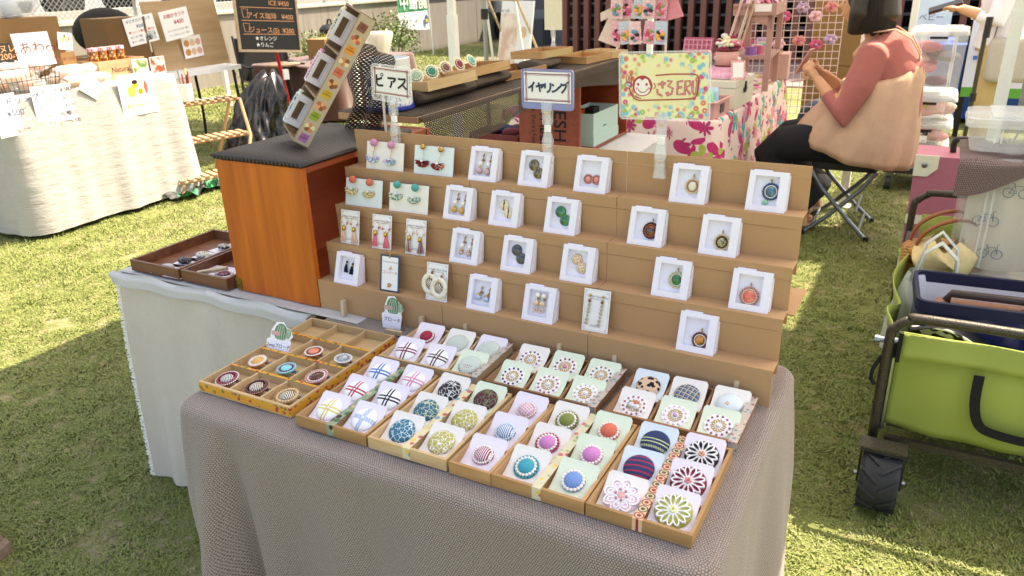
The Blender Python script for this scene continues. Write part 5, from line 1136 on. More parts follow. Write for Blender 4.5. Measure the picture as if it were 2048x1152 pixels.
# ------------------------------------------------------------------ acrylic clip signs
def acrylic(name='clear_acrylic', tint='#F4F6FA', a=.20):
    if name in MATS: return MATS[name]
    m, t, p = newmat(name); p.inputs['Base Color'].default_value = c4(tint); p.inputs['Roughness'].default_value = .06; p.inputs['Alpha'].default_value = a; p.inputs['Coat Weight'].default_value = .6; MATS[name] = m; return m
M_AC = acrylic(); M_ACB = acrylic('blue_acrylic', '#9AA6DC', .55); M_ACE = acrylic('acrylic_edge', '#EDF1F4', .25)
def clipstand(root, z0, z1, wide=False):
    """two see-through spring clips joined by a white ball link, local x right, z up, y away"""
    zm = z0 + (z1 - z0) * .58; e = thing('clip', None, None); e.parent = root
    for (a, b, fl_) in ((z0, zm - .008, 1), (z1, zm + .008, -1)):
        lo, hi = (a, b) if a < b else (b, a); mb = MB(); n = 8
        pr = [(.013 if fl_ == 1 else .009, lo), (.010, lo + (hi - lo) * .25), (.0095, lo + (hi - lo) * .5), (.0115, lo + (hi - lo) * .7), (.008 if fl_ == 1 else .013, hi)]
        for yy in (-.006, .004): mb.add([(s * x_, yy + (.003 if z_ == hi else 0) * (1 if yy < 0 else -1), z_) for x_, z_ in pr for s in (-1, 1)], [(2 * i, 2 * i + 1, 2 * i + 3, 2 * i + 2) for i in range(len(pr) - 1)])
        o = mb.build('jaw', M_ACE, e); o.modifiers.new('t', 'SOLIDIFY').thickness = .0018
        MB().cyl((-.006, -.001, (lo + hi) / 2), (.006, -.001, (lo + hi) / 2), .003, 10).build('spring', M_GOLD, e)
    MB().box((-.0062, -.004, zm - .007), (.0062, .004, zm + .007)).build('link', mat('link_white', '#F2F3F4', .3), e); MB().ball((0, 0, zm + .010), .0042, 0, 10, 8).build('ball_joint', M_ACE, e, True)
def sign(label, cx, z0, z1, w, roll_, build, hold=M_AC, zc=1.085, edge=.006, bot=.014, y=.612):
    root = thing('clip_sign', label, 'sign', (cx, y, 0), R(-2), 'clip signs on the stand'); h = z1 - z0
    hd = thing('holder', None, None); hd.parent = root; hd.matrix_local = TM((0, 0, (z0 + z1) / 2)) @ TM(rx=R(90), rz=0) @ TM(rz=R(roll_))
    o = MB().prism(rrect(w, h, .008, 4, -w / 2, -h / 2), -.0022, -.0008).build('clear_sleeve', hold, hd); m_ = MB(); stroke(m_, rrect(w - .002, h - .002, .007, 4, -w / 2 + .001, -h / 2 + .001), .0022, -.003, .0012, 0, None, True); m_.build('sleeve_rim', M_ACE if hold is M_AC else M_ACB, hd)
    pw, phh = w - 2 * edge, h - edge * .9 - bot; pc = thing('card', None, None); pc.parent = hd; pc.location = (0, (bot - edge * .9) / 2, 0); MB().box((-pw / 2, -phh / 2, -.0006), (pw / 2, phh / 2, 0)).build('paper', M_PAPER, pc); build(pc, pw, phh)
    clipstand(root, zc - .015, z0 + .014); return root
def bord(pc, w, h, m):
    mb = MB(); rnd = random.Random(4)
    for k, q in enumerate((.0045, .0072)):
        for a, b in (((-w / 2 + q, -h / 2 + .001), (-w / 2 + q, h / 2 - .001)), ((w / 2 - q, -h / 2 + .001), (w / 2 - q, h / 2 - .001)), ((-w / 2 + .001, h / 2 - q), (w / 2 - .001, h / 2 - q)), ((-w / 2 + .001, -h / 2 + q), (w / 2 - .001, -h / 2 + q))):
            n = 10; pts = [(a[0] + (b[0] - a[0]) * i / n + rnd.uniform(-.0003, .0003), a[1] + (b[1] - a[1]) * i / n + rnd.uniform(-.0003, .0003)) for i in range(n + 1)]; stroke(mb, pts, .0024 if k == 0 else .0007, .0001 + k * .0002, .0002 + k * .0002)
    mb.build('drawn_border', m, pc)
def brush(pc, strokes, s, ox, oy, m, wd):
    mb = MB()
    for st_ in strokes:
        pts = [(ox + x * s, oy + y * s) for x, y in st_]; q = [(p.x, p.y) for p in catmull([(x, y, 0) for x, y in pts], 5)] if len(pts) > 2 else pts; stroke(mb, q, wd, .0006, .0009)
    mb.build('lettering', m, pc)
def s_pi(pc, w, h):
    bord(pc, w, h, mat('rust_pen', '#9A5248', .8)); k = M_INKB
    brush(pc, [[(.05, .95), (.05, .35), (.12, .12), (.35, .08), (.72, .12)], [(.06, .55), (.35, .62), (.62, .74)]], .028, -.043, -.013, k, .0048)
    brush(pc, [[(.62 + .12 * math.cos(a * .7), .98 + .12 * math.sin(a * .7)) for a in range(10)]], .028, -.043, -.013, k, .0018)
    brush(pc, [[(.05, .85), (.45, .85), (.88, .86), (.8, .68), (.62, .55)], [(.48, .62), (.46, .35), (.30, .05)]], .027, -.011, -.014, k, .0045)
    brush(pc, [[(.10, .82), (.50, .82), (.80, .84), (.62, .50), (.08, .08)], [(.52, .42), (.72, .24), (.95, .06)]], .029, .018, -.014, k, .0045)
M_INKB = mat('dark_brush', '#2E3330', .8, var=.1, vs=900)
sign('clip sign reading pierced earrings in katakana, brown border', -.754, 1.180, 1.264, .116, -4, s_pi)
def s_iya(pc, w, h):
    bord(pc, w, h, mat('mauve_pen', '#9A6A7C', .8)); m = mat('blue_brush', '#3A4A62', .8)
    C = [[[[(.78, .98), (.5, .62), (.08, .36)], [(.56, .62), (.54, .3), (.5, .0)]], -.046], [[[(.02, .52), (.4, .64), (.9, .74), (.8, .56), (.62, .40)], [(.34, .95), (.44, .5), (.52, .0)]], -.027], [[[(.18, .9), (.16, .6), (.18, .38)], [(.78, .95), (.78, .5), (.66, .2), (.38, .0)]], -.008], [[[(.08, .82), (.3, .68)], [(.06, .08), (.5, .22), (.95, .62)]], .010], [[[(.36, .95), (.26, .72), (.04, .5)], [(.36, .78), (.82, .80), (.7, .4), (.32, .0)], [(.86, 1.05), (.94, .94)], [(1.02, 1.12), (1.10, 1.0)]], .027]]
    for stx, ox in C: brush(pc, stx, .0205, ox, -.010, m, .0042)
sign('clip sign reading earrings in katakana, in a blue sleeve', -.352, 1.184, 1.266, .122, 0, s_iya, M_ACB)
def s_eru(pc, w, h):
    def fn(t):
        v = t.coord(); d = t.voro(v, 85.0); c = t.voro(v, 85.0, 'F1', 'Color'); s = t.xyz(v); e = t.m('MAXIMUM', t.m('ABSOLUTE', t.m('DIVIDE', s[0], w * .5)), t.m('ABSOLUTE', t.m('DIVIDE', s[1], h * .5))); h_ = t.xyz(c)
        pal = t.mix(t.m('GREATER_THAN', h_[0], .4), '#D9558A', '#E0806A'); pal = t.mix(t.m('GREATER_THAN', h_[1], .6), pal, '#9CC455'); pal = t.mix(t.m('GREATER_THAN', h_[2], .75), pal, '#7FC4DC')
        base = t.mix(t.noise(v, 60.0), '#EFE890', '#F1EED8'); dots = t.mix(t.m('MULTIPLY', t.step(d, .62, .30), t.step(e, .52, .72)), base, pal); return t.mix(t.m('MULTIPLY', t.m('LESS_THAN', d, .10), t.step(e, .55, .7)), dots, '#FFFFFF')
    MB().box((-w / 2, -h / 2, .0001), (w / 2, h / 2, .0003)).build('watercolour', cmat('watercolour_dots', fn, .8), pc)
    red = mat('red_outline', '#B8424A', .8, var=.1, vs=600); pk = mat('logo_pink', '#E9A0A6', .8); f = mat('logo_cream', '#F6F1EA', .8); S = w / .83   # logo coordinates run over the photographed sheet, 0..1
    def X(x, y): return ((x - .5) * w, (.5 - y) * h)
    mb = MB(); face = [X(.255 + .118 * math.cos(a), .50 + .165 * math.sin(a)) for a in [k * .2618 for k in range(24)]]
    mb.prism(face, .0004, .0006, 0); mb.build('logo_head', red, pc)
    mb = MB(); mb.prism([X(.255 + .095 * math.cos(a) * (1 - .0), .525 + .125 * math.sin(a) - (.03 if math.sin(a) < -.5 else 0) * (1 - 1.6 * math.exp(-(math.cos(a) / .2) ** 2))) for a in [k * .2618 for k in range(24)]], .0007, .0009); mb.build('logo_face', f, pc)
    mb = MB()
    for ex in (.205, .305): mb.prism([X(ex + .014 * math.cos(a), .475 + .022 * math.sin(a)) for a in [k * .5236 for k in range(12)]], .0010, .0012)
    stroke(mb, [X(.205, .555), X(.225, .59), X(.255, .605), X(.29, .592), X(.318, .55)], .0016, .0010, .0012)
    stroke(mb, [X(.10, .53), X(.115, .62), X(.155, .70), X(.21, .73), X(.60, .71), X(.86, .69), X(.885, .62), X(.905, .42), X(.885, .335), X(.84, .315), X(.60, .315), X(.41, .335)], .0024, .0010, .0012)
    stroke(mb, [X(.12, .60), X(.16, .665), X(.24, .70)], .0016, .0010, .0012)
    stroke(mb, [X(.085 + .042 * math.cos(a), .49 + .05 * math.sin(a)) for a in [k * .5236 for k in range(12)]], .0016, .0010, .0012, 0, None, True)
    for a0 in (.075, .118): stroke(mb, [X(a0 - .012, .45), X(a0 - .014, .36), X(a0, .31), X(a0 + .014, .36), X(a0 + .006, .45)], .0015, .0010, .0012)
    stroke(mb, [X(.385 + .022 * math.cos(a), .50 + .045 * math.sin(a)) for a in [-1.4, -.7, 0, .7, 1.4]], .0016, .0010, .0012); mb.build('logo_lines', red, pc)
    mb = MB()
    for ex in (.19, .335): mb.prism([X(ex + .016 * math.cos(a), .54 + .02 * math.sin(a)) for a in [k * .5236 for k in range(12)]], .0010, .0011)
    mb.build('logo_cheeks', pk, pc); mb = MB()
    A = dict(sa=[[(.435, .475), (.53, .455)], [(.488, .42), (.492, .54)], [(.43, .545), (.435, .62), (.49, .655)]], ru=[[(.545, .425), (.60, .42), (.555, .50), (.61, .535), (.595, .62), (.545, .645), (.53, .61), (.565, .60)]], E=[[(.725, .42), (.665, .43), (.66, .63), (.73, .62)], [(.662, .525), (.715, .515)]], Rr=[[(.745, .64), (.752, .42), (.80, .42), (.81, .48), (.755, .525), (.81, .63)]], U=[[(.835, .41), (.83, .58), (.85, .63), (.875, .59), (.885, .40)]])
    for k in A:
        for s_ in A[k]: stroke(mb, [X(*p) for p in s_], .0042, .0010, .0012, 0); stroke(mb, [X(*p) for p in s_], .0018, .0013, .0014, 1)
    mb.build('lettering', [red, pk], pc)
sign('large watercolour clip sign with a pink monkey logo and lettering', -.103, 1.176, 1.306, .184, 2, s_eru, zc=1.075, edge=.005, bot=.005)

clipstand(clipstand_later[0], 1.10, clipstand_later[1] + .012)
# ------------------------------------------------------------------ cactus cards
def cactus(label, M, txt, w=.058, h=.078, ts=.013):
    root = thing('cactus_card', label, 'card', M=M, group='cactus shaped name cards'); g = mat('cactus_green', '#5E8A63', .8, var=.15, vs=300); mb = MB()
    body = [(-w / 2, 0), (w / 2 - .004, 0), (w / 2, h * .42), (w / 2 - .003, h * .5), (w / 2 + .004, h * .62), (w * .42, h * .8), (w * .26, h * .86), (.006, h), (-.012, h * .97), (-w * .38, h * .72), (-w * .40, h * .5), (-w / 2 - .003, h * .42)]
    FMx = Matrix(((1, 0, 0, 0), (0, 0, -1, 0), (0, 1, 0, 0), (0, 0, 0, 1))); mb.prism(body, -.0004, .0004, 0, FMx); mb.build('card', M_PAPER, root)
    d = thing('print', None, None); d.parent = root; d.matrix_local = TM((0, -.0006, 0), R(90)); mb = MB(); m2 = MB()
    for cx, cy, rx, ry in ((.002, h * .68, .017, h * .27), (.021, h * .68, .008, h * .14)):
        mb.prism([(cx + rx * math.cos(a), max(h * .47, cy + ry * math.sin(a))) for a in [k * .2618 for k in range(24)]], 0, .0003)
        for q in (-.6, -.2, .2, .6): stroke(m2, [(cx + rx * q * .8, h * .48), (cx + rx * q, cy), (cx + rx * q * .55, cy + ry * .8)], .0009, .0004, .0006)
    mb.build('cactus', g, d); m2.build('ribs', mat('cactus_pale', '#DDE8D2', .8), d); MB().prism(rrect(.024, .009, .002, 2, -.022, h * .58), .0007, .0009).build('pink_label', mat('label_pink', '#CBA39A', .8), d)
    MB().prism(rrect(w - .004, h * .36, .003, 2, -w / 2 + .002, .004), .0004, .0006).build('white_tag', M_WHITE, d); text(txt, ts, M_BLACK, d, TM((0, h * .27, .0007)), ext=.0002); return root
cactus('cactus shaped card lettered two way brooch in the open tray', TM((-.795, .185, ZT + .006), R(-22), 0, R(4)), '2wayブローチ', .062, .072, .0102)
p = on_z(800, 668, .7035); cactus('cactus shaped card lettered brooch at the foot of the stand', TM((-.655, .405, .7035), R(-10), 0, R(3)), 'ブローチ', .052, .078, .0118)
o = MB().box((-.648, .392, .7035), (-.606, .400, .713)).build('clothes_peg', M_PEG, None, M=TM(rz=.02)); tag(o, 'wooden clothes peg holding the cactus card at the stand', 'peg')

# ------------------------------------------------------------------ dark trays of painted pebbles
M_DT = wood('dark_tray', (.13, .045, .02), (.235, .095, .045), 0, .5, 1.0)
def dtray(label, x, y, w, d, rz, h=.032):
    root = thing('dark_wood_tray', label, 'tray', (x, y, .7065), rz, 'dark wood trays on the linen cloth'); t = .008
    MB().box((t, t, 0), (w - t, d - t, .004)).build('base', M_DT, root)
    for y0 in (0, d - t): MB().box((0, y0, 0), (w, y0 + t, h)).build('rail', M_DT, root)
    for x0 in (0, w - t): MB().box((x0, t, 0), (x0 + t, d - t, h - .0003)).build('side_rail', M_DT, root)
    return root
dtray('dark wood tray of painted pebble brooches at the cloth edge', -1.565, .405, .198, .30, 0); dtray('dark wood tray of beaded brooches beside the orange crate', -1.360, .408, .172, .30, 0); 
r_ = ptray('pale tray behind the dark ones beside the crate', -1.33, .82, .706, 0, 1)
peb = lambda n, a, b, sc, st=(1, 1, 1), th=(.45, .55): cmat('pebble_' + n, lambda t: t.mix(t.step(t.noise(t.mapping(t.coord(), st), sc, 2.0), *th), a, b), .4)
def pebble(label, x, y, m, s=1.0, a=0):
    root = thing('pebble_card', label, 'brooch', (x, y, .7112), R(a), 'pebble brooches on printed cards'); MB().box((-.034, -.030, 0), (.034, .045, .0006)).build('card', M_WHITE, root)
    mb = MB(); stroke(mb, [(-.03, .036), (-.01, .030), (.0, .035)], .0016, .0007, .0009); stroke(mb, [(-.028, .020), (-.012, .018)], .001, .0007, .0009); mb.build('printed_twig', M_BLACK, root); mb = MB(); [mb.prism([(.012 + q * .008 + .005 * math.cos(k), .036 + .004 * math.sin(k)) for k in range(6)], .0007, .0009) for q in (0, 1)]; mb.build('printed_bird', mat('bird_red', '#B98A90', .8), root)
    MB().ball((0, .002, .010 * s), .022 * s, 0, 20, 12, (1, .74, .42)).build('pebble', m, root, True); return root
spots = cmat('pebble_spots', lambda t: t.mix(t.m('LESS_THAN', t.voro(t.coord(), 120.0, 'F1', 'Distance', .4), .26), '#CFCabc'.lower(), '#22201E'), .4)
for lab, px, py, m, s in (('pale grey pebble brooch with fine ribs', 333, 532, cmat('pebble_ribs', lambda t: t.mix(t.m('LESS_THAN', t.m('FRACT', t.m('MULTIPLY', t.xyz(t.coord())[0], 330.0)), .3), '#C6C6C4', '#8F9290'), .5), .95), ('black pebble brooch with white scratches', 368, 519, peb('black', '#1C1C1E', '#8F8F90', 160.0, (3, .6, 1), (.55, .64)), 1.0), ('cream pebble brooch with black spots', 403, 508, spots, 1.0), ('grey checked pebble brooch', 421, 514, peb('check', '#C9CCCA', '#5A5E60', 190.0, (.4, 3, 1)), .95), ('black and white striped pebble brooch', 446, 492, peb('zeb', '#1C1B1B', '#C9C4BA', 110.0, (2.5, .5, 1)), 1.0), ('brown patterned pebble brooch', 358, 539, peb('brown', '#DAD3CA', '#8A5A42', 170.0), .85)):
    q = on_z(px, py, .724); pebble(lab, q.x, q.y, m, s, random.uniform(-10, 10))
q = on_z(448, 548, .722); e = thing('beaded_brooch', 'lilac and white beaded oval brooch in the dark tray', 'brooch', (q.x, q.y, .7145)); ring(20, .024, .0042, pm('lilacw', '#C9C0CE'), .006, e, 'bead_ring', .75); MB().lathe([(.022, 0), (.022, .005), (.001, .007)], 20, 0, Matrix.Diagonal((1, .75, 1, 1))).build('backing', mat('felt_plum', '#5A4A5E', .9), e); ring(6, .010, .006, mat('rose_mix', '#C98A94', .7), .010, e, 'roses', .8)
q = on_z(462, 560, .722); e = thing('beaded_brooch', 'white flower cluster brooch by the brass hinge', 'brooch', (q.x - .012, q.y, .7145)); ring(12, .016, .0055, mat('rose_cream', '#E0DACB', .8), .008, e, 'flowers', .8); MB().lathe([(.016, 0), (.016, .005), (.001, .007)], 16).build('backing', mat('felt_plum', '#5A4A5E', .9), e)
q = on_z(425, 540, .735); o = MB().box((-.042, -.006, 0), (.042, .006, .004)).box((-.042, -.006, .006), (.042, .006, .010)).build('clothes_peg', M_PEG, None, M=TM((q.x, q.y, .728), rz=R(28), ry=R(-8))); tag(o, 'wooden clothes peg lying on the dark tray', 'peg')
o = MB().box((0, 0, 0), (.10, .09, .0012)).build('note_card', M_WHITE, None, M=TM((-1.345, .43, .7125), rz=.1)); tag(o, 'white note card in the tray beside the orange crate', 'card')
# ------------------------------------------------------------------ cafe stall: white cloth table and what is on it
def SX(x, y, z, rz=0.0, lean=0.0): return Matrix.Translation((x, y, z)) @ Matrix.Rotation(R(rz), 4, 'Z') @ Matrix(((0, 0, 1, 0), (1, 0, 0, 0), (0, 1, 0, 0), (0, 0, 0, 1))) @ Matrix.Rotation(R(lean), 4, 'X')   # local x right, y up, z towards +x
def wrinkle(t):
    v = t.coord(); n = t.noise(v, 9.0, 5.0, .65); k = t.noise(t.mapping(v, (3, 3, 14), (.3, 0, 0)), 1.6, 4.0, .7); return t.mix(n, (.34, .33, .305), (.43, .42, .39)), t.m('ADD', t.m('MULTIPLY', n, .6), k)
M_WCLOTH = cmat('creased_white_cotton', wrinkle, .95, bstr=.6, bdist=.012)
ZL = .86
o = drape('white_tablecloth', -5.16, -4.47, 1.74, 2.96, ZL, .035, .04, .020, M_WCLOTH, 9, 200, 20, .08); tag(o, 'creased white cotton cloth over the cafe table', 'tablecloth')
def paper(name, label, px0, py0, px1, py1, x, tilt, build, rz=0, m=None, cat='notice', th=.0012, lean=0, group=None):
    a, b = on_x(px0, py0, x), on_x(px1, py1, x); w, h = abs(b.y - a.y), abs(a.z - b.z); root = thing(name, label, cat, M=SX(x, (a.y + b.y) / 2, (a.z + b.z) / 2, rz, lean) @ Matrix.Rotation(R(tilt), 4, 'Z'), group=group)
    MB().box((-w / 2, -h / 2, -th), (w / 2, h / 2, 0)).build('sheet', m or M_PAPER, root)
    if build: build(root, w, h)
    return root
K_BLU = mat('ink_blue', '#3C4C86', .8, var=0); K_RED = mat('ink_red', '#B8384A', .8, var=0); K_YEL = mat('ink_yellow', '#D9B82A', .8, var=0); K_GRY = mat('ink_grey', '#6A6A70', .8, var=0); K_ORG = mat('ink_orange', '#D0764A', .8, var=0); K_BRN = mat('ink_brown', '#7A4438', .8, var=0); K_WHT = mat('chalk_white', '#EDEDE6', .9, var=.05); K_CHO = mat('chalk_orange', '#E0A070', .9, var=.05)
def T(root, s, size, m, x, y, **k): return text(s, size, m, root, TM((x, y, .0006)), ext=.0003, **k)
def lines(rows, size, m, al='LEFT'):
    def f(root, w, h):
        for s, x, y, mm, k in rows: T(root, s, size * k, mm or m, x * w, y * h, align=al)
    return f
paper('price_list', 'white price list sheet hung on the cafe cloth', 58, 176, 160, 254, -4.435, -1, lines([('おやつぱん 各種', -.40, .36, None, 1.05), ('¥300', .22, .38, None, 1.05), ('¥150', .24, .20, None, 1), ('クッキー', -.40, .20, None, 1), ('ナッツ 小', -.40, .04, None, 1), ('¥200', .26, .03, None, 1), ('カヌレ 各種', -.40, -.15, None, 1.1), ('¥300', .26, -.14, None, 1), ('しあわせナッツ', -.40, -.33, None, 1), ('¥1000', .24, -.32, None, 1)], .034, K_GRY), group='papers hung on the cafe cloth')
paper('price_list', 'white drinks sheet with a photo hung at the cafe cloth edge', -22, 192, 50, 268, -4.432, 1, lines([('ドリンク', .02, .30, K_BLU, 1.5), ('¥500', .0, .02, K_BLU, 1.4), ('ice / hot', .1, -.38, K_GRY, .8)], .036, K_BLU), group='papers hung on the cafe cloth')
paper('blank_sheet', 'small blank white sheet hung askew on the cafe cloth', 158, 158, 205, 188, -4.44, -38, None, group='papers hung on the cafe cloth')
def beelogo(root, w, h, sc=1.0):
    mb = MB(); e = lambda cx, cy, rx, ry, m, z=.0003: mb.prism([(cx * w + rx * w * math.cos(a), cy * h + ry * h * math.sin(a)) for a in [k * .45 for k in range(14)]], z, z + .0004, m)
    e(-.16, .08, .12, .14, 0); e(-.03, .24, .08, .09, 1, .0008); e(-.03, .30, .085, .05, 2, .0013); e(.26, .14, .055, .16, 3); e(.09, .06, .08, .07, 1); 
    for q in (.06, .11): mb.box((q * w, .0, .0008), ((q + .02) * w, .12 * h, .0012), 2)
    mb.build('nut_logo', [mat('nut_tan', '#D9B25A', .8), K_YEL, M_BLACK, mat('almond', '#B5604A', .8)], root)
def bee2(root, w, h): beelogo(root, w, h); T(root, 'しあわせ∞ナッツ', w * .125, K_YEL, 0, -.27 * h, bold=.02); T(root, 'の木 nutsvery', w * .05, K_YEL, .22 * w, -.42 * h)
paper('shop_sheet', 'white sheet with yellow nut logo hung on the cafe cloth', 231, 152, 318, 222, -4.43, 0, bee2, group='papers hung on the cafe cloth')
# carton with cafe sign
M_CARD = mat('carton_brown', '#86663F', .85, var=.06, vs=40); M_CARDD = mat('carton_dark', '#6E5132', .85, var=.06, vs=40)
def carton(label, x, y, z, w, d, h, rz=0, m=None, name='cardboard_box', flaps=False):
    root = thing(name, label, 'box', (x, y, z), R(rz)); mm = m or M_CARD
    MB().box((-w / 2, -d / 2, 0), (w / 2, d / 2, h)).build('carton', mm, root); MB().box((-.025, -d / 2 - .001, h - .0003), (.025, d / 2 + .001, h + .0012)).build('packing_tape', mat('packing_tape', '#B9945E', .25), root)
    for s in (-1, 1): MB().box((-w / 2, s * .003 - .002, h), (w / 2, s * .003 + .002, h + .001)).build('flap_edge', M_CARDD, root)
    return root
carton('brown cardboard box behind the cafe sign', -4.98, 2.16, ZL + .002, .36, .50, .42, 3)
bag = mat('thin_clear_bag', '#DDE4EA', .2, alpha=.35, var=.1, vs=20)
o = MB().ball((0, 0, 0), .17, 0, 18, 12, (.9, 1.25, .55)).build('cup_bag', bag, None, True, M=TM((-4.98, 2.2, 1.375))); dm = o.modifiers.new('d', 'DISPLACE'); tx = bpy.data.textures.new('crumple', 'CLOUDS'); tx.noise_scale = .09; dm.texture = tx; dm.strength = .07; tag(o, 'clear plastic bag of cups on the brown cardboard box', 'bag')
for i, (dx, dy) in enumerate(((0, -.06), (.03, .04), (-.03, .11))):
    mb = MB(); [mb.lathe([(.036, k * .02), (.045, k * .02 + .018)], 16) for k in range(6)]; o = mb.build('cup_stack', plastic('cup_clear', '#E4E9EC', .2), None, True, M=TM((-4.98 + dx, 2.16 + dy, 1.285), R(8 * i))); tag(o, 'stack of clear plastic cups in the bag on the cardboard box', 'cup', 'cup stacks in the plastic bag')
paper('cafe_sign', 'white cafe sign leaning on the cardboard box', 22, 68, 112, 128, -4.72, 0, lambda r_, w, h: (T(r_, 'しあわcafe', .085, K_BRN, .06 * w, .02 * h), T(r_, 'relaxation space', .040, K_BRN, .12 * w, -.28 * h)), lean=-6, th=.004)
paper('logo_card', 'small white card with nut logo taped to the cardboard box', 112, 66, 148, 98, -4.70, -9, beelogo); paper('name_tag', 'kraft name tag leaning by the cardboard box', 121, 106, 155, 129, -4.66, 3, lambda r_, w, h: T(r_, 'おやつぱん', .03, K_BRN, 0, 0), m=M_CARD, th=.004)
paper('chalk_tag', 'small black chalk tag beside the cafe sign', -14, 88, 30, 124, -4.62, 0, lambda r_, w, h: (T(r_, 'カヌレ', .05, K_CHO, 0, .18 * h), T(r_, '¥200-', .05, K_CHO, 0, -.2 * h)), m=mat('slate', '#2B2C2C', .8), th=.008)
# wire basket and wrapped bread
wb = thing('wire_basket', 'black wire basket of wrapped bread on the cafe table', 'basket', (-4.62, 1.97, ZL + .003)); mb = MB()
for z, s in ((.004, .86), (.075, .95), (.15, 1.0)): mb.tube([(s * .12, -s * .19, z), (s * .12, s * .19, z), (-s * .12, s * .19, z), (-s * .12, -s * .19, z), (s * .12, -s * .19, z)], .0028, 6)
for k in range(13):
    f = -1 + k / 6; [mb.cyl((sx * .103, f * .165, .004), (sx * .12, f * .19, .15), .0016, 5) for sx in (-1, 1)]
for k in range(7): f = -1 + k / 3; [mb.cyl((f * .103, sy * .163, .004), (f * .12, sy * .19, .15), .0016, 5) for sy in (-1, 1)]
mb.build('wire_frame', M_DARKMETAL, wb)
BREAD = [mat('bread_gold', '#C98F55', .6, var=.2, vs=60), mat('bread_pale', '#DDBE98', .6, var=.2, vs=60), mat('bread_pink', '#D9A898', .6, var=.2, vs=60)]
cel = mat('cellophane', '#F6F7F7', .1, alpha=.32, var=.05, coat=.5)
def loaf(label, x, y, z, s, rz, i, group):
    root = thing('wrapped_bread', label, 'bread', (x, y, z), R(rz), group); rnd = random.Random(i)
    MB().ball((0, 0, .032 * s), .05 * s, 0, 14, 9, (1.25, .8, .62)).build('bread', BREAD[i % 3], root, True); mb = MB()
    def fn(u, v): a = v * 2 * math.pi; r = .056 * s * (.25 + .95 * math.sin(math.pi * min(1, .12 + .8 * u)) ** .6) * (1 + .07 * math.sin(a * 7 + u * 9 + i)); return ((u - .5) * .19 * s, r * .85 * math.cos(a), .036 * s + r * .62 * math.sin(a))
    mb.grid(fn, 14, 22); mb.build('wrapper', cel, root, True); return root
for i in range(6): loaf('%s wrapped bread roll in the black wire basket' % ('golden', 'pale', 'pinkish')[i % 3], -4.62 + .10 * (i % 2 - .5), 1.85 + .085 * (i // 2) + .04 * (i % 2), ZL + .012 + .055 * (i % 3), 1.0, 90 + 20 * (i % 3 - 1), i, 'wrapped bread in the basket')
for i in range(9): loaf('%s wrapped bread roll heaped on the cafe cloth' % ('golden', 'pale', 'pinkish')[(i + 1) % 3], -4.60 + .085 * (i % 3 - 1), 2.24 + .075 * (i // 3) + .02 * (i % 2), ZL + .003 + .055 * (i % 3 == 1), .95, 60 + 25 * (i % 4), i + 1, 'wrapped bread heaped on the table')
# wooden crate of jars
wc = thing('wooden_crate', 'low pale wood crate lettered on its front, on the cafe table', 'crate', (-4.72, 2.66, ZL + .002), R(4)); M_WC = wood('crate_pale', (.36, .20, .10), (.52, .33, .18), 1, .6, .6)
for a, b in (((-.12, -.19, 0), (.12, .19, .012)), ((.108, -.19, .012), (.12, .19, .125)), ((-.12, -.19, .012), (-.108, .19, .125)), ((-.108, -.19, .012), (.108, -.178, .125)), ((-.108, .178, .012), (.108, .19, .125))): MB().box(a, b).build('board', M_WC, wc)
text('Natural', .05, M_BLACK, wc, SX(.1206, -.02, .06), ext=.0003)
ging = cmat('gingham_red', lambda t: t.mix(t.m('MULTIPLY_ADD', t.m('GREATER_THAN', t.m('SINE', t.m('MULTIPLY', t.xyz(t.coord())[0], 500.0)), 0.0), .5, t.m('MULTIPLY', t.m('GREATER_THAN', t.m('SINE', t.m('MULTIPLY', t.xyz(t.coord())[1], 500.0)), 0.0), .5)), '#F0E9EA', '#C23A50'), .8)
honey = cmat('nuts_in_honey', lambda t: t.mix(t.step(t.voro(t.coord(), 55.0), .2, .55), '#E0B45A', '#7A3E10'), .15, **{'Coat Weight': .8})
for lvl, n_ in ((0, 5), (1, 4)):
    for i in range(n_):
        root = thing('nut_jar', 'jar of nuts in honey with red gingham lid, upper row' if lvl else 'jar of nuts in honey with red gingham lid, inside the crate', 'jar', (-4.74, 2.53 + .068 * i + .03 * lvl, ZL + .016 + .098 * lvl), group='honey nut jars in the crate')
        MB().lathe([(.026, 0), (.031, .004), (.031, .066), (.027, .074)], 18).build('jar', honey, root, True, sharp=40); MB().lathe([(.033, .072), (.034, .078), (.033, .093), (.004, .096)], 18).build('lid', ging, root, True, sharp=40)
def photo_card(n_, cols): return lambda r_, w, h: MB().box((-w * .46, -h * .46, .0002), (w * .46, h * .46, .0006)).build('photo', cmat('photo_' + n_, lambda t: t.mix(t.step(t.noise(t.coord(), 16.0, 3.0), .42, .58), t.mix(t.noise(t.coord(), 30.0), cols[0], cols[1]), cols[2]), .4), r_)
paper('photo_card', 'green photo card propped against the pale crate', 262, 120, 300, 149, -4.585, -2, photo_card('green', ('#4A6A34', '#7A9A54', '#E0CDB8'))); paper('photo_card', 'pink photo card with a jar propped by the pale crate', 298, 115, 333, 144, -4.58, 0, photo_card('pink', ('#D9A8A0', '#E9D6CF', '#8A4A34')))
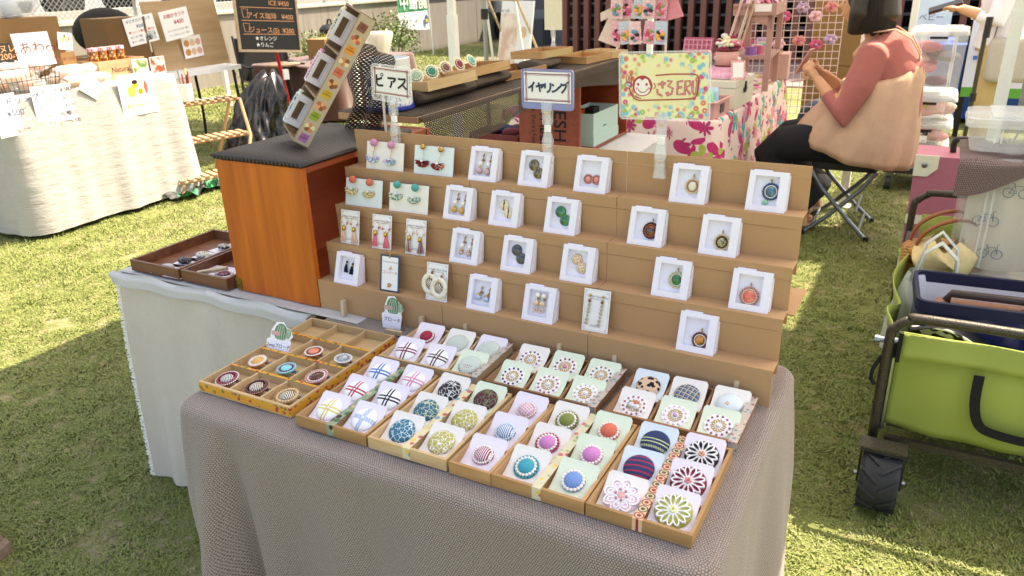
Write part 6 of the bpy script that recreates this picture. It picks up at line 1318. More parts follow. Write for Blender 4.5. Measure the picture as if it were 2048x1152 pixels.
# pen holder on the step stand, the stand itself
M_SL = wood('slat_wood', (.34, .21, .115), (.50, .35, .21), 0, .7, .8)
sp = thing('step_stand', 'folding wooden step stand of three slatted shelves', 'shelf', (0, 0, 0)); M_FRW = wood('stand_frame', (.40, .20, .09), (.52, .31, .16), 2, .6, .6)
STEPS = []
for px, py, z in ((418, 200, .62), (440, 272, .37), (425, 350, .13)):
    c = on_z(px, py, z); STEPS.append(c)
ux_, vy_ = Vector((.30, .95, 0)).normalized(), Vector((-.95, .30, 0)).normalized(); slatm = MB().box((0, -.016, 0), (.17, .016, .012)).mesh('slat', M_SL)
for c in STEPS:
    for k in range(8): q = c + ux_ * (-.22 + k * .062); link('slat', slatm, sp, frame((q.x, q.y, c.z - .012), vy_, -ux_))
    a, b = c + ux_ * -.25, c + ux_ * .25
    for dv in (.012, .155): MB().cyl(a + vy_ * dv - Vector((0, 0, .022)), b + vy_ * dv - Vector((0, 0, .022)), .010, 8).build('rail', M_FRW, sp)
for e in (-.245, .245):
    t_, b_ = STEPS[0] + ux_ * e, STEPS[2] + ux_ * e; MB().tube([t_ + vy_ * .16 - Vector((0, 0, .02)), Vector((b_.x, b_.y, 0)) + vy_ * .55], .013, 8).build('back_leg', M_FRW, sp); MB().tube([t_ - Vector((0, 0, .02)), STEPS[1] + ux_ * e - Vector((0, 0, .03)), Vector((b_.x, b_.y, 0))], .013, 8).build('front_leg', M_FRW, sp)
tape_ = MB().box((0, -.02, .0005), (.40, .02, .0025)).build('black_band', mat('band_black', '#3A3A3C', .7), None, M=frame(STEPS[0] + ux_ * -.2 + vy_ * .05 + Vector((0, 0, .001)), ux_, vy_)); tag(tape_, 'black lettered band lying on the top slatted shelf', 'band')
text('HAPPY NUTS', .026, K_WHT, tape_, TM((.2, 0, .0027)), ext=.0002)
c = STEPS[0] + ux_ * -.14 + vy_ * .06; pc_ = thing('pen_cup', 'white cup holding coloured pens on the step stand', 'cup', (c.x, c.y, c.z + .003)); MB().lathe([(.042, 0), (.046, .003), (.048, .13), (.044, .131), (.042, .008)], 20).build('cup', plastic('cup_white', '#E9E9E6'), pc_, True, sharp=40)
for k, cc in enumerate(('#1B1B1D', '#C02A34', '#E6E35A', '#D04A5A', '#22222A', '#8A8F96', '#B52A3A')): a = k * .9; MB().cyl((.02 * math.cos(a), .02 * math.sin(a), .01), (.036 * math.cos(a), .036 * math.sin(a), .20 + .02 * (k % 3)), .0055, 6).build('pen', plastic('pen%d' % k, cc), pc_)
# crumpled green sheet under the stall
def crumple(u, v): return (-4.62 + .34 * u + .03 * math.sin(v * 9), 2.62 + .62 * v + .03 * math.sin(u * 8), .012 + .05 * abs(math.sin(u * 7 + v * 4)) * abs(math.sin(v * 8 + 1)) + .02 * math.sin(u * 19 + v * 13) ** 2)
mb = MB(); mb.grid(crumple, 40, 46); o = mb.build('tarp', cmat('green_black_tarp', lambda t: t.mix(t.step(t.noise(t.coord(), 13.0, 3.0), .46, .52), '#1E8A58', '#23282A'), .6), None, True); tag(o, 'crumpled green and black sheet on the grass under the cafe table', 'tarp')
# boards and box behind the cafe table
carton('plain cardboard box behind the price boards', -5.50, 3.30, .762, .34, .34, .46, -4, M_CARDD)
tb = thing('folding_table', 'white folding table with grey legs behind the cafe stall', 'table', (-5.55, 3.75, 0)); MB().prism(rrect(.62, 1.42, .03, 3, -.31, -.85), .725, .76).build('table_top', plastic('table_white', '#E6E9EC', .4), tb)
for x in (-.26, .26):
    for y in (-.7, .5): MB().tube([(x, y, .725), (x, y + .02, .3), (x, y, .0)], .013, 8).build('leg', M_DARKMETAL, tb)
def bd1(r_, w, h): T(r_, 'タピオカドリンク', w * .105, K_BLU, -.02 * w, .36 * h, bold=.01); T(r_, '¥500', w * .13, K_BLU, 0, .15 * h, bold=.01); T(r_, '♥カルピス ♥紅茶 ♥抹茶', w * .07, K_ORG, 0, -.03 * h); T(r_, '★ミルク割', w * .08, K_BLU, -.22 * w, -.2 * h); T(r_, '★ソーダ割', w * .08, K_BLU, -.22 * w, -.37 * h); MB().box((.08 * w, -.42 * h, .0003), (.42 * w, -.1 * h, .0008)).build('photo', cmat('photo_drink', lambda t: t.mix(t.step(t.noise(t.coord(), 14.0), .45, .6), '#2E3A34', '#C9CFD2'), .4), r_)
def bd2(r_, w, h): T(r_, 'お絵かきラテ', w * .13, K_RED, 0, .30 * h, bold=.01); T(r_, '¥400', w * .17, K_RED, .1 * w, .06 * h, bold=.01); T(r_, 'ホットカフェラテ 400', w * .075, K_GRY, 0, -.20 * h); T(r_, 'アイスカフェラテ 450', w * .075, K_GRY, 0, -.36 * h)
paper('price_board', 'white tapioca drink price board on the cardboard box', 246, 34, 318, 84, -5.32, 7, bd1, th=.004); paper('price_board', 'white drawn latte price board with red lettering', 318, 20, 386, 74, -5.30, 7, bd2, th=.004)
o = MB().box((-.40, -.28, -.012), (.36, .28, 0)).build('plywood_sheet', wood('plywood', (.36, .23, .115), (.46, .32, .18), 0, .6, .4), None, M=SX(-5.42, 3.95, 1.05, 0, -8)); tag(o, 'plywood sheet standing behind the latte board', 'board')
paper('latte_photo', 'photo sheet of latte cups on the plywood', 362, 74, 408, 112, -5.38, 4, lambda r_, w, h: [MB().lathe([(w * .14, .0003), (w * .14, .001), (w * .1, .0012), (.001, .0013)], 16, 0, TM((w * (-.28 + .3 * (k % 3)), h * (.2 - .42 * (k // 3)), 0))).build('cup_picture', BREAD[k % 3], r_) for k in range(6)], th=.002)
for i, (px, py, c, hh, lab) in enumerate(((398, 122, '#5F9A72', .10, 'green paper cup on the white folding table'), (412, 120, '#D0605A', .07, 'red tipped cup on the white folding table'), (425, 118, '#E4E8E6', .09, 'white cup on the white folding table'))):
    q = on_z(px, py, .762); o = MB().lathe([(.03, 0), (.04, hh), (.036, hh), (.028, .005)], 18).build('paper_cup', plastic('pcup%d' % i, c, .6), None, True, M=TM((max(q.x, -5.8), min(4.3, q.y), .762))); tag(o, lab, 'cup')
q = on_x(205, 60, -5.9); o = MB().ball((0, 0, 0), .26, 0, 20, 12, (.7, 1.1, .75)).build('black_bag', M_BLACKFAB, None, True, M=TM((-6.0, q.y + .1, q.z - .02))); tag(o, 'dark bag behind the plain cardboard box', 'bag')
o = carton('stack of brown cartons under the dark bag', -6.0, q.y + .1, 0, .5, .55, q.z - .21, 2)
# ------------------------------------------------------------------ chalkboard, chair, black sack
cb = thing('chalkboard_sign', 'black menu chalkboard with prices on a red pole', 'sign', M=TM((-5.0, 4.50, 0), rz=R(-12))); cbp = thing('board', None, None); cbp.parent = cb; cbp.matrix_local = SX(0, -.02, 1.155, 0, -6) @ Matrix.Rotation(R(-5.5), 4, 'Z'); w, h = .60, .56
MB().box((-w / 2, -h / 2, -.01), (w / 2, h / 2, 0)).build('slate', mat('slate_black', '#242626', .75, var=.15, vs=30), cbp); M_CF = wood('chalk_frame', (.36, .26, .16), (.50, .38, .25), 0, .6)
for a, b in (((-w / 2 - .02, -h / 2 - .02, -.012), (w / 2 + .02, -h / 2, .008)), ((-w / 2 - .02, h / 2, -.012), (w / 2 + .02, h / 2 + .02, .008)), ((-w / 2 - .02, -h / 2, -.012), (-w / 2, h / 2, .008)), ((w / 2, -h / 2, -.012), (w / 2 + .02, h / 2, .008))): MB().box(a, b).build('frame', M_CF, cbp)
for s, x, y, k, m in (('カフェラテ  HOT ¥400', .02, .20, .056, K_CHO), ('ICE ¥450', .13, .12, .056, K_CHO), ('アイス珈琲   ¥400', .03, .005, .060, K_CHO), ('ジュース(S)  ¥200', .03, -.115, .060, K_CHO), ('★オレンジ', -.04, -.185, .045, K_WHT), ('★りんご', -.06, -.24, .045, K_WHT)): T(cbp, s, k, m, x, y)
mb = MB(); [stroke(mb, [(-.26, y), (.27, y + .008)], .005, .0004, .0008) for y in (.165, .075, -.035, -.150)]
for y in (.02, -.10): stroke(mb, [(-.25, y + .04), (-.24, y - .03), (-.20, y - .03), (-.19, y + .04)], .005, .0004, .0008, 0, None, True)
mb.build('chalk_lines', K_CHO, cbp); MB().cyl((-.02, .14, .0), (-.02, .02, .93), .016, 10).build('red_pole', mat('red_paint', '#C0161C', .35), cb); MB().box((-.035, .055, .60), (.01, .115, .69)).build('pole_clamp', plastic('clamp_white', '#E2E6E2'), cb)
for a in (0, 2.1, 4.2): MB().cyl((-.02, .14, .25), (-.02 + .3 * math.cos(a), .14 + .3 * math.sin(a), .008), .009, 8).build('tripod_leg', M_DARKMETAL, cb)
ch = thing('camp_chair', 'black folding camp chair with grey piping behind the chalkboard', 'chair', M=TM((-6.15, 5.55, 0), rz=R(60))); MB().grid(lambda u, v: (-.27 + .54 * u, .22 + .10 * v, .42 + .46 * v - .03 * math.sin(math.pi * u)), 10, 8).build('backrest', M_BLACKFAB, ch, True); MB().grid(lambda u, v: (-.27 + .54 * u, -.25 + .47 * v, .43 - .05 * math.sin(math.pi * u) * math.sin(math.pi * v)), 10, 8).build('seat', M_BLACKFAB, ch, True)
for s in (-1, 1):
    MB().tube([(s * .28, .34, .9), (s * .28, .2, .42), (s * .28, .26, 0)], .012, 8).build('rear_post', M_DARKMETAL, ch); MB().cyl((s * .28, -.27, 0), (s * .28, -.27, .60), .012, 8).build('front_leg', M_DARKMETAL, ch); MB().cyl((s * .28, .26, .02), (-s * .28, -.27, .42), .010, 8).build('brace', M_DARKMETAL, ch); MB().cyl((s * .28, -.27, .02), (s * .28, .24, .42), .010, 8).build('side_brace', M_DARKMETAL, ch); MB().box((s * .28 - .03, -.28, .60), (s * .28 + .03, .24, .615)).build('armrest', M_BLACKFAB, ch)
MB().tube([(-.27, .218, .42), (0, .215, .40), (.27, .218, .42)], .006, 6).build('piping', mat('grey_piping', '#9A9C98', .7), ch)
def sack(u, v):
    a = u * 2 * math.pi; r = (.26 * (1 - v) ** .55 + .035) * (1 + .13 * math.sin(a * 4 + v * 7 + math.sin(a * 2) * 2) * (.4 + v) + .08 * math.sin(a * 9 - v * 8) + .05 * math.sin(a * 17 + v * 23)); return (r * math.cos(a) + .10 * v * v, r * 1.15 * math.sin(a) + .16 * v * v, .01 + .74 * v - .03 * math.sin(a * 3) * v)
mb = MB(); mb.grid(sack, 120, 50); q = on_z(545, 330, 0); o = mb.build('rubbish_sack', mat('black_polythene', '#0E0E10', .22, var=.1, coat=.3), None, True, M=TM((q.x - .1, q.y, 0), rz=R(20))); tag(o, 'black polythene sack hung by the red pole', 'sack')
# ------------------------------------------------------------------ far bench with brown cloth
M_BRCL = mat('brown_fleece', '#4A271D', .95, var=.12, vs=20, sheen=.4)
o = drape('brown_tablecloth', -6.45, -5.3, 5.55, 7.1, .60, .04, .09, .03, M_BRCL, 21, 140, 12, .04, edge=.03); tag(o, 'brown fleece cloth over the low table behind the chair', 'tablecloth')
q = on_z(640, 112, .605); carton('small brown carton of bottles on the brown cloth', -5.95, 6.25, .604, .25, .32, .22, 4)
o = thing('small_table', 'small round topped side table by the camp chair', 'table', (-5.78, 5.40, 0)); MB().lathe([(.001, .62), (.16, .62), (.165, .635), (.001, .64)], 24).build('table_top', M_SL, o); [MB().tube([(0, 0, .62), (.06 * math.cos(a), .06 * math.sin(a), .3), (.17 * math.cos(a), .17 * math.sin(a), 0)], .01, 8).build('leg', M_DARKMETAL, o) for a in (0, 2.1, 4.2)]
yb = thing('yellow_bucket', 'yellow round bucket with black lid on the wall ledge', 'bucket', (-8.55, 9.35, 0)); MB().lathe([(.13, 0), (.15, .02), (.17, .62), (.16, .62)], 24).build('bucket', plastic('yellow_plastic', '#E8B41C', .4), yb, True, sharp=40); MB().lathe([(.176, .62), (.176, .70), (.12, .76), (.01, .78)], 24).build('lid', plastic('lid_black', '#1A1A1C', .4), yb, True, sharp=40); MB().tube([(-.05, 0, .77), (-.03, 0, .84), (.03, 0, .84), (.05, 0, .77)], .015, 8).build('knob', plastic('lid_black', '#1A1A1C', .4), yb)
M_LEAF = [mat('leaf_a', (.07, .12, .025), .5, var=.3, vs=4), mat('leaf_b', (.13, .20, .045), .5, var=.3, vs=4)]
def shrub(label, x, y, h, rad, n, seed, z0=0.0, ls=.05):
    root = thing('shrub', label, 'plant', (x, y, z0), group='green shrubs by the wall'); rnd = random.Random(seed); mb = MB(); m2 = MB()
    for k in range(9): a = rnd.random() * 6.28; m2.tube([(0, 0, 0), (rad * .35 * math.cos(a), rad * .35 * math.sin(a), h * .5), (rad * .8 * math.cos(a), rad * .8 * math.sin(a), h * rnd.uniform(.7, 1))], [.012, .008, .004], 5)
    m2.build('stems', mat('stem_brown', '#5A4630', .9), root)
    for k in range(n):
        a = rnd.random() * 6.28; t_ = rnd.random() ** .6; e = math.acos(1 - 1.5 * rnd.random()); p = Vector((rad * t_ * math.sin(e) * math.cos(a), rad * t_ * math.sin(e) * math.sin(a), h * (.55 + .45 * t_ * math.cos(e)))); d = Vector((rnd.gauss(0, 1), rnd.gauss(0, 1), rnd.gauss(.3, .7))).normalized(); s = d.cross(Vector((rnd.gauss(0, 1), rnd.gauss(0, 1), 1))).normalized() * ls * .28; L_ = ls * rnd.uniform(.7, 1.3)
        mb.add([p, p + d * L_ * .5 + s, p + d * L_, p + d * L_ * .5 - s], [(0, 1, 2, 3)], k % 2)
    mb.build('crown', M_LEAF, root); return root
shrub('small green shrub beside the yellow bucket', -8.3, 8.6, .75, .38, 900, 1); shrub('taller light green shrub beyond the snack box', -7.0, 8.95, 1.0, .45, 1500, 2); shrub('low weeds at the wall foot under the white table', -8.6, 7.6, .35, .25, 300, 5)
mb = MB(); rnd = random.Random(8); cb_ = thing('wrapped_sticks', 'cellophane wrapped pale sticks behind the snack box', 'bundle', (-4.2, 5.0, 0)); 
for k in range(22): a = rnd.random() * 6.28; r_ = .06 * rnd.random(); mb.cyl((r_ * .5 * math.cos(a), r_ * .5 * math.sin(a), .62), (r_ * 2 * math.cos(a), r_ * 2 * math.sin(a), .95 + .05 * rnd.random()), .010, 6)
mb.build('sticks', mat('pale_stick', '#CDBF9F', .7, var=.15), cb_); MB().lathe([(.05, .6), (.09, .78), (.15, .98), (.13, 1.0)], 14).build('wrapper', cel, cb_, True); MB().lathe([(.14, 0), (.15, .03), (.14, .62), (.02, .62)], 20).build('bin', mat('bin_beige', '#B9A890', .8), cb_, True, sharp=40)
# ------------------------------------------------------------------ flag, poster stand, steel pole
fg = thing('banner_flag', 'white and green event flag seen from behind, lettering mirrored', 'flag', (-8.5, 12.2, 0)); MB().cyl((0, .04, .0), (0, -.12, 2.6), .014, 8).build('pole', M_WHITEPAINT, fg)
def flagm(t):
    z = t.xyz(t.coord())[2]; c = t.mix(t.m('LESS_THAN', z, 1.28), '#5FB58A', '#2E8A5E'); c = t.mix(t.m('GREATER_THAN', z, 1.30), c, '#C9D98A'); return t.mix(t.m('LESS_THAN', z, .84), c, '#E4EAEE')
mb = MB(); mb.grid(lambda u, v: (.02 * math.sin(v * 5 + u * 3), -1.02 + .98 * u - .06 * v, .50 + 1.7 * v + (.10 * (1 - u) ** 2 if v == 0 else 0)), 10, 14); mb.build('banner', cmat('flag_print', flagm, .8), fg, True)
Mm = SX(.03, -.55, 1.0) @ Matrix.Diagonal((-1, 1, 1, 1)); text('開催中', .30, K_WHT, fg, Mm, bold=.012); text('1919', .12, mat('flag_navy', '#3E5878', .8), fg, SX(.03, -.40, .68) @ Matrix.Diagonal((-1, 1, 1, 1))); MB().prism([(-.06, 0), (.06, 0), (.06, .12), (0, .19), (-.06, .12)], 0, .004).build('house_emblem', mat('flag_navy', '#3E5878', .8), fg, M=SX(.03, -.17, .60)); MB().box((-.028, .03, 0), (.028, .09, .005)).build('emblem_window', K_YEL, fg, M=SX(.033, -.17, .60))
p0, p1 = on_z(975, 275, .52), None; sp_ = thing('steel_pole', 'thin grey steel pole with black clamp beside the tent leg', 'pole', (-2.09, 3.34, 0)); MB().cyl((0, 0, 0), (0, 0, 2.2), .014, 12).build('tube', M_STEEL, sp_); MB().cyl((0, 0, 1.20), (0, 0, 1.26), .022, 12).build('clamp', plastic('clamp_black', '#1B1B1D'), sp_); MB().cyl((0, 0, .50), (0, 0, .55), .02, 12).build('joint', plastic('clamp_black', '#1B1B1D'), sp_)
ps = thing('poster_stand', 'white leaning poster stand with washed out food photo', 'sign', M=TM((-4.85, 8.7, 0), rz=R(-28)))
MB().box((-.38, 0, .02), (.38, .02, 1.12)).build('board', plastic('poster_white', '#F0F1F2', .5), ps, M=TM(rx=R(-8))); MB().box((-.36, -.003, .12), (.05, -.0005, .95)).build('poster_photo', cmat('poster_photo', lambda t: t.mix(t.step(t.noise(t.coord(), 3.2, 3.0), .4, .6), '#F3E4D8', '#DDB8A2'), .6), ps, M=TM(rx=R(-8))); MB().ball((.2, -.004, .72), .075, 0, 14, 8, (1, .05, 1)).build('poster_cup', BREAD[1], ps, True, M=TM(rx=R(-8)))
text('Soft & Natural cafe', .07, K_GRY, ps, TM((0, -.155, 1.0), R(82)), ext=.0003)
for s in (-1, 1): MB().cyl((s * .4, .02, 0), (s * .36, -.15, 1.25), .018, 8).build('easel_leg', M_WHITEPAINT, ps); MB().cyl((s * .36, .45, 0), (s * .36, -.13, 1.2), .016, 8).build('rear_leg', M_CF, ps)
MB().cyl((-.46, -.15, 1.13), (.50, -.15, 1.13), .012, 8).build('dowel', M_CF, ps)
# ------------------------------------------------------------------ pink ribbon stall
def petals_col(t):
    v = t.mapping(t.coord('Object'), (1, 1, 1)); out = t.mix(t.noise(v, 3.0), '#E8C8C0', '#F0DCD4')
    def layer(out, sc, col, loc, np_, r, prob, inner=.0):
        vv = t.mapping(v, (1, 1, 1), (0, 0, 0), loc); n = t.node('ShaderNodeTexVoronoi', feature='F1'); t.l.new(vv, n.inputs['Vector']); n.inputs['Scale'].default_value = sc; n.inputs['Randomness'].default_value = .75
        d = t.node('ShaderNodeVectorMath', operation='SUBTRACT'); sc_ = t.node('ShaderNodeVectorMath', operation='SCALE'); t.l.new(vv, sc_.inputs[0]); sc_.inputs['Scale'].default_value = 1.0; t.l.new(sc_.outputs[0], d.inputs[0]); t.l.new(n.outputs['Position'], d.inputs[1])
        s = t.xyz(d.outputs[0]); ang = t.m('ARCTAN2', s[2], t.m('ADD', s[0], s[1])); pet = t.m('ABSOLUTE', t.m('COSINE', t.m('MULTIPLY', ang, np_ / 2))); lim = t.m('MULTIPLY', t.m('MULTIPLY_ADD', pet, .65, .35), r)
        m = t.m('MULTIPLY', t.m('LESS_THAN', n.outputs['Distance'], lim), t.m('GREATER_THAN', t.xyz(n.outputs['Color'])[0], prob)); return t.mix(m, out, col)
    out = layer(out, 4.5, '#C4316E', (3.1, 1.7, .3), 5.0, .50, .35); out = layer(out, 6.0, '#2FA8A4', (.7, 5.2, 2.3), 5.0, .42, .6); out = layer(out, 7.5, '#A9B552', (9.3, 2.2, 4.3), 4.0, .45, .45); out = layer(out, 8.5, '#E0899A', (5.1, 7.7, 1.3), 5.0, .45, .4); out = layer(out, 9.5, '#B0306A', (2.2, 8.1, 6.3), 8.0, .42, .5)
    return out
M_FLOR = cmat('floral_cotton', petals_col, .9)
o = drape('floral_tablecloth', -1.92, -.63, 3.22, 5.15, .70, .05, .03, .028, M_FLOR, 31, 220, 14, .05); tag(o, 'pale pink cotton cloth printed with bright flowers on the ribbon stall', 'tablecloth')
PINK = lambda n, c, r=.7: mat('pink_' + n, c, r, var=.06)
TULLE = mat('tulle_pink', '#E6A9C6', .9, alpha=.75, var=.1, vs=40)
# baskets, box, packets
bk = thing('plastic_basket', 'pale pink plastic basket of soft packets on the ribbon stall', 'basket', (-.76, 3.36, .703), R(-4)); w, d, h = .24, .26, .085
for a, b in (((-w / 2, -d / 2, 0), (w / 2, d / 2, .004)), ((-w / 2, -d / 2, .004), (-w / 2 + .005, d / 2, h)), ((w / 2 - .005, -d / 2, .004), (w / 2, d / 2, h)), ((-w / 2 + .005, -d / 2, .004), (w / 2 - .005, -d / 2 + .005, h)), ((-w / 2 + .005, d / 2 - .005, .004), (w / 2 - .005, d / 2, h))): MB().box(a, b).build('side', PINK('basket', '#D9A49C', .5), bk)
mb = MB(); stroke(mb, rrect(w + .012, d + .012, .01, 3, -w / 2 - .006, -d / 2 - .006), .012, h - .004, h + .004, 0, None, True); mb.build('rim', PINK('basket', '#D9A49C', .5), bk); MB().box((w / 2, -.03, .02), (w / 2 + .006, .03, .065)).build('handle_slot', plastic('slot', '#5A5356'), bk)
mb = MB(); [mb.box((-.09 + .022 * i, -d / 2 - .0012, .02 + .018 * j), (-.085 + .022 * i, -d / 2 - .0002, .025 + .018 * j)) for i in range(8) for j in range(3)]; mb.build('holes', plastic('slot', '#5A5356'), bk)
for i, (c, n) in enumerate((('#7FD0A4', 'mint green'), ('#7FD0A4', 'mint green'), ('#7FD0A4', 'mint green'), ('#9FC4DC', 'pale blue'), ('#E29AB0', 'pink'), ('#9FC4DC', 'pale blue'))):
    root = thing('soft_packet', '%s soft packet in the pink plastic basket' % n, 'packet', M=TM((-.815 + .05 * (i % 3), 3.28 + .11 * (i // 3), .712), R(-14), R(-8)), group='packets in the pink basket'); MB().loft([[(x, y, z) for x, y in rrect(w_, .03, .012, 3, -w_ / 2, -.015)] for w_, z in ((.09, 0), (.105, .02), (.105, .10), (.095, .13))]).build('packet', mat('packet_' + n.replace(' ', '_'), c, .25, var=.12, vs=60, coat=.4), root, True); MB().box((-.04, -.016, .03), (.04, -.0152, .06)).build('print_panel', M_PAPER, root)
wbx = thing('white_wooden_box', 'cream wooden box with black latch on the ribbon stall', 'box', (-.72, 3.75, .703), R(-3)); M_CRM = mat('cream_paint', '#DDDBC6', .6, var=.04)
MB().box((-.11, -.19, 0), (.11, .19, .115)).build('body', M_CRM, wbx); MB().box((-.112, -.192, .118), (.112, .192, .155)).build('lid', M_CRM, wbx); mb = MB(); mb.box((.111, -.03, .085), (.117, .03, .10)); mb.box((.111, -.008, .075), (.12, .008, .135)); mb.tube([(.116, -.03, .092), (.122, -.036, .082), (.116, -.03, .075)], .004, 6); mb.build('latch', M_DARKMETAL, wbx)
def cake(label, x, y, z, band, body, s=1.0):
    root = thing('ribbon_cake', label, 'decoration', (x, y, z), group='ribbon cakes on the ribbon stall'); MB().lathe([(.065 * s, .06), (.065 * s, .145 * s + .02)], 26).build('fabric_drum', cmat('drum_' + body[1:], lambda t: t.mix(t.m('LESS_THAN', t.voro(t.coord(), 70.0), .2), body, '#B58A7A'), .8), root, True)
    for zz in (.062, .15 * s + .01): MB().lathe([(.067 * s, zz - .008), (.0685 * s, zz), (.067 * s, zz + .008), (.02, zz + .009)], 26).build('ribbon', mat('rib_' + band[1:], band, .6), root, True)
    mb = MB(); mb.grid(lambda u, v: ((.06 + .075 * v) * s * math.cos(u * 6.283) * (1 + .07 * math.sin(u * 75) * v), (.06 + .075 * v) * s * math.sin(u * 6.283) * (1 + .07 * math.sin(u * 75) * v), .064 - .058 * v ** 1.5), 150, 6); mb.build('tulle_skirt', TULLE, root, True)
    rnd = random.Random(int(x * 1000)); mb = MB(); cs = [mat('bow_a', '#E3DDB8', .8), mat('bow_b', '#22201F', .8), mat('bow_c', '#D98AA0', .8), mat('bow_d', '#E6E2DC', .8), mat('bow_e', '#8A2A44', .8)]
    for k in range(16):
        a = rnd.random() * 6.28; r_ = .06 * s * rnd.random() ** .5; p = (r_ * math.cos(a), r_ * math.sin(a), .165 * s + .05 * rnd.random())
        for q in (-1, 1): mb.ball((p[0] + q * .012, p[1], p[2]), .013, k % 5, 8, 6, (1.1, .5, .8))
    mb.build('ribbon_bows', cs, root, True); return root
cake('mauve banded ribbon cake with a pink tulle skirt', -.93, 3.66, .703, '#9A7AA8', '#D9CFC4'); cake('wine banded ribbon cake with a pink tulle skirt on the cream box', -.72, 3.72, .860, '#6E1A26', '#D9A49C', .95)
tg = thing('price_tag', 'small blank price tag with pink frame on the cream box', 'tag', M=TM((-.62, 3.60, .862), R(-12), 0, R(30))); MB().box((-.04, 0, 0), (.04, .004, .105)).build('frame', fl('roseframe', '#D98A94', '#E9C9C0'), tg); MB().box((-.03, -.0012, .012), (.03, -.0002, .093)).build('blank_card', M_PAPER, tg)
# pink shelf with goods and bundles of sticks
sh = thing('pink_shelf', 'tall dusty pink wooden shelf on the ribbon stall', 'shelf', (-.72, 4.55, .703), R(4)); MP = mat('dusty_pink_paint', '#B58E84', .7, var=.05); w, d = .20, .50
for x in (-1, 1):
    for y in (-1, 1): MB().box((x * w / 2 - .018, y * d / 2 - .018, 0), (x * w / 2 + .018, y * d / 2 + .018, .46)).build('post', MP, sh)
MB().box((-w / 2 - .03, -d / 2 - .03, .46), (w / 2 + .03, d / 2 + .03, .478)).build('top_board', MP, sh); MB().box((-w / 2 - .02, -d / 2 - .02, .20), (w / 2 + .02, d / 2 + .02, .214)).build('shelf_board', MP, sh)
MB().box((-w / 2 - .03, -d / 2 - .032, .478), (w / 2 + .03, -d / 2 - .022, .53)).build('front_rail', MP, sh); MB().box((w / 2 + .022, -d / 2 - .02, .478), (w / 2 + .03, d / 2 + .03, .53)).build('side_rail', MP, sh); mb = MB(); mb.prism([(-w / 2 - .01, .37), (-w / 2 - .01, .459), (w / 2 + .01, .459), (w / 2 + .01, .37), (w / 2 - .02, .40), (0, .42), (-w / 2 + .02, .40)], -.004, .004, 0, TM((0, -d / 2 - .014, 0), R(90))); mb.build('scalloped_apron', MP, sh); MB().box((.0, -d / 2 - .034, .482), (.10, -d / 2 - .0325, .526)).build('blank_label', M_PAPER, sh)
text('OPEN RIBBON', .03, K_BRN, sh, TM((-.05, -d / 2 - .033, .503), R(90)), ext=.0002)
rnd = random.Random(77); PAL = ['#E6A9C0', '#D4708E', '#C9A9C9', '#EADBD6', '#B54A6E', '#E9C6CE']
for i in range(11):
    y = 4.36 + .04 * i; root = thing('ribbon_bundle', '%s ribbon bundle heaped on the pink shelf' % ('pale pink', 'deep rose', 'lilac', 'cream', 'wine pink', 'blush')[i % 6], 'ribbon', (-.72 + .05 * math.sin(i * 2.3), y, 1.185), R(30 * i), 'ribbon bundles on the pink shelf'); mb = MB()
    for k in range(5): a = k * 1.25; mb.tube([(0, 0, .02), (.04 * math.cos(a), .04 * math.sin(a), .06 + .01 * (i % 3)), (.075 * math.cos(a + .4), .075 * math.sin(a + .4), .02)], [.012, .024, .012], 7, 0, True, .4)
    mb.build('loops', mat('ribbon%d' % (i % 6), PAL[i % 6], .6, var=.2, vs=60), root, True); MB().ball((0, 0, .03), .022, 0, 10, 6).build('knot', mat('ribbon%d' % ((i + 2) % 6), PAL[(i + 2) % 6], .6), root, True)
for i in range(5):
    root = thing('ribbon_roll', '%s roll of ribbon under the pink shelf board' % ('purple', 'rose', 'white', 'teal', 'cream')[i], 'ribbon', (-.72 + .03 * (i % 2), 4.36 + .09 * i, .918), 0, 'rolls on the pink shelf'); MB().lathe([(.012, 0), (.036, 0), (.036, .05), (.012, .05)], 18).build('ribbon', mat('roll%d' % i, ('#9A6AB0', '#D4708E', '#E9E6E4', '#6FC0B4', '#E3D9A8')[i], .6), root); MB().lathe([(.038, -.003), (.038, 0), (.012, 0)], 18).build('flange', M_PAPER, root)
sk = thing('stick_bundle', 'bundle of long pale wands leaning on the pink shelf', 'sticks', (-.86, 4.22, .703)); mb = MB()
for k in range(14): a = rnd.uniform(-.06, .06); b = rnd.uniform(-.05, .05); mb.cyl((a, b, .02), (a * 1.2 + .20, b * 1.3 + .10, .86 + .05 * rnd.random()), .0045, 6, k % 3)
mb.build('wands', [mat('wand_w', '#DDD6CC', .5), mat('wand_t', '#B59A7A', .6), mat('wand_p', '#D9A8A8', .5)], sk); MB().lathe([(.07, 0), (.075, .01), (.08, .16), (.07, .16)], 20).build('pot', PINK('pot', '#C9968C'), sk, True); mb = MB()
for k in range(20): a = rnd.random() * 6.28; mb.ball((.07 * math.cos(a) + .03, .07 * math.sin(a), .20 + .14 * rnd.random()), .02, k % 4, 8, 6, (1.2, .6, .8))
mb.build('bows', [mat('bow_a', '#E3DDB8', .8), mat('bow_c', '#D98AA0', .8), mat('bow_d', '#E6E2DC', .8), mat('bow_e', '#8A2A44', .8)], sk, True)
lt_ = thing('lattice_box', 'pink lattice panel standing behind the ribbon cakes', 'panel', M=TM((-1.02, 4.15, .862), R(-10), 0, R(-8))); mb = MB()
for k in range(7): mb.box((-.09 + .03 * k - .004, 0, 0), (-.09 + .03 * k + .004, .004, .17), 0, Matrix.Rotation(0, 4, 'Y')); 
for k in range(6): mb.box((-.094, .004, .01 + .03 * k), (.094, .008, .018 + .03 * k))
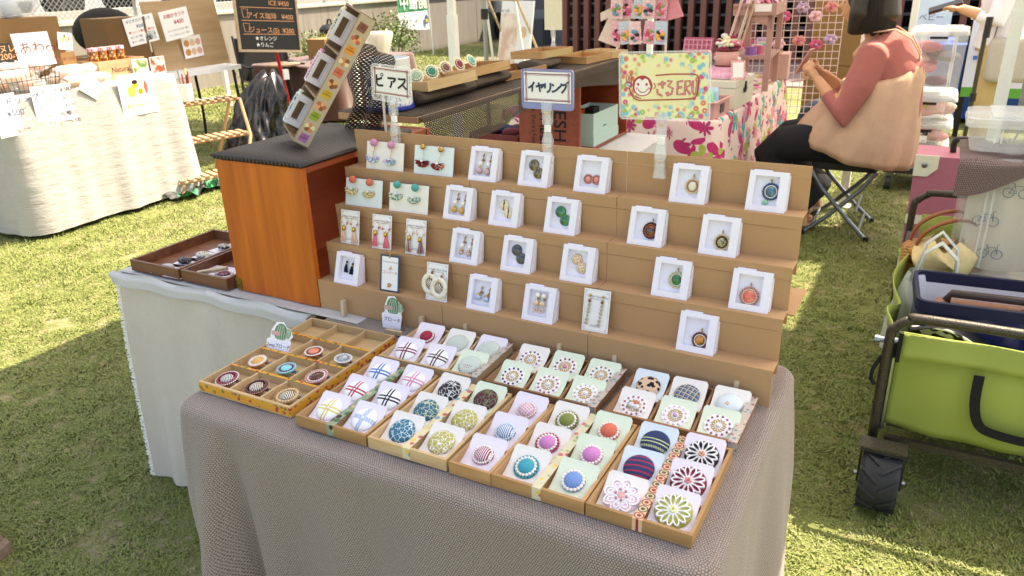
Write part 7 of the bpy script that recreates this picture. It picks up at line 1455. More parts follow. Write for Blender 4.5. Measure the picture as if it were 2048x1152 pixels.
mb.build('lattice', PINK('lattice', '#D08FA4'), lt_); MB().box((-.10, .009, 0), (.10, .012, .18)).build('backing', PINK('lback', '#B5607A'), lt_); o = carton('pale wooden riser block under the lattice panel', -1.02, 4.18, .703, .26, .16, .155, 0, mat('riser_tan', '#B5A08A', .8))
fb = carton('small floral gift box beside the pink shelf', -.66, 5.0, .703, .16, .2, .17, 5, fl('floralbox', '#D9B5A8', '#C99A94'))
# hanging rack with cellophane hair ornaments
rk = thing('hanging_rack', 'white wire rack with hooks on the ribbon stall', 'rack', (-1.42, 4.25, .703)); mb = MB(); M_RW = mat('rack_white', '#DDD6CF', .5)
for x in (-.17, .17): mb.cyl((x, 0, 0), (x, 0, .80), .008, 8)
for z in (.30, .45, .60, .72, .80): mb.cyl((-.17, 0, z), (.17, 0, z), .005, 6)
for k in range(9): x = -.15 + .0375 * k; [mb.tube([(x, 0, z), (x, -.05, z - .005), (x, -.06, z + .012)], .003, 5) for z in (.45, .60, .72)]
mb.box((-.20, -.1, 0), (.20, .1, .01)); mb.build('wire_frame', M_RW, rk)
rnd = random.Random(12)
for i in range(15):
    r_, c_ = i // 5, i % 5; x, z = -1.42 - .15 + .075 * c_ + rnd.uniform(-.01, .01), .703 + (.44, .60, .72)[r_]; col = PAL[(i * 5) % 6]
    root = thing('hair_ornament', 'cellophane packet with %s bow on the white wire rack' % ('pale pink', 'deep rose', 'lilac', 'cream', 'wine', 'blush')[(i * 5) % 6], 'packet', M=TM((x, 4.19 - .012 * (i % 3), z - .15), R(4), R(rnd.uniform(-12, 12))), group='packets hung on the white rack')
    MB().box((-.042, -.001, 0), (.042, .001, .145)).build('backing_card', fl('pk%d' % (i % 3), ('#EBD3DC', '#CFE0EA', '#F0E6E2')[i % 3], ('#D98AA6', '#9FC0D6', '#D9A8B4')[i % 3]), root); mb = MB()
    for k in range(7): a = k * .9 + i; mb.ball((.018 * math.cos(a), -.008, .055 + .026 * math.sin(a)), .016, k % 3, 8, 6, (1, .5, .8))
    mb.build('bow', [mat('orn_a%d' % (i % 3), ('#D05A78', '#E9B54A', '#5A9AB0')[i % 3], .7), mat('orn_b', '#E9A0B8', .7), mat('orn_c%d' % (i % 2), ('#3A2A30', '#7FA65A')[i % 2], .7)], root, True)
for i, (x, a) in enumerate(((-1.60, 18), (-1.24, -14), (-1.33, 6))):
    root = thing('baby_garment', '%s small cotton garment hung at the rack' % ('cream', 'pink', 'beige')[i], 'garment', M=TM((x, 4.23 - .02 * i, 1.12 + .16 * i), 0, R(a)), group='little garments on the rack'); MB().prism([(-.08, -.14), (.08, -.14), (.055, .02), (.10, -.02), (.12, .03), (.05, .09), (-.05, .09), (-.12, .03), (-.10, -.02), (-.055, .02)], -.006, .006, 0, Matrix(((1, 0, 0, 0), (0, 0, -1, 0), (0, 1, 0, 0), (0, 0, 0, 1)))).build('cloth', mat('garment%d' % i, ('#DCCDBE', '#D9909E', '#D0B8A4')[i], .9, var=.08), root); MB().tube([(-.05, 0, .09), (0, 0, .13), (.05, 0, .09)], .003, 5).build('hanger', M_RW, root)
# wire grid behind
gd = thing('wire_grid', 'white wire grid panel standing behind the pink shelf', 'grid', (-.98, 5.22, .30), R(14)); mb = MB()
for k in range(15): mb.cyl((0 + .05 * k, 0, 0.1), (.05 * k, 0, 1.30), .003, 6)
for k in range(25): mb.cyl((0, .004, .1 + .05 * k), (.70, .004, .1 + .05 * k), .003, 6)
mb.build('grid_wires', mat('grid_pinkwhite', '#DCC6C4', .5), gd); [MB().box((x - .02, -.15, -.30), (x + .02, .15, -.28)).build('foot', M_RW, gd) or MB().cyl((x, 0, -.28), (x, 0, .12), .008, 6).build('upright', M_RW, gd) for x in (.05, .65)]
for i in range(18):
    x, z = (i % 6) * .115 + .06 + .02 * math.sin(i * 5), .62 + .21 * (i // 6) + .03 * math.sin(i * 3); a = R(14); root = thing('tulle_bow', '%s tulle bow clipped to the wire grid' % ('hot pink', 'lilac', 'pale pink', 'coral')[i % 4], 'bow', (-.98 + x * math.cos(a) , 5.20 + x * math.sin(a) - .03, .30 + z), a, 'tulle bows on the wire grid'); mb = MB()
    for k in range(6): q = k * 1.05; mb.ball((.028 * math.cos(q), -.012 * (k % 2), .022 * math.sin(q)), .022, 0, 10, 6, (1, .35, .8))
    mb.build('loops', mat('tb%d' % (i % 4), ('#C9587C', '#B59AB8', '#E3B9C6', '#D08A84')[i % 4], .8, var=.15, vs=50), root, True); MB().ball((0, -.022, 0), .011, 0, 8, 6).build('knot', mat('tb%d' % ((i + 1) % 4), ('#C9587C', '#B59AB8', '#E3B9C6', '#D08A84')[(i + 1) % 4], .8), root, True)

# ------------------------------------------------------------------ people
def remesh(o, vox, smooth=4):
    m = o.modifiers.new('r', 'REMESH'); m.mode = 'VOXEL'; m.voxel_size = vox; m.use_smooth_shade = True
    s = o.modifiers.new('s', 'SMOOTH'); s.factor = .5; s.iterations = smooth; finalize_mod(o); return o
def ell(n, c, rx, ry, M=None): return [(c[0] + rx * math.cos(2 * math.pi * k / n), c[1] + ry * math.sin(2 * math.pi * k / n), c[2]) for k in range(n)]
SKIN = mat('skin', '#C9966F', .5, var=.05, vs=30, sub=.15)
def hand(mb, w, d, up, s=1.0, curl=.5, flip=1):
    """palm and five bent fingers: w wrist, d pointing direction, up back of the hand"""
    d = Vector(d).normalized(); up = Vector(up); up = (up - d * up.dot(d)).normalized(); side = d.cross(up) * flip; w = Vector(w)
    mb.tube([w - d * .01, w + d * .03 * s, w + d * .07 * s, w + d * .085 * s], [.026 * s, .034 * s, .036 * s, .024 * s], 10, 0, True, .55)
    for i, (o, L) in enumerate(((-.027, .062), (-.009, .072), (.009, .068), (.026, .052))):
        p = w + d * .078 * s + side * o * s; a = p + d * L * .45 * s - up * L * .12 * s * curl; b = p + d * L * (.8 - .25 * curl) * s - up * L * .55 * s * curl; mb.tube([p - d * .015, p, a, b], [.009 * s, .0092 * s, .0085 * s, .007 * s], 8)
    p = w + d * .025 * s - side * .028 * s; mb.tube([p, p + d * .03 * s - side * .022 * s - up * .008 * s, p + d * .062 * s - side * .02 * s - up * .018 * s], [.011 * s, .0105 * s, .008 * s], 8)
wm = thing('person', 'person in dusty pink top and beige dress seated on a stool with a phone', 'person', (.06, 3.80, 0))
def Pn(x, y, z): return (x - .06, y - 3.80, z)
mb = MB()   # one body: head, neck, trunk, limbs
mb.ball(Pn(-.045, 3.80, 1.245), .098, 0, 20, 14, (1.05, .84, 1.22)); mb.tube([Pn(.055, 3.80, 1.06), Pn(.02, 3.80, 1.15), Pn(-.02, 3.80, 1.20)], [.066, .056, .056], 14)
mb.tube([Pn(.12, 3.80, .52), Pn(.14, 3.80, .70), Pn(.11, 3.80, .90), Pn(.055, 3.80, 1.04), Pn(.04, 3.80, 1.08)], [.155, .14, .15, .13, .07], 20)
sL, eL, wL = Pn(.045, 3.63, 1.00), Pn(-.075, 3.575, .735), Pn(-.215, 3.69, .865); sR, eR, wR = Pn(.045, 3.97, 1.00), Pn(-.07, 4.03, .735), Pn(-.215, 3.90, .875)
for s_, e_, w_ in ((sL, eL, wL), (sR, eR, wR)): mb.tube([Pn(.06, 3.80, 1.0), s_, e_], [.07, .058, .046], 12); mb.tube([e_, w_], [.044, .027], 12)
hand(mb, wL, (-.55, .25, .62), (-.3, -.9, .2), 1.0, .8, 1); hand(mb, wR, (-.55, -.35, .5), (-.3, .9, .3), 1.0, .8, -1)
for yk, ya in ((3.70, 3.76), (3.92, 4.12)): mb.tube([Pn(.10, 3.80 + (yk - 3.80) * .8, .50), Pn(-.15, yk, .505), Pn(-.40, yk, .475)], [.10, .085, .062], 14); mb.tube([Pn(-.40, yk, .475), Pn(-.30, (yk + ya) / 2, .28), Pn(-.19, ya, .09)], [.06, .055, .036], 12); mb.tube([Pn(-.16, ya, .055), Pn(-.24, ya, .045), Pn(-.36, ya, .028)], [.038, .042, .028], 12, 0, True, .8)
mb.ball(Pn(-.152, 3.80, 1.235), .016, 0, 8, 6, (1.2, .8, 1)); mb.ball(Pn(-.135, 3.80, 1.195), .018, 0, 8, 6, (.8, 1.3, .5)); mb.ball(Pn(-.045, 3.722, 1.235), .024, 0, 8, 6, (.7, .4, 1.1)); mb.ball(Pn(-.045, 3.878, 1.235), .024, 0, 8, 6, (.7, .4, 1.1))
o = mb.build('body', SKIN, wm); remesh(o, .0075, 3)
mb = MB(); [mb.ball(Pn(-.128, 3.80 + q * .034, 1.255), .012, 0, 8, 6, (.7, 1, .7)) for q in (-1, 1)]; mb.build('eyes', mat('eye_dark', '#1A1412', .2), wm, True)
HAIR = cmat('dark_hair', lambda t: (t.mix(t.noise(t.mapping(t.coord(), (120, 120, 6)), 1.0), (.006, .005, .004), (.035, .025, .018)), t.noise(t.mapping(t.coord(), (150, 150, 6)), 1.0)), .45, bdist=.004)
mb = MB(); mb.ball(Pn(-.012, 3.80, 1.275), .122, 0, 24, 16, (1.0, .95, 1.02)); mb.tube([Pn(.02, 3.80, 1.27), Pn(.035, 3.80, 1.19), Pn(.015, 3.80, 1.125)], [.112, .112, .075], 18)
for q in (-1, 1): mb.tube([Pn(-.04, 3.80 + q * .085, 1.30), Pn(-.055, 3.80 + q * .105, 1.2), Pn(-.075, 3.80 + q * .095, 1.10)], [.05, .045, .024], 12)
rnd = random.Random(3)
for k in range(26): a = -1.9 + 3.8 * k / 25; cx, cy = .03 + .10 * math.cos(a) - .04, .105 * math.sin(a); mb.tube([Pn(cx, 3.8 + cy, 1.22), Pn(cx * 1.0 + .004, 3.8 + cy * 1.02, 1.14), Pn(cx - .01, 3.8 + cy * .93, 1.085 + .02 * rnd.random())], [.02, .016, .005], 6)
o = mb.build('hair', HAIR, wm); remesh(o, .009, 3); mb = MB()
for k in range(420):
    a = rnd.uniform(-2.25, 2.25); t0 = rnd.uniform(.05, .6); jr = rnd.uniform(.99, 1.06); pts = []
    for q in range(7):
        e = t0 + (1.72 - t0) * q / 6; rr = .125 * jr * (1 if e < 1.2 else 1 + .05 * (e - 1.2)); zz = 1.275 + .125 * math.cos(e) if e < 1.3 else 1.305 - .40 * (e - 1.3) - .01 * rnd.random(); pts.append(Pn(-.008 + rr * math.sin(min(e, 1.5)) * math.cos(a), 3.80 + rr * .95 * math.sin(min(e, 1.5)) * math.sin(a), zz - .03 * rnd.random() * (q == 6)))
    mb.tube(pts, [.0025] * 5 + [.002, .0006], 4)
mb.build('hair_strands', HAIR, wm); wm.children[-1]['kind'] = 'stuff'
mb = MB(); mb.tube([Pn(.13, 3.80, .60), Pn(.15, 3.80, .72), Pn(.125, 3.80, .90), Pn(.07, 3.80, 1.04), Pn(.045, 3.80, 1.085)], [.165, .165, .172, .145, .085], 22)
for s_, e_, w_ in ((sL, eL, wL), (sR, eR, wR)):
    e2 = Vector(e_); w2 = Vector(e_) + (Vector(w_) - Vector(e_)) * .50; mb.tube([Pn(.06, 3.80, 1.0), s_, (Vector(s_) + e2) / 2 + Vector((.02, 0, -.01)), e2 + Vector((.015, 0, -.03)), w2], [.085, .078, .080, .078, .046], 14)
PT = mat('dusty_pink_knit', '#A8625C', .95, var=.07, vs=25, bump=.4, bs=16, bd=.010, sheen=.1); o = mb.build('top', PT, wm); remesh(o, .010, 5)
mb = MB()   # beige camisole dress: wide folded loft from the shoulder blades to the hips
rings = []; N = 96
for i, (cx, cz, rx, ry) in enumerate(((.075, .985, .186, .178), (.090, .94, .192, .192), (.102, .88, .198, .204), (.098, .76, .200, .215), (.060, .64, .250, .24), (.025, .55, .290, .26), (.005, .485, .310, .265), (.005, .45, .300, .265))):
    r_ = []
    for k in range(N):
        a = 2 * math.pi * k / N; f = 1 + (.010 + .035 * i / 7) * math.sin(a * 11 + 1.2 * math.sin(a * 2)) + .012 * math.sin(a * 23 + i); x, y = cx + rx * f * math.cos(a), 3.80 + ry * f * math.sin(a); tilt_ = (.10 - .02 * i) * max(0, -math.cos(a)) * 1.4 if i < 3 else 0; z = cz - tilt_ - .05 * max(0, math.cos(a)) * (i > 4) + .10 * max(0, -math.cos(a)) * (i > 3)
        r_.append(Pn(x, y, min(z, 1.0 - .125 * abs(math.sin(a)) ** 1.5 - .012 * i)))
    rings.append(r_)
mb.loft(rings, 0, False); BG = mat('beige_linen', '#C4A188', .95, var=.08, vs=18, bump=.35, bs=22, bd=.007); o = mb.build('camisole_dress', BG, wm, True); o.modifiers.new('t', 'SOLIDIFY').thickness = .003
for q in (-1, 1): MB().tube([Pn(.262, 3.80 + q * .055, .955), Pn(.262, 3.80 + q * .065, 1.0), Pn(.215, 3.80 + q * .085, 1.075), Pn(.13, 3.80 + q * .105, 1.125), Pn(.03, 3.80 + q * .11, 1.11)], .006, 8, 0, True, .7).build('strap', BG, wm, True)
mb = MB()
for yk, ya in ((3.70, 3.76), (3.92, 4.10)): mb.tube([Pn(.12, 3.80 + (yk - 3.80) * .8, .515), Pn(-.15, yk, .53), Pn(-.37, yk, .50), Pn(-.43, yk, .45), Pn(-.38, (yk * 2 + ya) / 3, .33), Pn(-.20, ya, .14)], [.125, .115, .10, .09, .105, .125], 16)
o = mb.build('trousers', mat('black_cotton', '#16171B', .9, var=.15, vs=20), wm); remesh(o, .012, 4)
for ya in (3.76, 4.12): MB().tube([Pn(-.15, ya, .03), Pn(-.25, ya, .032), Pn(-.375, ya, .026)], [.042, .05, .034], 12, 0, True, .6).build('shoe', mat('shoe_pink', '#CBA99A', .7), wm, True)
ph = thing('smartphone', 'smartphone held by the seated person', 'phone', M=TM((-.305, 3.80, .95), R(0), R(-62), R(-12))); MB().prism(rrect(.15, .074, .009, 4, -.075, -.037), -.004, .004).build('body', plastic('phone_pinkcase', '#C98A84', .4), ph); MB().prism(rrect(.142, .066, .006, 4, -.071, -.033), .0042, .0047).build('screen', mat('phone_screen', '#1A1B20', .1), ph)
sto = thing('folding_stool', 'grey steel folding stool with black seat under the seated person', 'stool', (-.02, 3.82, 0)); MB().prism(rrect(.34, .34, .03, 4, -.17, -.17), .385, .425).build('seat', plastic('stool_black', '#1C1C1E', .5), sto); M_TUBE = mat('grey_tube', '#7E868C', .4, .8)
for s in (-1, 1):
    MB().tube([(-.17, s * .16, .385), (-.10, s * .165, .28), (.05, s * .175, .12), (.165, s * .19, .01)], .0125, 8).build('leg', M_TUBE, sto); MB().tube([(.17, s * .145, .385), (.10, s * .15, .28), (-.05, s * .165, .12), (-.175, s * .18, .01)], .0125, 8).build('leg', M_TUBE, sto)
for x, z in ((.12, .06), (-.13, .06), (.09, .16)): MB().cyl((x, -.185, z), (x, .185, z), .008, 8).build('crossbar', M_TUBE, sto)
for s in (-1, 1):
    for x in (.165, -.175): MB().cyl((x, s * (.19 if x > 0 else .18), 0), (x, s * (.19 if x > 0 else .18), .03), .016, 8).build('rubber_foot', plastic('foot_black', '#1A1A1A'), sto)
# standing person behind the storage boxes
p2 = thing('person', 'person in a white shirt and khaki trousers standing and holding a tablet', 'person', (.72, 6.0, 0)); mb = MB(); q = lambda x, y, z: (x - .72, y - 6.0, z)
mb.ball(q(.62, 5.98, 1.50), .10, 0, 18, 12, (1.0, .85, 1.2)); mb.tube([q(.68, 6.0, 1.34), q(.64, 5.99, 1.44)], [.055, .052], 12); mb.tube([q(.72, 6, .80), q(.74, 6, 1.0), q(.72, 6, 1.22), q(.69, 6, 1.34)], [.15, .13, .15, .07], 18)
for sy in (-1, 1): mb.tube([q(.72, 6 + sy * .09, .82), q(.71, 6 + sy * .10, .45), q(.73, 6 + sy * .10, .07)], [.09, .065, .042], 12); mb.tube([q(.74, 6 + sy * .1, .05), q(.60, 6 + sy * .1, .03)], [.042, .032], 10)
for sy in (-1, 1): e_, w_ = q(.66, 6 + sy * .24, 1.03), q(.43, 6 + sy * .12, 1.11); mb.tube([q(.71, 6, 1.27), q(.70, 6 + sy * .19, 1.27), e_], [.06, .055, .045], 12); mb.tube([e_, w_], [.042, .027], 10); hand(mb, w_, (-.85, -sy * .25, .1), (0, -sy * .3, 1), .95, .7, sy)
mb.ball(q(.512, 5.98, 1.49), .017, 0, 8, 6); o = mb.build('body', SKIN, p2); remesh(o, .009, 3)
mb = MB(); mb.tube([q(.72, 6, .82), q(.74, 6, 1.0), q(.72, 6, 1.22), q(.70, 6, 1.33)], [.175, .165, .172, .10], 20)
for sy in (-1, 1): e_, w_ = Vector(q(.66, 6 + sy * .24, 1.03)), Vector(q(.43, 6 + sy * .12, 1.11)); mb.tube([q(.71, 6, 1.25), q(.70, 6 + sy * .19, 1.27), e_, e_ + (w_ - e_) * .45], [.08, .075, .068, .05], 12)
o = mb.build('shirt', mat('white_cotton_shirt', '#E4E2EC', .9, var=.05, vs=10), p2); remesh(o, .011, 4)
mb = MB(); [mb.tube([q(.72, 6 + sy * .07, .86), q(.71, 6 + sy * .10, .48), q(.73, 6 + sy * .10, .09)], [.125, .10, .075], 14) for sy in (-1, 1)]; o = mb.build('trousers', mat('khaki_cotton', '#BFA878', .9, var=.1, vs=14), p2); remesh(o, .012, 4)
mb = MB(); mb.ball(q(.65, 5.98, 1.535), .112, 0, 18, 12, (1, .95, 1)); o = mb.build('hair', HAIR, p2, True)
for sy in (-1, 1): MB().tube([q(.77, 6 + sy * .1, .04), q(.66, 6 + sy * .1, .04), q(.56, 6 + sy * .1, .028)], [.045, .05, .035], 12, 0, True, .7).build('shoe', mat('shoe_dark', '#3A342E', .8), p2, True)
tb_ = thing('tablet', 'black tablet in a brown case held by the standing person', 'tablet', M=TM((.33, 6.0, 1.125), R(8), R(-18), 0)); MB().prism(rrect(.22, .16, .01, 3, -.11, -.08), 0, .008).build('body', plastic('tablet_black', '#17181A', .3), tb_); MB().prism(rrect(.225, .165, .01, 3, -.1125, -.0825), -.012, -.001).build('case', mat('case_maroon', '#5A2620', .6), tb_)
sg = thing('shoulder_bag', 'grey canvas shoulder bag worn by the standing person', 'bag', (.80, 5.80, .62)); MB().loft([[(x, y, z) for x, y in rrect(w_, .12, .04, 4, -w_ / 2, -.06)] for w_, z in ((.26, 0), (.30, .04), (.30, .26), (.27, .30))]).build('body', mat('grey_canvas', '#B5AFA6', .9, var=.08), sg, True); MB().tube([(-.13, 0, .28), (-.10, .05, .6), (0, .15, .66), (.10, .05, .6), (.13, 0, .28)], .012, 8, 0, True, .4).build('strap', mat('strap_brown', '#6A5A4A', .8), sg)
# small hair ties and flowers crowding the ribbon table
rnd = random.Random(91)
for i in range(46):
    x, y = rnd.uniform(-1.2, -.68), rnd.uniform(3.30, 5.0)
    if -.90 < x < -.60 and (3.2 < y < 3.97 or 4.25 < y < 4.85): continue
    c = i % 6; root = thing('hair_tie', '%s hair tie lying on the ribbon stall' % ('pale pink', 'deep rose', 'lilac', 'cream', 'wine pink', 'blush')[c], 'hair tie', (x, y, .7025), rnd.random() * 6, 'hair ties on the ribbon stall'); mb = MB()
    for k in range(6): q = k * 1.047; mb.ball((.022 * math.cos(q), .022 * math.sin(q), .016 + .008 * (k % 2)), .018, 0, 8, 6, (1, 1, .7))
    mb.build('petals', mat('ribbon%d' % c, PAL[c], .6), root, True); MB().ball((0, 0, .026), .011, 0, 8, 6).build('bead', M_PEARL, root, True)
# ------------------------------------------------------------------ lime folding wagon
LIME = cmat('lime_canvas', lambda t: (t.mix(t.noise(t.coord(), 7.0, 3.0), (.27, .34, .065), (.35, .42, .09)), t.noise(t.coord(), 900.0, 2.0)), .75, bdist=.0008)
M_HAM = cmat('hammered_bronze', lambda t: (t.mix(t.step(t.voro(t.coord(), 260.0), .2, .5), (.11, .09, .065), (.05, .042, .032)), t.voro(t.coord(), 260.0)), .45, bstr=.6, **{'Metallic': .4})
M_DF = plastic('frame_black', '#26272A', .45)
wg = thing('folding_wagon', 'lime green canvas folding wagon with bronze frame and black wheels', 'wagon', (.355, 1.30, 0)); WW, WL = .60, 1.12
for y, zt in ((0, .558), (WL, .62)):
    pts = [(0, y, .165), (0, y, zt - .08), (.012, y, zt - .035), (.045, y, zt - .008), (.09, y, zt), (WW - .09, y, zt), (WW - .045, y, zt - .008), (WW - .012, y, zt - .035), (WW, y, zt - .08), (WW, y, .165)]
    MB().tube(catmull(pts, 4), .0135, 10).build('end_hoop', M_HAM, wg, True)
for x in (0.0, WW): MB().box((x - .012, 0, .150), (x + .012, WL, .172)).build('side_bar', M_DF, wg)
for y, z in ((.012, .168), (.045, .205)): MB().box((.03, y - .009, z - .012), (WW - .03, y + .009, z + .008)).build('cross_bar', M_HAM, wg)
for x in (0.0, WW): MB().cyl((x, .03, .18), (x, WL - .03, .46), .009, 8).build('fold_strut', M_DF, wg); MB().cyl((x, .03, .46), (x, WL - .03, .18), .009, 8).build('fold_strut', M_DF, wg)
MB().cyl((.016, .022, .19), (.016, .022, .475), .009, 8).build('inner_post', M_STEEL, wg); MB().cyl((WW - .016, .022, .19), (WW - .016, .022, .475), .009, 8).build('inner_post', M_STEEL, wg)
def panel(fn, nu_, nv_, name):
    o = MB().grid(fn, nu_, nv_).build(name, LIME, wg, True); o.modifiers.new('t', 'SOLIDIFY').thickness = .004; return o
panel(lambda u, v: (.020 + (WW - .04) * u, .028 - .018 * math.sin(math.pi * v) * math.sin(math.pi * u) + .004 * math.sin(u * 21) * (1 - v) - .006 * (v > .8), .192 + .310 * v + .016 * (1 - v) * (2 * u - 1) ** 4), 30, 14, 'front_panel')
panel(lambda u, v: (.035 + (WW - .07) * u, WL - .03, .20 + .34 * v), 8, 6, 'rear_panel')
panel(lambda u, v: (.03 - .015 * math.sin(math.pi * v) - .05 * v ** 2 * (.3 + .7 * math.sin(u * 9) ** 2), .05 + (WL - .1) * u, .21 + .25 * v + .03 * math.sin(u * 12)), 40, 10, 'side_panel')
panel(lambda u, v: (WW - .03 + .015 * math.sin(math.pi * v), .05 + (WL - .1) * u, .21 + .27 * v), 12, 6, 'side_panel')
panel(lambda u, v: (.035 + (WW - .07) * u, .03 + (WL - .06) * v, .212), 4, 4, 'floor_panel')
panel(lambda u, v: (.030 + (WW - .055) * u, .016 - .016 * v - .004 * math.sin(u * 13), .506 - .066 * v - .004 * (u < .1)), 30, 5, 'top_cuff')
MB().box((.022, -.004, .42), (.033, .012, .508)).build('corner_binding', M_BLACKFAB, wg)
mb = MB(); pts = catmull([(.225, -.006, .43), (.228, -.010, .35), (.245, -.016, .29), (.28, -.018, .268), (.37, -.016, .262), (.44, -.012, .28), (.465, -.008, .34), (.47, -.006, .43)], 5)
for i in range(len(pts) - 1): pass
stroke(mb, [(p.x, p.z) for p in pts], .025, .016, .020, 0, Matrix(((1, 0, 0, 0), (0, 0, -1, 0), (0, 1, 0, 0), (0, 0, 0, 1)))); mb.build('carry_strap', M_BLACKFAB, wg)
mb = MB(); mb.cyl((-.028, .01, .475), (.03, .01, .48), .008, 8); mb.cyl((-.036, .01, .474), (-.024, .01, .475), .012, 8); mb.build('latch_bolt', M_STEEL, wg); mb = MB(); mb.tube([(-.012, 0, .43), (-.028, -.005, .39), (-.03, -.005, .355), (-.018, -.004, .34)], .006, 6); mb.build('latch_strap', M_BLACKFAB, wg)
def wheel(x, y):
    w = thing('wheel', None, None); w.parent = wg; w.location = (x, y, .094); r, hw = .094, .050; ax = Matrix.Rotation(R(90), 4, 'Y')
    MB().lathe([(.04, -hw * .8), (r - .012, -hw), (r - .006, -hw * .8), (r - .006, hw * .8), (r - .012, hw), (.04, hw * .8)], 32, 0, ax).build('tyre', mat('wheel_rubber', '#2B2D30', .75, var=.2, vs=40), w, True, sharp=30)
    mb = MB()
    for k in range(11):
        for s in (-1, 1):
            a = 2 * math.pi * (k + (.5 if s > 0 else 0)) / 11; seg = []
            for q in range(4): f = q / 3; aa = a + .42 * (1 - f) ; seg.append((aa, s * hw * (.06 + .94 * f)))
            for (a0, x0), (a1, x1) in zip(seg, seg[1:]):
                P = lambda aa, xx, rr: (xx, rr * math.cos(aa), rr * math.sin(aa)); t_ = .085
                mb.add([P(a0, x0, r - .008), P(a1, x1, r - .008), P(a1 + t_ * 1.3, x1, r - .008), P(a0 + t_, x0, r - .008), P(a0, x0, r), P(a1, x1, r), P(a1 + t_ * 1.3, x1, r), P(a0 + t_, x0, r)], [(0, 3, 2, 1), (4, 5, 6, 7), (0, 1, 5, 4), (1, 2, 6, 5), (2, 3, 7, 6), (3, 0, 4, 7)])
    mb.build('tread_lugs', mat('wheel_rubber', '#2B2D30', .75, var=.2, vs=40), w); MB().lathe([(.01, -hw * .7), (.042, -hw * .7), (.042, hw * .7), (.01, hw * .7)], 20, 0, ax).build('hub', M_STEEL, w)
    f = thing('fork', None, None); f.parent = wg; f.location = (x, y, 0); MB().box((-.058, -.03, .194), (.058, .03, .202)).build('plate', M_HAM, f); MB().box((-.062, -.034, .190), (.062, .034, .1935)).build('crown', M_DF, f)
    for s in (-1, 1): MB().box((s * .055 - .003, -.018, .075), (s * .055 + .003, .018, .192)).build('fork_arm', M_DF, f); MB().cyl((s * .05, 0, .094), (s * .066, 0, .094), .006, 8).build('axle_nut', M_STEEL, f)
for x in (.035, WW - .035):
    for y in (-.09, WL + .03): wheel(x, y)
# ------------------------------------------------------------------ things in the wagon
X0, Y0 = .355, 1.30
nb = thing('navy_bag', 'navy laminated shopping bag holding a brown hard case', 'bag', (.62, 1.66, .218), R(4)); NV = mat('navy_laminate', '#1C2758', .3, var=.25, vs=12, coat=.3)
MB().loft([[(x, y, z) for x, y in rrect(w_, d_, .03, 3, -w_ / 2, -d_ / 2)] for w_, d_, z in ((.40, .22, 0), (.42, .25, .10), (.43, .26, .30))], 0, False).build('body', NV, nb, True); mb = MB(); mb.loft([[(x, y, z) for x, y in rrect(w_, d_, .03, 3, -w_ / 2, -d_ / 2)] for w_, d_, z in ((.415, .245, .20), (.425, .255, .298))], 0, False); mb.build('white_lining', plastic('lining_white', '#DDE0E8'), nb); mb = MB(); stroke(mb, rrect(.434, .264, .03, 4, -.217, -.132), .012, .275, .31, 0, None, True); mb.build('binding', mat('navy_binding', '#141A38', .7), nb)
bc = thing('brown_case', 'brown hard case with dark handle inside the navy bag', 'case', (.64, 1.63, .30), R(4)); BR = plastic('case_brown', '#9A705C', .45); MB().loft([[(x, y, z) for x, y in rrect(w_, d_, .02, 3, -w_ / 2, -d_ / 2)] for w_, d_, z in ((.36, .12, 0), (.37, .13, .02), (.37, .13, .17), (.35, .115, .185))]).build('shell', BR, bc, True); MB().tube([(-.15, .02, .19), (-.14, .02, .215), (.14, .02, .215), (.15, .02, .19)], .013, 8).build('handle', plastic('handle_dark', '#3A2C28', .4), bc, True)
for x in (-.09, .06): MB().box((x - .02, -.068, .12), (x + .02, -.060, .17)).build('latch', BR, bc)
MB().box((-.17, -.071, .12), (-.14, -.062, .15)).build('white_hook', plastic('hook_white', '#EDEBE6'), bc)
pb = mat('frosted_polythene', '#D5DED6', .35, alpha=.62, var=.1, vs=10)
def cbag(u, v): a = u * 6.283; r = (.10 + .02 * math.sin(a * 4 + v * 5)) * (1.05 - .25 * v); return (r * math.cos(a) * 1.1, r * math.sin(a), .002 + .26 * v)
wb_ = thing('carrier_bag', 'frosted white plastic carrier bag in the wagon', 'bag', (.455, 1.86, .218)); MB().grid(cbag, 36, 14).build('body', pb, wb_, True); [MB().tube([(-.06, q, .25), (-.04, q, .36), (.0, q * 1.2, .40), (.05, q, .35), (.06, q, .25)], .018, 8, 0, True, .3).build('handle', pb, wb_, True) for q in (-.05, .05)]
tb2 = thing('wicker_bag', 'wicker bag with brown leather handles in the wagon', 'bag', (.475, 2.12, .218), R(10)); MB().lathe([(.10, 0), (.125, .02), (.13, .28), (.12, .29)], 28, 0, Matrix.Diagonal((1.05, .8, 1, 1))).build('body', cmat('wicker', lambda t: (t.mix(t.m('GREATER_THAN', t.m('MULTIPLY', t.m('SINE', t.m('MULTIPLY', t.xyz(t.coord())[2], 520.0)), t.m('SINE', t.m('MULTIPLY', t.m('ADD', t.xyz(t.coord())[0], t.xyz(t.coord())[1]), 300.0))), 0.0), '#B98A4A', '#8A5A2A'), t.noise(t.coord(), 300.0)), .8), tb2, True)
for q in (-.06, .05): MB().tube(catmull([(-.11, q, .24), (-.09, q, .34), (-.02, q - .01, .40), (.06, q, .40), (.10, q, .33), (.11, q, .24)], 4), .013, 8, 0, True, .45).build('handle', mat('tan_leather', '#8A4A20', .5, var=.1), tb2, True)
def knitc(u, v): return (.10 * math.cos(u * 6.283) * (.55 + .45 * math.sin(v * 3.1)), .085 * math.sin(u * 6.283) * (.55 + .45 * math.sin(v * 3.1)), .02 + .11 * v + .02 * math.sin(u * 25 + v * 5))
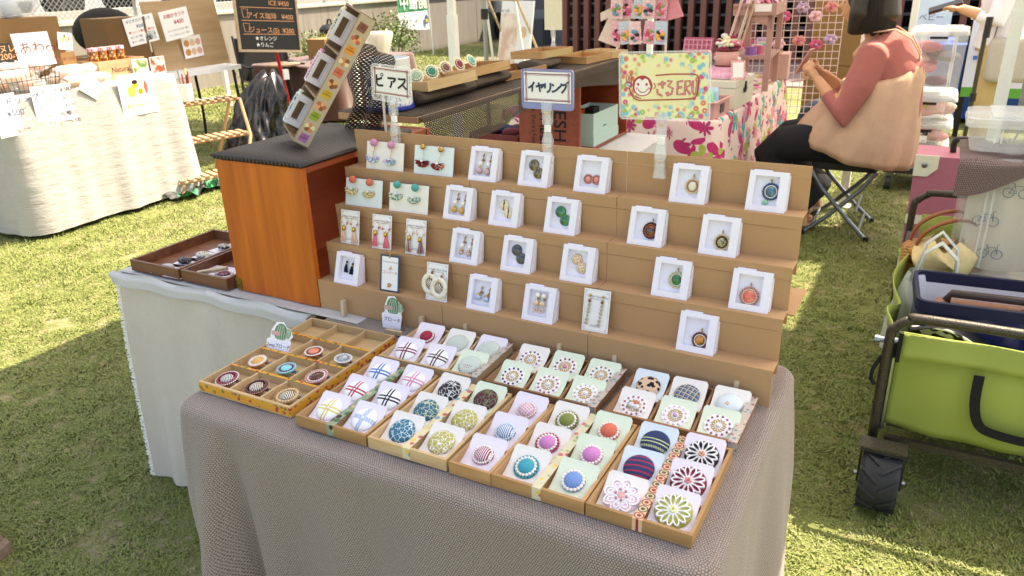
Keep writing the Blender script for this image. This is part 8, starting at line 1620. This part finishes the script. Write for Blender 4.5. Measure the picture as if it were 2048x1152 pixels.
o = MB().grid(knitc, 40, 12).build('knit_bundle', mat('cream_knit', '#DCC68F', .95, var=.12, vs=60, bump=.6, bs=300, bd=.003), None, True, M=TM((.475, 2.02, .42))); tag(o, 'cream knitted bundle between the wicker bag and the carrier bag', 'cloth')
def clothf(u, v): return (.40 + .50 * u, 1.345 + .16 * v, .50 - .10 * v + .03 * math.sin(u * 9 + v * 4) - .05 * u)
bw = cmat('black_white_print', lambda t: t.mix(t.step(t.noise(t.coord(), 17.0, 1.5), .53, .56), '#17171A', '#E2E6E4'), .7); o = MB().grid(clothf, 40, 16).build('printed_cloth', bw, None, True); o.modifiers.new('t', 'SOLIDIFY').thickness = .004; tag(o, 'black and white printed cloth bag behind the wagon hoop', 'cloth')
o = MB().grid(lambda u, v: (.44 + .46 * u, 1.36 + .30 * v, .40 + .07 * math.sin(u * 6 + 1) * math.sin(v * 4) + .04 * v), 26, 16).build('black_pouch', mat('black_nylon', '#1A1B1E', .45, var=.15, vs=15), None, True); tag(o, 'black nylon pouch lying in the wagon front', 'pouch')
# clear tubs with bicycle print cloth
def clear(name, c, a): 
    m, t, p = newmat(name); p.inputs['Base Color'].default_value = c4(c); p.inputs['Roughness'].default_value = .22; p.inputs['Alpha'].default_value = a; p.inputs['Specular IOR Level'].default_value = .7; return m
M_TUB = clear('clear_tub', '#E6EAE8', .24); M_TUBE2 = clear('clear_tub_edge', '#EEF1F0', .36)
def tub(label, x0, x1, y0, y1, z0, z1, name='storage_box', group=None, lid=True, content=None, latch=True):
    cx, cy = (x0 + x1) / 2, (y0 + y1) / 2; root = thing(name, label, 'storage box', (cx, cy, z0), group=group); w, d, h = x1 - x0, y1 - y0, z1 - z0; k = .93
    rr = lambda s, z: [(x, y, z) for x, y in rrect(w * s, d * s, .03, 4, -w * s / 2, -d * s / 2)]
    MB().loft([rr(k, .002), rr(k + .01, .01), rr(1, h - .025)], 0, False).build('tub', M_TUB, root, True, sharp=35); MB().prism(rrect(w * k, d * k, .03, 4, -w * k / 2, -d * k / 2), 0, .003).build('base', M_TUB, root)
    mb = MB(); stroke(mb, rrect(w + .006, d + .006, .03, 4, -w / 2 - .003, -d / 2 - .003), .010, h - .03, h - .018, 0, None, True)
    for sx in (-1, 1):
        for f in (-.32, -.28, .28, .32): mb.box((w * f - .003, sx * d * .497 - .002, .03), (w * f + .003, sx * d * .497 + .002, h - .03))
    mb.build('ribs', M_TUBE2, root)
    if lid: MB().loft([rr(1.02, h - .017), rr(1.02, h - .004), rr(.97, h)]).build('lid', M_TUBE2, root); [MB().box((w * f - .05, -d / 2 + .01, h), (w * f + .05, d / 2 - .01, h + .006)).build('lid_ridge', M_TUBE2, root) for f in (-.25, .25)]
    if latch: MB().box((-.05, -d / 2 - .016, h - .05), (.05, -d / 2 - .008, h - .035)).build('latch', plastic('latch_black', '#1A1A1C'), root)
    if content: content(root, w, d, h)
    return root
def bikes(root, w, d, h):
    MB().grid(lambda u, v: (-w * .44 + w * .88 * u, -d * .42 + .012 * math.sin(u * 17) + .03 * v * v, .02 + (h - .06) * v), 24, 10).build('folded_cloth', mat('beige_print_cloth', '#D9CBB0', .9, var=.05), root, True); K = mat('ink_bluegrey', '#5F7078', .8)
    for i, (x, z) in enumerate(((-.10, .08), (.10, .10), (-.13, .19), (.06, .215), (-.06, .29), (.13, .31))):
        mb = MB(); Mx = TM((x, -d * .435 + .03 * (z / h) ** 2 - .012, z), R(90), 0, 0)
        for q in (-.022, .022): mb.tube([Mx @ Vector((q + .016 * math.cos(a * .5236), .016 * math.sin(a * .5236), 0)) for a in range(13)], .0016, 4)
        mb.tube([Mx @ Vector(p) for p in ((-.022, 0, 0), (-.008, .024, 0), (.014, .024, 0), (.022, 0, 0), (.018, .034, 0), (.026, .036, 0))], .0015, 4); mb.tube([Mx @ Vector(p) for p in ((-.022, 0, 0), (0, 0, 0), (-.008, .024, 0), (-.010, .032, 0), (-.016, .032, 0))], .0015, 4); mb.build('printed_bicycle', K, root)
carton('brown carton under the clear tub in the wagon', .71, 2.17, .218, .36, .30, .225, 0)
tub('clear plastic tub with bicycle print cloth in the wagon', .485, .925, 2.02, 2.34, .447, .83, content=bikes, latch=False)
M_KN2 = cmat('mauve_brown_knit', lambda t: knit(t, (.30, .205, .185), (.09, .06, .055), 150.0, 150.0), .95, bstr=.7, bdist=.003)
def kcl(u, v):
    x = .465 + .47 * u; s = v * .46
    if s < .34: return (x, 2.35 - s, .842 + .006 * math.sin(u * 14) + .004 * math.sin(v * 30))
    return (x - .0, 2.005 - .012 * math.sin(u * 9), .842 - (s - .34) * (.55 + .45 * math.cos(u * 5)) - .0)
sheet('knit_cover', kcl, 40, 30, M_KN2, .47, .46, 'mauve brown knit cover over the bicycle tub', 'cloth')
tub('white lidded plastic container on the knit cover', .475, .93, 2.09, 2.36, .855, .965, latch=False)
# pink trunk behind the wagon
tk = thing('travel_case', 'dusty pink travel case with cream corners and black handle', 'case', (.58, 3.30, 0)); PK = mat('trunk_pink', '#B0687A', .55, var=.06, vs=50); CRM = mat('trunk_cream', '#DDD8C4', .5); w, d, h = .50, .26, .60
MB().box((-w / 2, -d / 2, .01), (w / 2, d / 2, h)).build('body', PK, tk)
for sx in (-1, 1):
    for z in (.0, h - .09):
        MB().prism([(0, 0), (.10, 0), (.10, .06), (.06, .10), (0, .10)], -.004, .004, 0, TM((sx * w / 2 + (.003 if sx > 0 else -.003), -d / 2 - .003, z + (.095 if z else -.005)), R(90)) @ Matrix.Diagonal((-sx, -1 if z else 1, 1, 1))).build('corner', CRM, tk); MB().ball((sx * (w / 2 - .04), -d / 2 - .008, z + .05), .014, 0, 10, 6, (1, .4, 1)).build('rivet', M_STEEL, tk)
MB().box((-w / 2 - .002, -d / 2 - .0025, .27), (w / 2 + .002, -d / 2 - .0003, .315)).build('belt', CRM, tk); MB().box((-.09, -d / 2 - .010, .262), (-.06, -d / 2 - .003, .323)).build('buckle', CRM, tk); MB().tube(catmull([(-.10, 0, h), (-.10, 0, h + .05), (-.07, 0, h + .065), (.07, 0, h + .065), (.10, 0, h + .05), (.10, 0, h)], 4), .014, 8).build('handle', plastic('handle_black', '#1B1B1D', .4), tk, True)
# stack of clear storage boxes on a dolly
dl = thing('wheeled_dolly', 'dark wheeled dolly under the stacked storage boxes', 'dolly', (.33, 5.05, 0)); MB().box((-.20, -.26, .13), (.20, .26, .155)).build('platform', M_DF, dl)
for x in (-.16, .16):
    for y in (-.2, .2): MB().lathe([(.01, -.018), (.05, -.018), (.05, .018), (.01, .018)], 18, 0, TM((x, y, .051), 0, R(90))).build('castor', plastic('castor', '#33363A'), dl); MB().box((x - .024, y - .02, .07), (x + .024, y + .02, .129)).build('bracket', M_STEEL, dl)
MB().tube([(.24, -.25, .13), (.245, -.25, 1.0), (.25, -.25, 1.08)], .013, 8).build('push_handle', mat('olive_tube', '#4A4A38', .4, .5), dl); MB().cyl((.25, -.25, 1.0), (.252, -.25, 1.12), .02, 10).build('grip', M_DF, dl); MB().cyl((.243, -.25, .62), (.243, -.25, .67), .02, 10).build('lock_collar', M_DF, dl)
def goods(seed, cols):
    def f(root, w, d, h):
        rnd = random.Random(seed)
        for i in range(9): MB().ball((rnd.uniform(-.32, .32) * w, rnd.uniform(-.34, -.05) * d, .06 + rnd.random() * max(.01, h - .13)), .06, 0, 10, 7, (1.2, 1, .55)).build('packed_goods', mat('goods_%s' % cols[i % len(cols)], cols[i % len(cols)], .8, var=.25, vs=40), root, True)
    return f
GP = ['#D98A9A', '#6A4A5E', '#E0B4BC', '#B5606E', '#8A8F9A']; z = .157
for i, (hh, cols, lab) in enumerate(((.15, ['#E3C6C4', '#D9A0A4'], 'bottom clear storage box of the stack, nearly empty'), (.15, ['#D98A8A', '#E0A8A4', '#B06A70'], 'clear storage box with a red and black label'), (.17, ['#D99A94', '#C9B45A', '#E0B4A8'], 'clear storage box with yellow and pink goods'), (.40, GP, 'tall clear storage box on top of the stack'))):
    rt = tub(lab, .17, .49, 4.82, 5.26, z, z + hh, group='clear storage boxes stacked on the dolly', content=goods(i, cols), latch=i > 0)
    if i == 1: MB().box((-.10, -.2265, .03), (.03, -.2245, .115)).build('label', M_PAPER, rt, M=TM((0, -.002, 0))); MB().box((-.10, -.2295, .075), (.03, -.2292, .115)).build('label_black', M_BLACK, rt); MB().box((-.10, -.2295, .055), (-.04, -.2292, .074)).build('label_red', K_RED, rt); text('ホチキスの箱\n収納に強い', .019, K_WHT, rt, TM((-.03, -.2297, .095), R(90)), ext=.0001); text('310', .016, M_BLACK, rt, TM((.01, -.2295, .04), R(90)), ext=.0001)
    z += hh + .004
# ------------------------------------------------------------------ far right: cartons, blue table, banner
carton('lower brown carton stacked behind the seated person', -.45, 6.7, 0, .5, .42, .62, 5); carton('upper brown carton stacked behind the seated person', -.43, 6.7, .625, .46, .40, .60, 2)
o = MB().ball((0, 0, 0), .20, 0, 18, 12, (1.1, .8, 1.0)).build('navy_rucksack', mat('navy_cloth', '#1B2233', .85, var=.2, vs=15), None, True, M=TM((-.42, 6.05, .22))); tag(o, 'dark navy rucksack on the grass by the brown cartons', 'bag')
o = drape('blue_tablecloth', -.15, 1.35, 7.6, 8.4, .72, .05, .03, .02, mat('royal_blue_cloth', '#2450A8', .8, var=.08), 41, 120, 8, .03); tag(o, 'royal blue cloth over the far table', 'tablecloth')
sgn = thing('price_sign', 'pale blue sign standing on the royal blue table', 'sign', M=TM((.22, 7.72, .723), R(-8))); MB().box((-.17, 0, 0), (.17, .01, .44)).build('panel', mat('sky_print', '#CFE3EE', .6, var=.1, vs=8), sgn); text('¥2,800~', .06, K_RED, sgn, TM((0, -.002, .09), R(90)), ext=.0003); text('ベビー', .07, K_BLU, sgn, TM((0, -.002, .22), R(90)), ext=.0003)
for i in range(3): o = carton('%s parcel on the royal blue table' % ('grey', 'white', 'teal')[i], .55 + .26 * i, 7.9, .723, .2, .22, .12 + .03 * i, 6 * i, mat('parcel%d' % i, ('#8A9296', '#D9DDDD', '#5F9A94')[i], .7), 'parcel')
bn = thing('table_banner', 'white table banner with blue lettering and green edge', 'banner', (1.35, 6.8, 0)); MB().grid(lambda u, v: (-.80 + 1.6 * u, .01 * math.sin(u * 12), .36 + .62 * v), 20, 6).build('banner', cmat('banner_print', lambda t: t.mix(t.m('LESS_THAN', t.xyz(t.coord())[2], .44), '#C9CFEA', '#4E9A3A'), .7), bn, True); text('キッチンカー', .26, mat('banner_blue', '#2C5FC0', .7), bn, TM((0, -.025, .70), R(90)), ext=.001, bold=.02)
MB().box((-.82, .04, .98), (.82, .62, 1.0)).build('table_top', plastic('table_white', '#E6E9EC', .4), bn); [MB().box((x - .02, y - .02, 0), (x + .02, y + .02, .98)).build('leg', M_DARKMETAL, bn) for x in (-.78, .78) for y in (.08, .58)]
sc = thing('luggage_scale', 'metal hook and strap hung on the tent leg', 'strap', (.70, 3.10, 0)); MB().box((-.018, -.004, .86), (.022, .004, 1.6)).build('strap', mat('grey_webbing', '#8F8A84', .8), sc); MB().box((-.014, -.012, .80), (.018, .012, .88)).build('buckle', M_STEEL, sc); MB().tube([(0, 0, .80), (.004, 0, .74), (-.012, 0, .69), (-.022, 0, .72)], .005, 6).build('hook', M_STEEL, sc)
